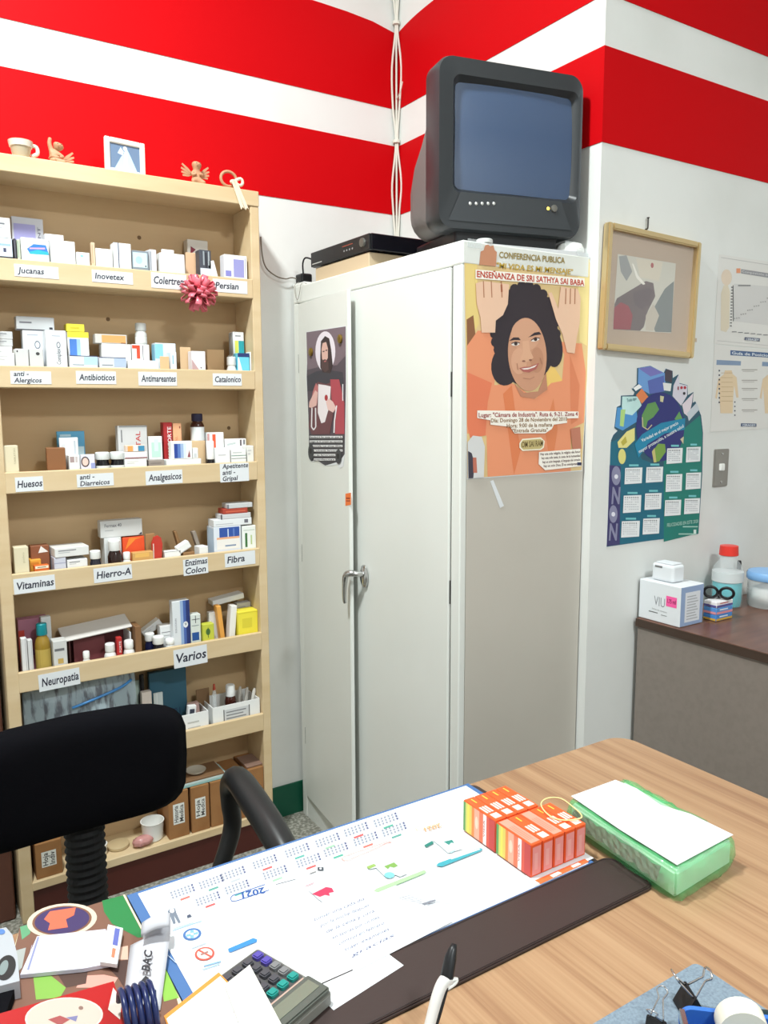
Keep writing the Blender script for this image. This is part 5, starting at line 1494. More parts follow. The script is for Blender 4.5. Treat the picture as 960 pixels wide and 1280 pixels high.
def open_tray(x0, x1, yt, y0, d, lab, col=WHT, lines=True):
    a, b = at(x0, yt+14, 'y', y0).x, at(x1, yt+14, 'y', y0).x
    h = at((x0+x1)/2, yt, 'y', y0).z-ZR6
    o = thing('open_box', lab, 'box', ((a+b)/2, y0, ZR6), 0, 'open white boxes on the sixth shelf')
    w = b-a
    m = M(col); mi = M((178, 150, 116))
    box('front_wall', -w/2, w/2, 0, .003, 0, h, m, o); box('back_wall', -w/2, w/2, d-.003, d, 0, h*1.05, m, o)
    box('side_wall', -w/2, -w/2+.003, .003, d-.003, 0, h, m, o); box('side_wall', w/2-.003, w/2, .003, d-.003, 0, h, m, o)
    box('bottom', -w/2+.003, w/2-.003, .003, d-.003, 0, .003, mi, o)
    p = Print(base=.0003)
    if lines:
        for k in range(3):
            p.rect(-w*.2, h*(.26+k*.2), w*(.26-.04*k), h*(.32+k*.2), (196, 196, 192))
    else:
        p.rect(-w*.26, h*.2, w*.26, h*.84, (206, 208, 210)); p.rect(-w*.28, h*.18, -w*.26, h*.86, (90, 90, 92)); p.rect(w*.26, h*.3, w*.28, h*.86, (90, 90, 92)); p.up()
        for k in range(5):
            p.rect(-w*.22, h*(.28+k*.11), w*(.2-.06*(k % 2)), h*(.32+k*.11), (130, 132, 136))
    p.build('printed_face', o, (0, 0, 0), FRONT)
    return (a+b)/2, w, h
x6, w6, h6 = open_tray(223, 261, 892, YLIP+.004, .085, 'open white box holding small cartons, left of the sixth shelf pair')
x7, w7, h7 = open_tray(266, 325, 879, YLIP+.004, .1, 'open white box holding a brown bottle, right on the sixth shelf', WHT, False)
def inbox(name, lab, cat, x, y, h, w, d, col, tilt=0.0, z=.0032, pr=None):
    o = thing(name, lab, cat, (x, y, ZR6+z), 0, 'goods in the open white boxes')
    o.rotation_euler = (0, tilt, 0)
    box('carton', -w/2, w/2, -d/2, d/2, 0, h, M(col), o, .001)
    p = Print(base=.0003); draw(p, pr or TXT(), w, h); p.build('printed_face', o, (0, -d/2, 0), FRONT)
inbox('medicine_box', 'small white carton with black print standing in the left open box', 'box', x6-.006, YLIP+.03, h6*1.16, .026, .016, (236, 236, 236), .1, .005, [('r', .2, .55, .8, .9, (60, 64, 80))])
inbox('medicine_box', 'dusty pink carton lying in the left open box', 'box', x6+.024, YLIP+.06, h6*1.1, .034, .02, (206, 170, 164), -.06, .005)
rr_ = .019
bb = thing('medicine_bottle', 'brown syrup bottle with ribbed white cap in the right open box', 'bottle', (at(288, 870, 'y', YLIP+.045).x, YLIP+.045, ZR6+.0034), 0, 'goods in the open white boxes')
bh_ = at(288, 857, 'y', YLIP+.045).z-ZR6
lathe('glass_body', [(rr_*.9, 0), (rr_, .003), (rr_, bh_*.62), (rr_*.8, bh_*.72), (rr_*.62, bh_*.76)], M((58, 24, 16), .15), bb, n=18)
lathe('cap', [(rr_*.78, bh_*.74), (rr_*.8, bh_*.76), (rr_*.78, bh_*.98), (rr_*.7, bh_), (0, bh_)], M(WHT, .4), bb, n=18)
lathe('label', [(rr_*1.01, bh_*.1), (rr_*1.01, bh_*.5)], M((226, 226, 222)), bb, n=18, smooth=False)
for k in range(4):
    sp = thing('wrapped_syringe', ['wrapped white syringe nearest the shelf side in the right open box', 'wrapped white syringe second from the shelf side, right open box', 'wrapped white syringe third from the shelf side, right open box', 'wrapped white syringe closest to the brown bottle, right open box'][k], 'syringe', (x7+w7*.40-k*.011, YLIP+.02+k*.018, ZR6+.004), 0, 'goods in the open white boxes')
    sp.rotation_euler = (0, .28-.06*k, 0)
    lathe('wrapper', [(.004, 0), (.006, .004), (.006, h7*1.15), (.003, h7*1.25)], mat('sachet_film', (226, 222, 214), .2, alpha=.75), sp, n=10)
    lathe('barrel', [(.003, .006), (.0035, h7*1.05)], WHITEP, sp, n=8)
dp = thing('dropper', 'clear dropper with red tip at the left of the right open box', 'dropper', (x7-w7*.42+.004, YLIP+.03, ZR6+.0034), 0, 'goods in the open white boxes')
lathe('tube', [(.005, 0), (.007, .01), (.007, h7*1.35), (.004, h7*1.5)], mat('clear_bottle', (232, 238, 240)), dp, n=12)
lathe('tip', [(.0045, h7*1.5), (.005, h7*1.52), (.003, h7*1.7), (0, h7*1.72)], M((170, 70, 50)), dp, n=12)
pack(5, 245, 262, 861, 'brown cardboard flap standing between the two open boxes', (128, 98, 68), lay=2, d=.004, pr=[], name='carton_flap', cat='card')
# ---- bottom shelf
ZR7 = BOARD[6]
def carton(x0, x1, yt, lab, y0=YLIP-.006, d=.125, col=(164, 116, 72), tagx=None, txt=None, zt_=None):
    a, b = at(x0, yt+20, 'y', y0).x+.0006, at(x1, yt+20, 'y', y0).x-.0006
    h = (at((x0+x1)/2, yt, 'y', y0).z if zt_ is None else zt_)-ZR7
    o = thing('brown_carton', lab, 'box', ((a+b)/2, y0, ZR7), 0, 'brown cartons on the bottom shelf')
    w = b-a
    d = min(d, MAXY-y0)
    box('carton', -w/2, w/2, 0, d, 0, h, CARDB, o, .0015)
    if txt:
        p = Print(base=.0003); p.rect(-w*.28, h*.3, w*.28, h*.74, (226, 226, 220)); p.up()
        p.text(txt[0], (-w*.2, h*.36), (-w*.2, h*.68), (-w*.2-w*.0+w*.18, h*.36), (60, 56, 56), .015) if False else None
        p.text(txt[0], (-w*.04, h*.34), (-w*.04, h*.70), (-w*.24, h*.34), (60, 56, 56), .015)
        p.text(txt[1], (w*.22, h*.34), (w*.22, h*.70), (w*.02, h*.34), (60, 56, 56), .015)
        p.build('paper_label', o, (0, 0, 0), FRONT)
    return ZR7+h
hz = at(250, 981, 'y', YLIP).z
carton(210, 236, 985, 'brown carton with upright white label, next to the white pot', txt=('Historia', 'Medica'), zt_=hz)
carton(238.5, 262, 981, 'brown carton with upright white label, second from the white pot', txt=('Hoja', 'Medica'), zt_=hz)
carton(263, 284, 978, 'brown carton behind the armrest, third from the white pot', zt_=hz)
carton(286, 309, 968, 'taller brown carton behind the armrest top', txt=None)
carton(310.5, 330, 960, 'brown carton under a grey booklet against the shelf side')
gb = box('grey_booklet', at(306, 958, 'y', YLIP+.02).x, at(329, 950, 'y', YLIP+.02).x, YLIP+.004, YLIP+.09, 0, .006, M((140, 112, 98)), None, .001)
gb.location.z = at(320, 960, 'y', YLIP-.006).z+.0012
tag(gb, 'grey-brown booklet lying on the rightmost brown carton', 'booklet')
fs = thing('folder_stack', 'pale teal plastic folder of papers lying on the labelled cartons', 'folder', ((at(226, 975, 'y', YLIP).x+at(280, 965, 'y', YLIP).x)/2, YLIP+.05, hz+.0008))
wf = at(280, 968, 'y', YLIP).x-at(212, 975, 'y', YLIP).x
for k, c in enumerate(((150, 190, 186), (196, 214, 212), (128, 96, 68))):
    box('sheet', -wf/2+.004*k, wf/2-.008*k, -.05, .045, .0072*k, .0072*k+.007, M(c), fs, .001)
ds = thing('white_dish', 'shallow white dish lying on the pale teal folder', 'dish', (at(245, 952, 'y', YLIP+.04).x, YLIP+.045, hz+.0008+.0218))
lathe('dish_body', [(.018, 0), (.022, .001), (.03, .006), (.032, .010), (.028, .008), (.0, .004)], M((196, 190, 176)), ds, n=24)
q = at(200, 1020, 'y', YLIP+.02)
wp = thing('white_pot', 'white round plastic pot on the bottom shelf beside brown cartons', 'pot', (at(190, 1010, 'y', YLIP+.03).x, YLIP+.034, ZR7))
lathe('pot_body', [(.026, 0), (.03, .004), (.034, .055), (.036, .06), (.033, .06), (.028, .006), (0, .005)], WHITEP, wp, n=24)
pk = thing('pink_sachet', 'crumpled pink sachet at the front of the bottom shelf', 'sachet', (at(178, 1046, 'y', YS+.02).x, YS+.020, ZR7))
bm = bmesh.new(); bmesh.ops.create_icosphere(bm, subdivisions=3, radius=1)
for v_ in bm.verts:
    n_ = v_.co.normalized(); k = 1+.16*math.sin(8*n_.x+1)*math.cos(6*n_.y+2)+.1*math.sin(11*n_.z)
    v_.co = Vector((n_.x*.030*k, n_.y*.018*k, .0165+n_.z*.0165*min(k, 1)))
from_bm('wrapper', bm, mat('pink_film', (196, 140, 136), .25), pk, smooth=True)
cp = thing('flat_coaster', 'flat beige coaster lying behind the pink sachet', 'coaster', (at(150, 1050, 'y', YLIP+.02).x, YLIP+.045, ZR7))
lathe('disc', [(.03, 0), (.033, .003), (.033, .010), (.03, .012), (0, .012)], M((190, 168, 130)), cp, n=24)
cu = thing('white_cup', 'white cup half hidden behind the chair bellows on bottom shelf', 'cup', (at(128, 1065, 'y', YLIP).x, YLIP+.03, ZR7))
lathe('cup_body', [(.016, 0), (.019, .004), (.021, .032), (.022, .034), (.019, .034), (.016, .004), (0, .004)], WHITEP, cu, n=20)
carton(44, 78, 1052, 'dark brown carton with white label at bottom shelf left', txt=('Hoja', 'Indiv'))

# ================================================================== on top of the shelf
ZTOP = ST+.0222
CLAY = mat('bisque_clay', (190, 142, 108), .6, bump=(90, .25, .002))
q = at(27, 203, 'y', YS+.03)
cup = thing('small_cup', 'small cream cup with handle standing on top of the shelf', 'cup', (q.x, YS+.03, ZTOP))
ch_ = at(27, 177, 'y', YS+.03).z-ZTOP
lathe('bowl', [(.018, 0), (.020, .003), (.027, ch_*.85), (.030, ch_), (.027, ch_), (.018, .006), (0, .005)], mat('cream_ceramic', (196, 182, 156), .3), cup, n=24)
lathe('rim_band', [(.0275, ch_*.66), (.0302, ch_*.98)], mat('white_glaze', (222, 214, 200), .25), cup, n=24)
tube('handle', [(.025, 0, ch_*.85), (.038, 0, ch_*.8), (.040, 0, ch_*.45), (.025, 0, ch_*.25)], .005, mat('white_glaze', (240, 236, 230)), cup, 8, steps=4)
def sphere(name, c, r, m, parent, sc=(1, 1, 1), rot=None):
    bm = bmesh.new(); bmesh.ops.create_uvsphere(bm, u_segments=16, v_segments=10, radius=r)
    o = from_bm(name, bm, m, parent, c, rot, smooth=True); o.scale = sc
    return o
def cherub(px, py, ytop, lab, pose, s_=1):
    q = at(px, py, 'y', YS+.03)
    o = thing('cherub_figurine', lab, 'figurine', (q.x, YS+.03, ZTOP), 0, 'clay cherub figurines on the shelf top')
    H = (at(px, ytop, 'y', YS+.03).z-ZTOP)*1.06
    # one continuous body: torso, neck, head, arms and folded legs grown over a skeleton
    if pose == 'seated':
        V = [((0, 0, .18), .15), ((0, 0, .42), .135), ((0, -.01, .58), .07), ((0, -.03, .76), .19), ((.04, -.03, .9), .13), ((-.17, -.04, .46), .06), ((-.2, -.14, .34), .05), ((-.06, -.2, .4), .045), ((.17, -.04, .46), .06), ((.2, -.14, .34), .05), ((.06, -.2, .42), .045), ((-.16, -.16, .10), .085), ((-.26, -.30, .07), .06), ((.16, -.16, .10), .085), ((.26, -.30, .07), .06)]
        E_ = [(0, 1), (1, 2), (2, 3), (3, 4), (1, 5), (5, 6), (6, 7), (1, 8), (8, 9), (9, 10), (0, 11), (11, 12), (0, 13), (13, 14)]
    else:
        V = [((-.05, 0, .14), .15), ((-.04, 0, .36), .13), ((.04, -.02, .5), .07), ((.12, -.03, .66), .19), ((.16, -.03, .78), .14), ((-.14, 0, .5), .075), ((-.2, -.02, .72), .065), ((-.16, -.04, .94), .055), ((.14, -.08, .36), .06), ((.26, -.12, .26), .05), ((.12, -.2, .24), .045), ((.1, -.14, .10), .085), ((.34, -.2, .07), .06), ((-.16, -.14, .1), .085), ((-.05, -.3, .07), .06)]
        E_ = [(0, 1), (1, 2), (2, 3), (3, 4), (1, 5), (5, 6), (6, 7), (1, 8), (8, 9), (9, 10), (0, 11), (11, 12), (0, 13), (13, 14)]
    me = bpy.data.meshes.new('body')
    me.from_pydata([tuple(Vector(p)*H) for p, r in V], E_, [])
    b = link('body', me, CLAY, o)
    b.modifiers.new('skin', 'SKIN'); b.modifiers.new('sub', 'SUBSURF').levels = 2
    b.modifiers['sub'].render_levels = 2
    for i, (p, r) in enumerate(V):
        me.skin_vertices[0].data[i].radius = (r*H*1.25, r*H*1.25)
    me.skin_vertices[0].data[0].use_root = True
    hc = Vector(V[3][0])*H
    for dx in (-.07, .07):
        sphere('eye', hc+Vector((dx*H, -.24*H, .03*H)), .02*H, M((120, 90, 66)), o)
    sphere('nose', hc+Vector((0, -.255*H, -.02*H)), .025*H, CLAY, o)
    for sgn in (-1, 1):
        if pose != 'seated' and sgn < 0: continue
        dirx = sgn
        base = (.10*dirx, .12, .42) if pose == 'seated' else (.2, .06, .16)
        for k in range(4):
            L_ = (.56-.05*k)
            pts = [(0, 0), (L_*.5, .09), (L_, .12), (L_*1.02, .06), (L_*.5, -.02)]
            an = math.radians(30-k*17)
            pp = [((x*math.cos(an)-y*math.sin(an))*dirx, x*math.sin(an)+y*math.cos(an)) for x, y in pts]
            if dirx < 0: pp = pp[::-1]
            prism('feather', [(x*H, y*H) for x, y in pp], .03*H, CLAY, o, (base[0]*H, (base[1]+.012*k)*H, base[2]*H), FRONT)
    return o
cherub(70, 208, 173, 'clay cherub raising one arm on top of the shelf, left one', 'reach')
cherub(246, 232, 201, 'clay cherub sitting with wings spread on top of the shelf, right one', 'seated')
# small picture frame leaning back
pw0, pw1 = at(129, 200, 'y', YS+.05).x, at(179, 205, 'y', YS+.05).x
ph = at(150, 174, 'y', YS+.05).z-ZTOP
pf = thing('photo_frame', 'small white photo frame with a pale blue picture on the shelf top', 'picture frame', ((pw0+pw1)/2, YS+.03, ZTOP), .0)
pf.rotation_euler = (-.10, .04, 0)
w = pw1-pw0; fb_ = .014; hph = ph*.99
WF = mat('white_wood_frame', (232, 226, 216), .45)
for nm, x0, x1, z0, z1 in (('frame_bar', -w/2, -w/2+fb_, .001, hph), ('frame_bar', w/2-fb_, w/2, .001, hph), ('frame_bar', -w/2+fb_, w/2-fb_, .001, fb_), ('frame_bar', -w/2+fb_, w/2-fb_, hph-fb_, hph)):
    box(nm, x0, x1, 0, .012, z0, z1, WF, pf, .002)
box('backing', -w/2+.004, w/2-.004, .006, .011, .004, hph-.004, M((120, 140, 166)), pf)
p = Print(base=.0003)
p.rect(-w/2+fb_*.9, fb_*.9, w/2-fb_*.9, hph-fb_*.9, (96, 118, 148)); p.up()
p.poly([(-w*.26, hph*.16), (w*.3, hph*.16), (w*.12, hph*.62), (w*.04, hph*.8), (-.02*w, hph*.62), (-w*.1, hph*.5)], (176, 202, 224)); p.ell(.01*w, hph*.76, w*.05, hph*.06, (236, 236, 240))
p.poly([(-w*.18, hph*.6), (-w*.1, hph*.78), (-.02*w, hph*.66), (-w*.06, hph*.56)], (196, 210, 226)); p.up()
p.poly([(-.03*w, hph*.3), (.06*w, hph*.3), (.06*w, hph*.66), (0, hph*.7)], (244, 246, 250))
p.build('picture_print', pf, (0, .006, 0), FRONT)
tube('stand_leg', [(0, .013, hph*.6), (0, .05, .026)], .003, WF, pf, 6)
q = at(133, 217, 'y', YS+.008)
leaf = thing('paper_slip', 'small folded cream paper slip before the white photo frame', 'paper', (q.x, YS+.012, ZTOP))
prism('slip', [(-.026, 0), (.024, -.006), (.02, .006), (-.02, .012)], .0015, M((220, 206, 176)), leaf)
prism('fold', [(-.02, .002), (.01, -.002), (.006, .008), (-.012, .010)], .0015, M((210, 190, 156)), leaf, (0, 0, .0016))
# ring ornament with ribbon hanging over the edge
q = at(288, 236, 'y', YS+.01)
rg = thing('ribbon_wreath', 'small clay wreath with cream ribbon at the right end of shelf top', 'ornament', (q.x-.004, YS+.012, ZTOP))
tube('ring', [(.024*math.cos(a), 0, .0265+.021*math.sin(a)) for a in [k*PI/6 for k in range(12)]], .0045, CLAY, rg, 8, closed=True, steps=2)
CR_ = mat('cream_ribbon', (236, 220, 194), .5)
for dx, x2 in ((0, .034), (.008, .048)):
    prism('ribbon_tail', [(dx, .02), (dx+.009, .021), (x2+.006, -.058), (x2, -.052), (x2-.005, -.060)], .0012, CR_, rg, (0, -.0185, 0), FRONT)
sphere('ribbon_knot', (.012, -.008, .018), .009, CR_, rg, (1.3, .8, .8))
tube('ribbon_loop', [(.016, -.008, .02), (.034, -.010, .03), (.04, -.010, .018), (.03, -.010, .010)], .0045, CR_, rg, 8, closed=True, steps=3)
# red ribbon bow on the first lip
q = at(249, 366, 'y', YS-.03)
bow = thing('ribbon_bow', 'pink-red gift bow hanging on the front of the top shelf lip', 'bow', (q.x, YS-.0035, q.z))
PNK = mat('pink_satin_ribbon', (236, 116, 132), .22, spec=.6)
sphere('core', (0, -.02, 0), .014, PNK, bow)
k = 0
for lat, n in ((75, 4), (40, 8), (8, 10), (-28, 8)):
    for i in range(n):
        az = 2*PI*(i+(k % 2)*.5)/n
        th_ = math.radians(lat)
        d_ = Vector((math.cos(th_)*math.cos(az), -math.sin(th_)*.8-.25, math.cos(th_)*math.sin(az))).normalized()
        s_ = d_.cross(Vector((.3, .2, 1))).normalized()
        t2 = d_.cross(s_)
        c_ = Vector((0, -.020, 0))
        L_ = .054 if lat < 60 else .048
        # folded loop: ribbon goes out, turns, comes back to a point
        pts = [c_+d_*.006-t2*.004, c_+d_*L_*.6-t2*.009, c_+d_*L_-t2*.002, c_+d_*L_*1.02+t2*.003, c_+d_*L_*.55+t2*.008, c_+d_*.006+t2*.004]
        pts = [Vector((p_.x, min(p_.y, -.0005), p_.z)) for p_ in pts]
        v, f = [], []
        for j, p_ in enumerate(pts):
            wd = .0088 if 0 < j < 5 else .005
            v += [tuple(p_-s_*wd), tuple(p_+s_*wd)]
        v = [(a_, min(b_, -.0003), c2) for a_, b_, c2 in v]
        for j in range(5):
            f.append((2*j, 2*j+1, 2*j+3, 2*j+2))
        lo_ = pyd('loop', v, f, PNK, bow, smooth=True)
        so_ = lo_.modifiers.new('thick', 'SOLIDIFY'); so_.thickness = .0007; so_.offset = -1
    k += 1
prism('ribbon_tab', [(-.007, .012), (.007, .012), (.007, .045), (-.007, .045)], .001, PNK, bow, (-.004, 0, 0), FRONT)
# ================================================================== things on the desk
def deskS(z): return Surf((0, 0, z), (1, 0, 0), (0, 1, 0))
ZP0 = ZD+.0004
S0 = deskS(ZD+.006)
def sheet_flat(name, label, cat, uv, z, t, m, part=None, group=None):
    """lying sheet: a thing whose origin is on the desk under its middle"""
    cx = sum(p_[0] for p_ in uv)/len(uv); cy = sum(p_[1] for p_ in uv)/len(uv)
    o = thing(name, label, cat, (cx, cy, z), 0, group)
    prism(part or 'paper', [(a-cx, b-cy) for a, b in uv], t, m, o)
    return o, Surf((cx, cy, z), (1, 0, 0), (0, 1, 0))
# ---- desk pad: board, near leather flap, piping
pu0 = S0.px(156, 1113); pr_ = S0.px(592, 975); pn = S0.px(640, 1194); prr = S0.px(757, 1080)
PX0, PX1 = pu0[0], (pr_[0]+prr[0])/2
PY1 = min((pu0[1]+pr_[1])/2, DY1-.004)
PY0 = pn[1]
flapy = S0.px(600, 1139)[1]
pad = thing('desk_pad', 'dark brown leather desk pad with blue board lying on the desk', 'desk pad', (0, 0, ZP0))
LEATH = mat('dark_brown_leather', (58, 46, 44), .45, bump=(220, .15, .0006))
BLUEB = mat('blue_board', (70, 108, 160), .6)
prism('board', [(PX0, flapy), (PX1-.012, flapy), (PX1-.012, PY1), (PX0, PY1)], .003, BLUEB, pad, (0, 0, .001))
prism('backing', rrect(PX0-.002, PY0, PX1, PY1+.0, .018), .001, LEATH, pad)
fl = rrect(PX0-.002, PY0, PX1+.022, flapy+.0, .022, 6)
fl = [(x, y) if not (x < PX0+.03) else (PX0-.002 if x < PX0+.03 else x, y) for x, y in fl]
prism('leather_flap', rrect(PX0-.002, PY0, PX1+.022, flapy, .02, 6), .0052, LEATH, pad, bev=.0018)
tube('piping', [(x, y, .0052) for x, y in rrect(PX0+.002, PY0+.004, PX1+.018, flapy-.004, .018, 6)], .0012, mat('dark_piping', (48, 36, 34), .4), pad, 6, closed=True)
# ---- desk calendar sheet 2021 (reads from the other side)
ZC = ZP0+.0042
SC = deskS(ZC)
cl, cr2 = PX0+.014, PX1-.022
calu = [(cl, flapy+.001), (cr2, flapy+.001), (cr2, PY1-.006), (cl, PY1-.006)]
dc, sdc = sheet_flat('desk_calendar', 'large white 2021 desk calendar sheet with coloured product pictures', 'calendar', calu, ZC, .0006, PAPER)
SP = Surf((sdc.O.x, sdc.O.y, ZC+.0006), (1, 0, 0), (0, 1, 0))
za = zoomed(SP, 200, 1020, 4.8); zb4 = zoomed(SP, 380, 1000, 4.0); z7 = zoomed(SP, 240, 960, 2.526); zl4 = zoomed(SP, 180, 1160, 3.692)
p = Print(None, base=.0008)
GREYT = (176, 180, 188)
def inuv(q): return cl+.004 < q[0]+sdc.O.x < cr2-.004 and flapy+.004 < q[1]+sdc.O.y < PY1-.008
p.auto = False
# month blocks: bars of figures with a coloured name
names = [('Enero', 'Febrero', 'Marzo', 'Abril', 'Mayo', 'Junio', 'Julio'), ('Agosto', 'Sept', 'Octubre', 'Nov', 'Dic', '2022', 'Enero')]
far = [(-70, 392), (20, 362), (90, 335), (190, 298), (292, 262), (388, 230), (478, 196), (572, 166)]
sec = [(10, 415), (102, 378), (222, 332), (328, 294), (414, 260), (508, 226), (598, 196)]
cols = [(206, 110, 100), (90, 150, 140), (170, 176, 182), (206, 90, 90), (90, 160, 150), (150, 190, 160), (206, 90, 90), (80, 160, 140)]
for ri, row_ in enumerate((far, sec)):
    for k, (bx_, by_) in enumerate(row_):
        c = cols[(k+ri*3) % 8]
        for j in range(7):
            x, y = bx_+j*11, by_-j*4.0
            a, b_ = z7(x, y), z7(x+6, y+22)
            for r in range(3):
                x1, y1 = x+r*3, y+r*8
                qd = [z7(x1, y1), z7(x1+6, y1-2.2), z7(x1+8.4, y1+4), z7(x1+2.4, y1+6.2)]
                if all(inuv(t_) for t_ in qd):
                    p.raw(qd, (140, 146, 160) if j < 6 else (90, 96, 130))
        qd = [z7(bx_+32, by_+22), z7(bx_+62, by_+11), z7(bx_+64, by_+17), z7(bx_+34, by_+28)]
        if all(inuv(t_) for t_ in qd):
            p.raw(qd, c)
p.auto = True; p.up()
p.fn = za
p.path([(30, 470), (500, 290)], 3, GREYT)
p.path([(655, 445), (460, 510), (430, 512), (422, 495), (435, 478), (630, 412)], 5, (52, 92, 160))
p.text('2021', (625, 428), (488, 462), (634, 462), (44, 84, 150), .03)
p.path([(695, 412), (815, 380)], 4, (110, 116, 124)); p.path([(845, 365), (935, 335)], 3, (190, 194, 200))
p.poly([(45, 575), (60, 555), (90, 555), (100, 585), (125, 640), (110, 645), (85, 600), (95, 645), (80, 650), (60, 600)], (110, 120, 134)); p.up()
p.ell(72, 570, 14, 14, (240, 240, 240)); p.poly([(160, 600), (180, 590), (192, 606), (165, 615)], (70, 80, 100))
p.path([(75, 690), (250, 632)], 5, (150, 184, 220)); p.path([(80, 678), (200, 640)], 4, (176, 200, 226))
p.ell(193, 712, 56, 36, (66, 108, 164), 24, -.2); p.up()
p.ell(193, 712, 40, 25, (232, 238, 246), 24, -.2); p.up()
p.rect(182, 688, 204, 738, (120, 170, 206)); p.poly([(156, 716), (228, 698), (230, 712), (158, 730)], (120, 170, 206)); p.up()
p.ell(193, 712, 9, 7, (240, 244, 250))
p.fn = zl4
p.ell(280, 122, 46, 31, (206, 84, 70), 24, -.15); p.up()
p.ell(280, 122, 36, 24, (236, 206, 200), 24, -.15); p.up()
p.line((250, 105), (312, 138), 8, (206, 84, 70)); p.path([(262, 128), (296, 114)], 8, (150, 110, 104))
p.poly([(388, 100), (505, 50), (522, 58), (520, 68), (400, 116), (390, 112)], (54, 130, 200))
p.path([(220, 98), (288, 72)], 4, (170, 190, 210)); p.path([(276, 180), (355, 158)], 5, (120, 170, 216)); p.path([(270, 196), (350, 170)], 4, (140, 184, 222)); p.path([(110, 130), (148, 165)], 3, (190, 206, 222))
p.path([(420, 40), (395, 0), (440, -20)], 3, (206, 216, 226))
p.fn = zb4
# red, green and teal product pictures with bars
p.poly([(20, 455), (100, 425), (130, 432), (175, 490), (95, 518), (70, 500)], (196, 200, 206)); p.up()
p.poly([(40, 475), (110, 440), (140, 445), (150, 465), (125, 470), (130, 485), (105, 480), (80, 490)], (206, 52, 86))
p.path([(6, 435), (50, 418)], 4, (226, 140, 150)); p.path([(30, 372), (62, 360)], 4, (150, 150, 150)); p.rect(68, 340, 98, 356, (70, 76, 84)); p.up(); p.rect(78, 344, 88, 352, (220, 224, 230))
p.path([(440, 210), (428, 216), (225, 305), (200, 308), (188, 298), (205, 286), (420, 212), (436, 218)], 3, (226, 150, 140))
p.poly([(315, 335), (345, 318), (440, 285), (470, 310), (515, 375), (480, 390), (455, 380), (430, 400), (400, 385), (360, 345), (330, 352)], (196, 206, 206)); p.up()
p.poly([(312, 340), (350, 325), (362, 335), (325, 352)], (140, 170, 90)); p.poly([(400, 338), (450, 318), (470, 335), (450, 345), (430, 340), (420, 352)], (120, 160, 80)); p.ell(427, 382, 26, 15, (120, 190, 196), 16)
p.poly([(348, 462), (360, 450), (600, 356), (612, 364), (600, 374), (370, 468)], (160, 206, 150))
p.poly([(600, 232), (640, 210), (650, 222), (612, 243)], (40, 120, 110)); p.poly([(640, 205), (700, 190), (740, 205), (795, 250), (720, 272), (680, 235)], (214, 228, 232)); p.up()
p.poly([(698, 215), (740, 205), (752, 222), (735, 220), (725, 232)], (50, 130, 120)); p.poly([(690, 240), (730, 262), (770, 250), (735, 272)], (170, 216, 226))
p.poly([(660, 335), (672, 322), (880, 246), (895, 252), (885, 262), (690, 340)], (60, 156, 170)); p.up()
p.path([(735, 302), (880, 252)], 5, (210, 234, 238))
p.path([(680, 124), (600, 150), (565, 158), (556, 148), (575, 138)], 3, (230, 190, 160)); p.text('2021', (680, 122), (598, 146), (690, 140), (232, 160, 110), .02)
for k in range(7):
    p.path([(470+k*20, 500+k*5), (760+k*22, 420+k*18)], 2.2, (170, 176, 186))
p.poly([(590, 525), (655, 506), (660, 512), (602, 534)], (120, 124, 134))
p.build('calendar_print', dc)
orp, sop = sheet_flat('printed_slip', 'white slip with an orange bar under the orange boxes', 'paper', [SP.px(*q) for q in ((664, 1107), (738, 1073), (728, 1066), (654, 1099))] and
                      [deskS(ZC+.001).px(*q) for q in ((668, 1108), (742, 1073), (728, 1064), (652, 1097))], ZC+.0012, .0005, PAPER)
p = Print(zoomed(Surf((sop.O.x, sop.O.y, ZC+.0017), (1, 0, 0), (0, 1, 0)), 560, 960, 4.8), base=.0007)
p.poly([(520, 675), (820, 545), (845, 562), (555, 695)], (240, 110, 60)); p.up()
p.poly([(610, 645), (660, 622), (685, 632), (632, 658)], (250, 226, 214)); p.poly([(735, 588), (780, 568), (800, 578), (752, 600)], (250, 226, 214))
p.build('slip_print', orp)
# ---- loose sheets
Z1_ = ZC+.0010
s1u = [deskS(Z1_).px(*q) for q in ((283, 1139), (417, 1263), (504.5, 1207), (372, 1108))]
ls1, _ = sheet_flat('loose_sheet', 'blank white sheet lying under the handwritten sheet on the desk calendar', 'paper', s1u, Z1_, .0005, PAPER)
Z2_ = Z1_+.0009
s2u = [deskS(Z2_).px(*q) for q in ((366, 1144), (443.5, 1215), (566, 1152), (478, 1096))]
ls2, sl2 = sheet_flat('loose_sheet', 'white handwritten sheet lying across the middle of the desk calendar', 'paper', s2u, Z2_, .0005, PAPER)
p = Print(zoomed(Surf((sl2.O.x, sl2.O.y, Z2_+.0005), (1, 0, 0), (0, 1, 0)), 380, 1000, 4.0), base=.0007)
for k, s_ in enumerate(('tomar una cada dia', 'por la noche despues', 'de la cena y otra', 'en ayunas por un mes', 'control en febrero', 'traer examenes', 'gracias')):
    x0, y0 = 52+k*31, 606+k*30
    p.text(s_, (x0, y0), (x0+252-k*6, y0-106), (x0-7, y0-15), (84, 92, 128), .0, .2)
p.build('handwriting', ls2)

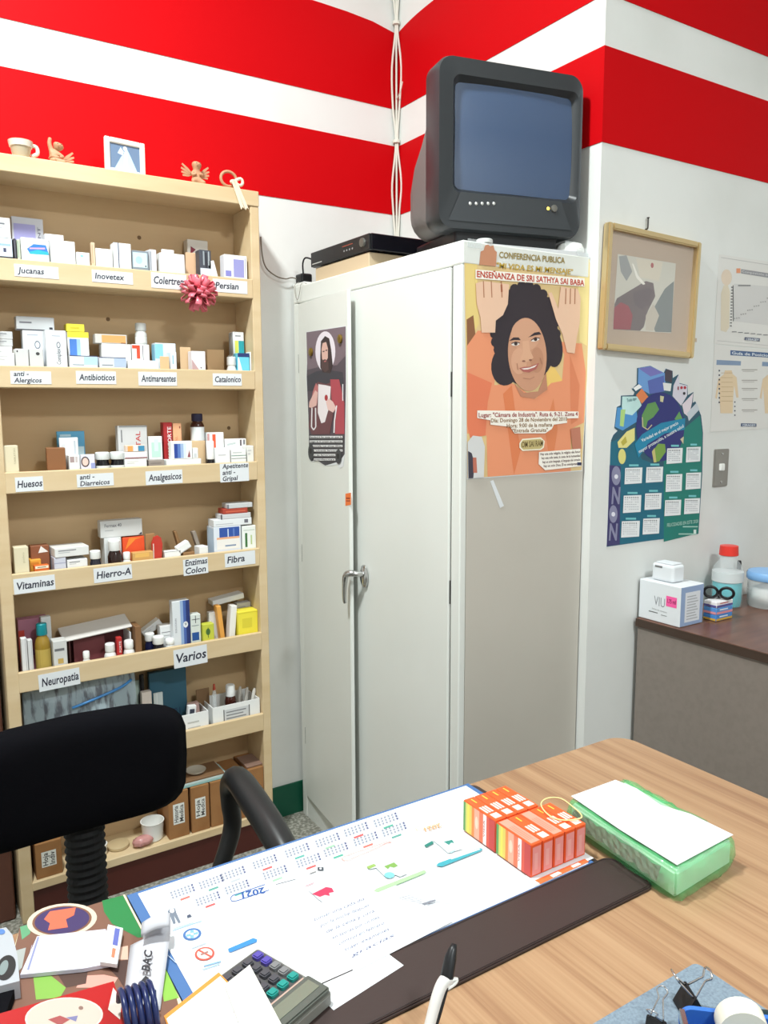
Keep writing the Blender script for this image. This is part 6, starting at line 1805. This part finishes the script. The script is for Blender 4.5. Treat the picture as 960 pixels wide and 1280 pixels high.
# ---- orange medicine boxes: two rows standing on the pad
ZB0 = ZC+.0020
SB = deskS(ZB0)
zx = lambda x, y: (560+x/4.8, 960+y/4.8)
fa = SB.px(*zx(500, 662)); fb2 = SB.px(*zx(812, 512)); fc = SB.px(*zx(278, 515)); bk_ = SB.px(*zx(90, 372))
ox0 = (fa[0]+fc[0]+bk_[0])/3
oy0, oy1, oy2 = fa[1], fc[1], bk_[1]
n1 = 5
ow = (fb2[0]-ox0)/n1
d_ = ray(*zx(487, 470)); tt = (oy0)/d_.y
ozh = CAMH+d_.z*tt-ZB0
ORNG = M((236, 92, 44), .35)
def orange_box(x, y0, y1, lab, grp, pinktop=False, h=ozh):
    o = thing('orange_medicine_box', lab, 'box', (x+ow/2, (y0+y1)/2, ZB0), 0, grp)
    d = y1-y0-.0015; w = ow-.001
    box('carton', -w/2, w/2, -d/2, d/2, 0, h, ORNG, o, .0012)
    p = Print(base=.0003)      # end facing the camera side
    p.rect(-w*.38, h*.06, w*.38, h*.9, (236, 150, 146)); p.up(); p.rect(-w*.2, h*.2, w*.1, h*.7, (240, 170, 164))
    p.build('printed_end', o, (0, -d/2, 0), FRONT)
    p = Print(base=.0003)      # top
    if pinktop:
        p.rect(-w*.4, -d*.46, w*.4, d*.46, (240, 150, 130)); p.up()
        for k in range(3): p.rect(-w*.25+k*w*.18, -d*.36, -w*.19+k*w*.18, d*.2, (236, 120, 96))
    else:
        p.rect(-w*.3, -d*.44, w*.32, -d*.26, (250, 214, 204)); p.text('VITAL', (-w*.3, -d*.02), (-w*.3, -d*.22), (w*.3, -d*.02), (250, 226, 216), .03) if False else None
        for k in range(3): p.rect(-w*.34+k*w*.24, -d*.2, -w*.18+k*w*.24, d*.06, (250, 220, 210))
        p.rect(-w*.05, d*.24, w*.06, d*.42, (250, 200, 80))
    p.build('printed_top', o, (0, 0, h))
    p = Print(base=.0003)      # striped long side (u runs towards the camera)
    for a_, b_, c in ((-.49, -.42, (96, 160, 90)), (-.42, -.36, (216, 214, 110)), (-.36, -.30, (240, 224, 90)), (-.30, -.22, (226, 206, 96)), (-.22, -.14, (238, 140, 70)), (-.14, 0.02, (240, 176, 150)), (.02, .14, (238, 120, 84)), (.14, .24, (246, 240, 236)), (.24, .32, (226, 90, 70)), (.32, .49, (206, 66, 62))):
        p.rect(a_*d, h*.03, b_*d, h*.97, c)
    p.up(); p.ell(-.06*d, h*.55, d*.05, h*.2, (246, 214, 190), 14); p.text('VIDA', (.19*d, h*.25), (.19*d, h*.8), (.15*d, h*.25), (206, 80, 70), .01)
    p.build('printed_side', o, (-w/2, 0, 0), LEFT)
L1 = ['orange medicine box with striped side, leftmost of the near row', 'orange medicine box second from the left in the near row', 'orange medicine box with pale pink top in the middle of the near row', 'orange medicine box second from the green bag in the near row', 'orange medicine box touching the green bag end of the near row']
L2 = ['orange medicine box with striped side, leftmost of the far row', 'orange medicine box second from the left in the far row', 'orange medicine box third from the left in the far row', 'orange medicine box rightmost of the far row']
for k in range(5):
    orange_box(ox0+k*ow, oy0, oy1, L1[k], 'orange boxes, near row', k in (0, 2))
for k in range(4):
    orange_box(ox0+k*ow, oy1+.001, oy2, L2[k], 'orange boxes, far row', False, ozh*1.02)
zt_o = ZB0+ozh
So = deskS(zt_o)
rbp = [So.px(*zx(*q)) for q in ((560, 215), (600, 195), (680, 200), (760, 250), (800, 295), (790, 320), (700, 322), (620, 305), (570, 265))]
rb_ = tube('rubber_band', [(u, v, zt_o+.0020+.003*math.sin(i)**2) for i, (u, v) in enumerate(rbp)], .0011, mat('pale_yellow_rubber', (236, 216, 150), .5), None, 6, closed=True, steps=4)
tag(rb_, 'pale yellow rubber band lying on the near row of orange boxes', 'rubber band')

# ---- package in a green plastic bag
zg = lambda x, y: (690+x/3.692, 950+y/3.692)
HB = .048
SG = deskS(ZD+HB)
top4 = [Vector(SG.px(*zg(*q))) for q in ((60, 185), (585, 530), (862, 362), (330, 75))]     # left, near, right, far
gc = sum(top4, Vector((0, 0)))/4
bag = thing('green_bag_package', 'flat package wrapped in a green translucent plastic bag', 'package', (gc.x, gc.y, ZD+.0004))
loc4 = [q-gc for q in top4]
def quad_pt(s, t_):      # s along left->near , t towards right/far ; 0..1
    a = loc4[0].lerp(loc4[1], s); b = loc4[3].lerp(loc4[2], s)
    return a.lerp(b, t_)
bm = bmesh.new()
cv = [bm.verts.new((*(q*.93), z)) for z in (.004, HB-.004) for q in loc4]
for f_ in ((3, 2, 1, 0), (4, 5, 6, 7), (0, 1, 5, 4), (1, 2, 6, 5), (2, 3, 7, 6), (3, 0, 4, 7)):
    bm.faces.new([cv[i] for i in f_])
bmesh.ops.bevel(bm, geom=list(bm.edges), offset=.004, segments=2, affect='EDGES')
from_bm('contents', bm, mat('pale_contents', (226, 230, 222), .6), bag)
# film: a crumpled skin round the contents
bm = bmesh.new()
rings = [(.0, .97), (.006, 1.0), (.018, 1.015), (.032, 1.005), (.043, .99), (.049, .95), (.0505, .8), (.0505, .5), (.0505, .2)]
NS = 64
r5 = random.Random(3)
def outline(t_, k):
    """rounded quad outline, t_ in 0..1"""
    e = t_*4; i = int(e) % 4; f_ = e-int(e)
    a, b = loc4[i], loc4[(i+1) % 4]
    p_ = a.lerp(b, f_)
    rr0 = 1-.045*(1-math.sin(PI*f_))**3
    return p_*k*rr0
vr = []
for j, (z, k) in enumerate(rings):
    row_ = []
    for i in range(NS):
        t_ = i/NS
        wr = (.010*math.sin(i*1.9+j*.6)+.012*math.sin(i*.73+j*1.3)+.006*r5.uniform(-1, 1))*(1 if 1 <= j <= 5 else .3)
        q = outline(t_, k+wr*1.6)
        zz_ = z+(.0016*math.sin(i*1.3+j*2) if 1 < j < 6 else 0)+(.0012*math.sin(i*.5+j) if j >= 6 else 0)
        row_.append(bm.verts.new((q.x, q.y, max(zz_, .0))))
    vr.append(row_)
for j in range(len(rings)-1):
    for i in range(NS):
        i2 = (i+1) % NS
        bm.faces.new((vr[j][i], vr[j][i2], vr[j+1][i2], vr[j+1][i]))
bm.faces.new(vr[-1])
film = from_bm('bag_film', bm, mat('green_film', (96, 222, 140), .16, alpha=.40, spec=.6, bump=(45, .6, .006)), bag, smooth=True)
# ragged bag mouth at the far side
tailb = loc4[3]; tdir = (loc4[3]-loc4[1]).normalized(); tper = Vector((-tdir.y, tdir.x))
v, f = [], []
for i in range(15):
    s = i/14
    b0_ = loc4[3].lerp(loc4[2], s*.75)*1.05
    ln = .012+.022*math.sin(PI*s)*(1+.3*math.sin(i*2.2))
    for j in range(4):
        q = b0_+ (loc4[3]-loc4[0]).normalized()*ln*j/3
        v.append((q.x, q.y, .038-.022*(j/3)**1.3+.004*math.sin(i*1.7+j)))
for i in range(14):
    for j in range(3):
        f.append((i*4+j, i*4+j+1, i*4+j+5, i*4+j+4))
tl_ = pyd('bag_mouth', v, f, mat('green_film', (60, 200, 110)), bag, smooth=True)
tl_.modifiers.new('thick', 'SOLIDIFY').thickness = .0008
# white paper sheet showing on top
shp = [quad_pt(*q) for q in ((.0, .06), (.5, .03), (.97, .05), (.99, .97), (.66, .93), (.46, .80), (.2, .86), (.02, .8))]
prism('paper_sheet', [(q.x*.97, q.y*.97) for q in shp], .0008, PAPER, bag, (0, 0, .0525))
# crumpled foil along the left side
v, f = [], []
for i in range(22):
    s = i/21
    q = quad_pt(.12+.76*s, -.02)
    n_ = (loc4[0]-loc4[3]).normalized()
    for j in range(4):
        o_ = n_*(.003+.0025*j+.0012*math.sin(i*2.3+j*1.7))
        v.append((q.x+o_.x, q.y+o_.y, .046-.006*j+.0016*math.sin(i*1.9+j)+.0012*math.sin(i*.9)))
for i in range(21):
    for j in range(3):
        f.append((i*4+j, i*4+j+1, i*4+j+5, i*4+j+4))
fo_ = pyd('crumpled_edge', v, f, mat('crumpled_clear_film', (120, 132, 112), .2, alpha=.6, spec=.7), bag, smooth=False)
fo_.modifiers.new('thick', 'SOLIDIFY').thickness = .0008

# ---- pen in a white swivel holder
SPn = deskS(ZD)
b_ = SPn.px(527, 1335)
d_ = ray(568, 1180)
# pen tip above: keep the pen leaning slightly away
ptop = CAM + d_*((b_[1]+.035)/d_.y)
pbase = Vector((b_[0], b_[1], ZD))
pen = thing('desk_pen', 'black pen held upright in a white plastic swivel holder', 'pen', (b_[0], b_[1], ZD+.0003))
rel = ptop-pbase
lathe('holder_base', [(.03, 0), (.031, .003), (.028, .007), (.010, .012), (0, .012)], WHITEP, pen, n=24)
q0, q1, q2 = rel*.08, rel*.70, rel
q0.z = .010
pw_ = rel.normalized()
tube('holder_arm', [q0+Vector((-.004, 0, 0)), rel*.3+Vector((-.005, 0, .0)), rel*.55+Vector((-.004, 0, .003)), rel*.66+Vector((0, 0, .003)), rel*.68+Vector((.008, 0, -.001))], [.006, .006, .0068, .007, .006], mat('translucent_white_plastic', (214, 210, 206), .25), pen, 10, steps=4)
tube('holder_clip', [rel*.62+Vector((.004, -.002, 0)), rel*.63+Vector((.014, -.003, .001)), rel*.655+Vector((.016, -.003, .002)), rel*.66+Vector((.008, -.003, .003))], .0022, WHITEP, pen, 7, closed=True, steps=3)
tube('pen_barrel', [rel*.22+Vector((.003, 0, 0)), rel*.45+Vector((.003, 0, 0)), rel*.64+Vector((.003, 0, 0)), rel*.72+Vector((.002, 0, 0)), rel*.88, rel*1.0], [.003, .0044, .0046, .0078, .007, .003], BLACKP, pen, 10, steps=2)

# ---- grey felt board with clips and tape dispenser at the near right corner
SFb = deskS(ZD+.004)
f0 = SFb.px(870, 1203); f1 = SFb.px(750, 1280); f2 = SFb.px(960, 1262)
fx1, fy1 = f0[0], f0[1]
FELT = mat('grey_blue_felt', (128, 144, 156), .95, noise=(300, (108, 122, 136), .35, .7), bump=(600, .4, .001))
felt, _ = sheet_flat('felt_mat', 'grey-blue felt mat at the near right of the desk', 'mat', rrect(fx1-.42, DY0+.01, fx1, fy1, .008), ZD+.0003, .004, FELT, 'felt')
ZF = ZD+.0046
def binder_clip(px, py, rot, lab, s_=1.0):
    q = deskS(ZF).px(px, py)
    o = thing('binder_clip', lab, 'binder clip', (q[0], q[1], ZF), rot, 'black binder clips on the felt mat')
    L_, r_ = .024*s_, .011*s_
    bm = bmesh.new()
    prof = [(-r_, 0.0005), (r_, .0005), (.0015, r_*1.7), (-.0015, r_*1.7)]
    vs = [[bm.verts.new((x, y, z)) for x, z in prof] for y in (-L_/2, L_/2)]
    for i in range(4):
        j = (i+1) % 4
        bm.faces.new((vs[0][i], vs[0][j], vs[1][j], vs[1][i]))
    bm.faces.new(vs[0][::-1]); bm.faces.new(vs[1])
    bmesh.ops.bevel(bm, geom=list(bm.edges), offset=.0008, segments=2, affect='EDGES')
    from_bm('clip_body', bm, BLACKP, o)
    for sg in (-1, 1):
        dx, dz = (.020*sg, .026)
        tube('wire_handle', [(.001*sg, -L_*.34, r_*1.6), (dx*.6, -L_*.16, r_*1.6+dz*.45), (dx*.8, -L_*.12, r_*1.6+dz*.6), (dx, -L_*.28, r_*1.6+dz*.85), (dx*1.1, 0, r_*1.6+dz), (dx, L_*.28, r_*1.6+dz*.85), (dx*.8, L_*.12, r_*1.6+dz*.6), (dx*.6, L_*.16, r_*1.6+dz*.45), (.001*sg, L_*.34, r_*1.6)], .0009*s_, CHROME, o, 6, steps=3)
    return o
binder_clip(862, 1262, -.5, 'black binder clip with raised wire handles beside the blue dispenser', 1.3)
binder_clip(820, 1290, .4, 'black binder clip lying nearest the camera on the felt mat', .9)
q = deskS(ZF).px(918, 1316)
td = thing('tape_dispenser', 'blue plastic tape dispenser with a white roll on the felt mat', 'tape dispenser', (q[0], q[1], ZF), -.75)
BLP = mat('blue_dispenser_plastic', (58, 112, 196), .35)
for y0_, y1_ in ((-.020, -.014), (.014, .020)):
    prism('side_cheek', rrect(-.055, 0, .055, .034, .014, 6), y1_-y0_, BLP, td, (0, y1_, 0), FRONT)
box('base', -.05, .05, -.014, .014, 0, .008, BLP, td)
lathe('tape_roll', [(.012, -.012), (.026, -.012), (.026, .012), (.012, .012)], mat('cream_tape', (226, 222, 206), .4), td, (.006, 0, .032), (PI/2, 0, 0), n=28)
lathe('hub', [(.0, -.0135), (.012, -.0135), (.012, .0135), (0, .0135)], BLP, td, (.006, 0, .032), (PI/2, 0, 0), n=20)
box('cutter', -.056, -.05, -.014, .014, .022, .034, CHROME, td, .0006)
q = deskS(ZF).px(955, 1276)
ms = thing('marker_pen', 'dark teal marker lying right of the blue tape dispenser', 'marker', (q[0], q[1], ZF+.0065), -.7)
tube('barrel', [(-.05, 0, 0), (.02, 0, 0)], .0062, M((24, 50, 56), .35), ms, 12); tube('cap', [(.0205, 0, 0), (.055, 0, 0), (.06, 0, 0)], [.0068, .0068, .004], BLACKP, ms, 12)

# ---- papers and books at the near left
zM = lambda x, y: (x/4.0, 1050+y/4.0)
Z_m = ZD+.0004
SM = deskS(Z_m+.007)
magu = [SM.px(*zM(*q)) for q in ((95, 432), (622, 268), (905, 800), (980, 1010), (-120, 1200))]
magu = [(u, min(v, DY1-.004)) for u, v in magu]
mag, smg = sheet_flat('magazine', 'thick glossy magazine with brown and green food cover', 'magazine', magu, Z_m, .0065, mat('page_edges', (216, 210, 176), .7), 'pages')
def printer(sf, z, f=zM, base=.0003):
    s_ = Surf((sf.O.x, sf.O.y, z), (1, 0, 0), (0, 1, 0))
    return Print(lambda x, y: s_.px(*f(x, y)), base=base), s_
p, _ = printer(smg, Z_m+.0065, base=.0068)
p.poly([(100, 436), (615, 276), (880, 780), (920, 930), (-60, 1080)], (118, 82, 66)); p.up()
p.poly([(510, 305), (615, 278), (722, 485), (690, 490), (560, 420), (520, 360)], (30, 120, 62)); p.poly([(100, 436), (160, 418), (150, 470), (110, 500)], (90, 150, 110))
p.poly([(165, 670), (230, 660), (330, 740), (300, 790), (180, 800)], (122, 168, 70)); p.poly([(380, 740), (420, 680), (520, 675), (590, 690), (560, 740)], (206, 150, 136))
p.poly([(280, 660), (440, 650), (430, 720), (330, 740)], (74, 52, 44)); p.poly([(520, 620), (640, 600), (620, 740), (590, 690)], (70, 48, 42)); p.poly([(830, 650), (895, 790), (820, 810), (800, 700)], (130, 180, 70))
p.poly([(590, 540), (640, 530), (640, 600), (570, 600)], (206, 170, 150)); p.poly([(60, 560), (130, 540), (110, 640), (50, 700)], (160, 164, 160)); p.up()
p.ell(310, 405, 176, 84, (206, 190, 170), 30, -.12); p.up(); p.ell(310, 405, 150, 72, (120, 80, 60), 30, -.12); p.up(); p.ell(310, 405, 138, 66, (58, 44, 92), 30, -.12); p.up()
p.poly([(220, 400), (250, 360), (380, 340), (370, 380), (330, 400), (340, 440), (240, 455), (250, 420)], (206, 100, 74))
p.build('cover_print', mag)
# memo pad with glued header
Z_n = Z_m+.0092
SN = deskS(Z_n+.005)
nu = [SN.px(*zM(*q)) for q in ((100, 668), (185, 476), (528, 440), (586, 604), (420, 636))]
memo, sm_ = sheet_flat('memo_pad', 'white lined memo pad with a printed header lying on the magazine', 'notepad', nu, Z_n-.0015, .005, mat('memo_paper', (200, 200, 214), .6), 'pages')  # paper greyed to put the near left corner's shade into its colour
SN2 = deskS(Z_n+.012)
hu = [SN2.px(*zM(*q)) for q in ((540, 410), (614, 428), (584, 608), (500, 596))]
prism('header_strip', [(a-sm_.O.x, b-sm_.O.y) for a, b in hu], .005, PAPER, memo, (0, 0, .005))
p, _ = printer(sm_, Z_n+.0035, base=.0053)
p.auto = False
for k in range(11):
    t_ = k/10
    p.path([(160+t_*330, 520-t_*46+6), (130+t_*350, 645-t_*60)], 2, (190, 190, 208))
p.path([(192, 486), (140, 650)], 9, (130, 136, 176))
p.build('lines_print', memo)
p, _ = printer(sm_, Z_n+.0085, base=.0103)
p.poly([(575, 440), (600, 446), (588, 530), (562, 524)], (90, 100, 170)); p.poly([(540, 450), (558, 454), (542, 540), (524, 535)], (206, 200, 210)); p.poly([(562, 540), (580, 544), (572, 590), (556, 586)], (206, 120, 90))
p.build('header_print', memo)
# curled bank slip
Z_b = Z_m+.012
SBk = deskS(Z_b+.004)
c4 = [Vector(SBk.px(*zM(*q))) for q in ((612, 790), (800, 822), (852, 470), (650, 500))]
cen = sum(c4, Vector((0, 0)))/4
bs = thing('bank_envelope', 'curled white envelope printed BAC on the magazine edge', 'envelope', (cen.x, cen.y, Z_b-.0045))
n_, v, f = 16, [], []
for i in range(n_+1):
    s = i/n_
    for j in range(7):
        t_ = j/6
        q = (c4[0].lerp(c4[1], t_)).lerp(c4[3].lerp(c4[2], t_), s)-cen
        zz_ = .001+.008*t_*s+.004*math.sin(PI*t_)
        v.append((q.x, q.y, zz_))
# curl at the far end
ex_ = (c4[2]-c4[3]).normalized(); ey_ = (c4[3]-c4[0]).normalized()
for i in range(1, 15):
    a = i/14*math.radians(250)
    R_ = .013
    for j in range(7):
        t_ = j/6
        q = c4[3].lerp(c4[2], .3+.7*t_)-cen if True else 0
        q = q+ey_*(R_*math.sin(a))
        v.append((q.x, q.y, .001+.008*t_+.004*math.sin(PI*t_)+R_*(1-math.cos(a))))
for i in range(n_+14):
    for j in range(6):
        a = i*7+j
        f.append((a, a+1, a+8, a+7))
env = pyd('paper', v, f, mat('envelope_paper', (190, 190, 196), .5), bs, smooth=True)  # envelope darkened likewise, shade of the corner put into the paper colour
env.modifiers.new('thick', 'SOLIDIFY').thickness = .0006
p = Print(None, base=0)
s_b = Surf((cen.x, cen.y, Z_b+.006), (1, 0, 0), (0, 1, 0))
p.fn = lambda x, y: s_b.px(*zM(x, y))
p.text('BAC', (748, 668), (762, 566), (708, 660), (40, 42, 48), .03)
p.poly([(708, 712), (728, 690), (745, 700), (738, 722), (742, 740), (720, 752), (705, 742)], (40, 42, 48))
p.build('lettering', bs, (0, 0, .0135))
# red book, coiled cord, grey case
Z_r = Z_m+.0105
SR_ = deskS(Z_r+.012)
ru = [SR_.px(*zM(*q)) for q in ((-40, 872), (568, 700), (640, 940), (640, 1010), (-60, 1200))]
rbk, srb = sheet_flat('red_book', 'red book with a pale oval plate on its cover, near left corner', 'book', ru, Z_r-.0035, .014, M((168, 22, 26), .3), 'cover')
p, _ = printer(srb, Z_r+.0105, base=.0143)
p.ell(320, 885, 196, 96, (206, 196, 184), 32, -.08); p.up(); p.ell(320, 885, 186, 90, (190, 176, 164), 32, -.08); p.up()
p.poly([(240, 900), (300, 880), (350, 900), (300, 930)], (150, 70, 70)); p.poly([(330, 890), (390, 880), (380, 910)], (110, 110, 150)); p.ell(405, 842, 12, 10, (130, 100, 90), 12)
p.poly([(540, 850), (566, 740), (610, 800), (600, 900)], (206, 196, 186))
p.build('cover_print', rbk)
SCd = deskS(Z_r+.022)
cd0, cd1 = Vector(SCd.px(*zM(610, 900))), Vector(SCd.px(*zM(770, 850)))
cord = thing('coiled_cord', 'dark blue coiled cord in front of the curled envelope', 'cord', (cd0.x, cd0.y, Z_m+.006))
ax = (cd1-cd0); axl = ax.length; ax = ax.normalized(); pe = Vector((-ax.y, ax.x))
pts = []
for i in range(5*14+1):
    a = 2*PI*i/14
    s = i/(5*14)
    off = ax*(axl*1.1*s) + pe*(.026*math.cos(a))
    pts.append((off.x, off.y, .030+.026*math.sin(a)))
tube('coil', pts, .0034, mat('dark_blue_cord', (26, 38, 84), .3), cord, 8)
SGc = deskS(Z_m+.03)
gu = [SGc.px(*zM(*q)) for q in ((-60, 450), (30, 432), (62, 470), (86, 570), (98, 700), (-60, 740))]
gcs, sgc = sheet_flat('grey_case', 'silver-grey plastic case with a dark oval window, far left', 'case', gu, Z_m+.0068, .022, mat('silver_plastic', (170, 174, 180), .3), 'shell')
p, _ = printer(sgc, Z_m+.0288, base=.0224)
p.ell(30, 640, 46, 66, (26, 28, 30), 24, .4); p.up(); p.ell(18, 640, 20, 40, (120, 134, 134), 18, .4)
p.ell(6, 460, 20, 14, (80, 120, 180), 12)
p.build('window_print', gcs)
SBk2 = deskS(Z_m+.02)
ku = [SBk2.px(*zM(*q)) for q in ((-60, 735), (78, 728), (30, 860), (-60, 900))]
blk, _ = sheet_flat('black_pouch', 'black pouch lying below the silver-grey case', 'pouch', ku, Z_m+.0068, .013, BLACKF, 'fabric')

# ---- calculator
ZK = ZC+.0024
zk3 = lambda x, y: (180+x/3.692, 1160+y/3.692)
SK = deskS(ZK+.014)
F1, F2, F3 = (Vector(SK.px(*zk3(*q))) for q in ((222, 262), (525, 88), (872, 292)))
e1 = (F1-F2); e2 = (F3-F2)
wK, lK = e1.length, e2.length
e1.normalize(); e2.normalize()
# square the body up about the long edge
e1p = Vector((e2.y, -e2.x)); e1p = e1p if e1p.dot(e1) > 0 else -e1p
kc = F2
calc = thing('calculator', 'grey desk calculator with purple and green keys, display towards the camera', 'calculator',
             mw=Matrix(((e2.x, e1p.x, 0, kc.x), (e2.y, e1p.y, 0, kc.y), (0, 0, 1 if e2.x*e1p.y-e2.y*e1p.x > 0 else -1, ZK), (0, 0, 0, 1))))
flip = (e2.x*e1p.y-e2.y*e1p.x) < 0
if flip:
    calc.matrix_world = Matrix(((e1p.x, e2.x, 0, kc.x), (e1p.y, e2.y, 0, kc.y), (0, 0, 1, ZK), (0, 0, 0, 1)))
def cxy(a, b): return (b, a) if flip else (a, b)      # a along the long edge, b across
GRC = mat('grey_calculator_plastic', (122, 122, 116), .4)
rect_ = lambda a0, a1, b0, b1, r: rrect(*(cxy(a0, b0)), *(cxy(a1, b1)), r)
prism('body', rect_(0, lK, 0, wK, .006), .014, GRC, calc, bev=.002)
prism('keyboard_panel', rect_(.004, lK*.66, .004, wK-.004, .003), .0008, mat('dark_key_panel', (78, 76, 76), .5), calc, (0, 0, .014))
prism('display_hood', rect_(lK*.70, lK*.985, .002, wK-.002, .004), .006, mat('dark_grey_hood', (86, 90, 84), .35), calc, (0, 0, .014), bev=.002)
prism('display', rect_(lK*.76, lK*.90, wK*.10, wK*.8, .001), .0006, mat('lcd_glass', (116, 122, 108), .12), calc, (0, 0, .0201))
prism('model_strip', rect_(lK*.645, lK*.69, .006, wK-.006, .001), .0006, M((190, 160, 146)), calc, (0, 0, .0142))
PUR, KG, KD, TEAL = (84, 74, 160), (122, 122, 124), (74, 74, 80), (34, 140, 132)
pa, pb_ = lK*.118, wK*.178
for j in range(5):
    for i in range(5):
        c = KD
        if i == 0: c = (PUR, PUR, KG, KG, TEAL)[j]
        elif i == 1 and j == 4: c = TEAL
        elif i == 2 and j == 4: c = TEAL
        a0, b0 = .010+j*pa, .008+i*pb_
        prism('key', rect_(a0, a0+pa*.74, b0, b0+pb_*.74, .0028), .0055, M(c, .35), calc, (0, 0, .0148), bev=.0015)
# orange-edged folder and folded paper over the calculator
ZO = ZK+.0226
SO = deskS(ZO+.002)
ou = [SO.px(*zk3(*q)) for q in ((92, 408), (345, 206), (410, 272), (560, 520), (150, 560))]
of_, sof = sheet_flat('paper_folder', 'white folder with an orange edge lying over the calculator corner', 'folder', ou, ZO, .0026, M((226, 140, 60)), 'cover')
iu = [deskS(ZO+.0034).px(*zk3(*q)) for q in ((104, 418), (352, 222), (404, 276), (548, 520), (160, 556))]
prism('sheet', [(a-sof.O.x, b-sof.O.y) for a, b in iu], .0008, PAPER, of_, (0, 0, .0026))
p, _ = printer(sof, ZO+.0034, zk3, base=.0036)
p.path([(370, 430), (390, 395), (440, 385), (480, 410), (490, 450)], 4, (206, 200, 196))
p.build('pencil_marks', of_)
fu = [deskS(ZO+.008).px(*zk3(*q)) for q in ((372, 258), (488, 166), (655, 478), (470, 520))]
fp_, _ = sheet_flat('folded_paper', 'folded cream-white paper lying on the calculator keys', 'paper', fu, ZO+.0040, .003, mat('cream_paper', (222, 218, 208), .6))
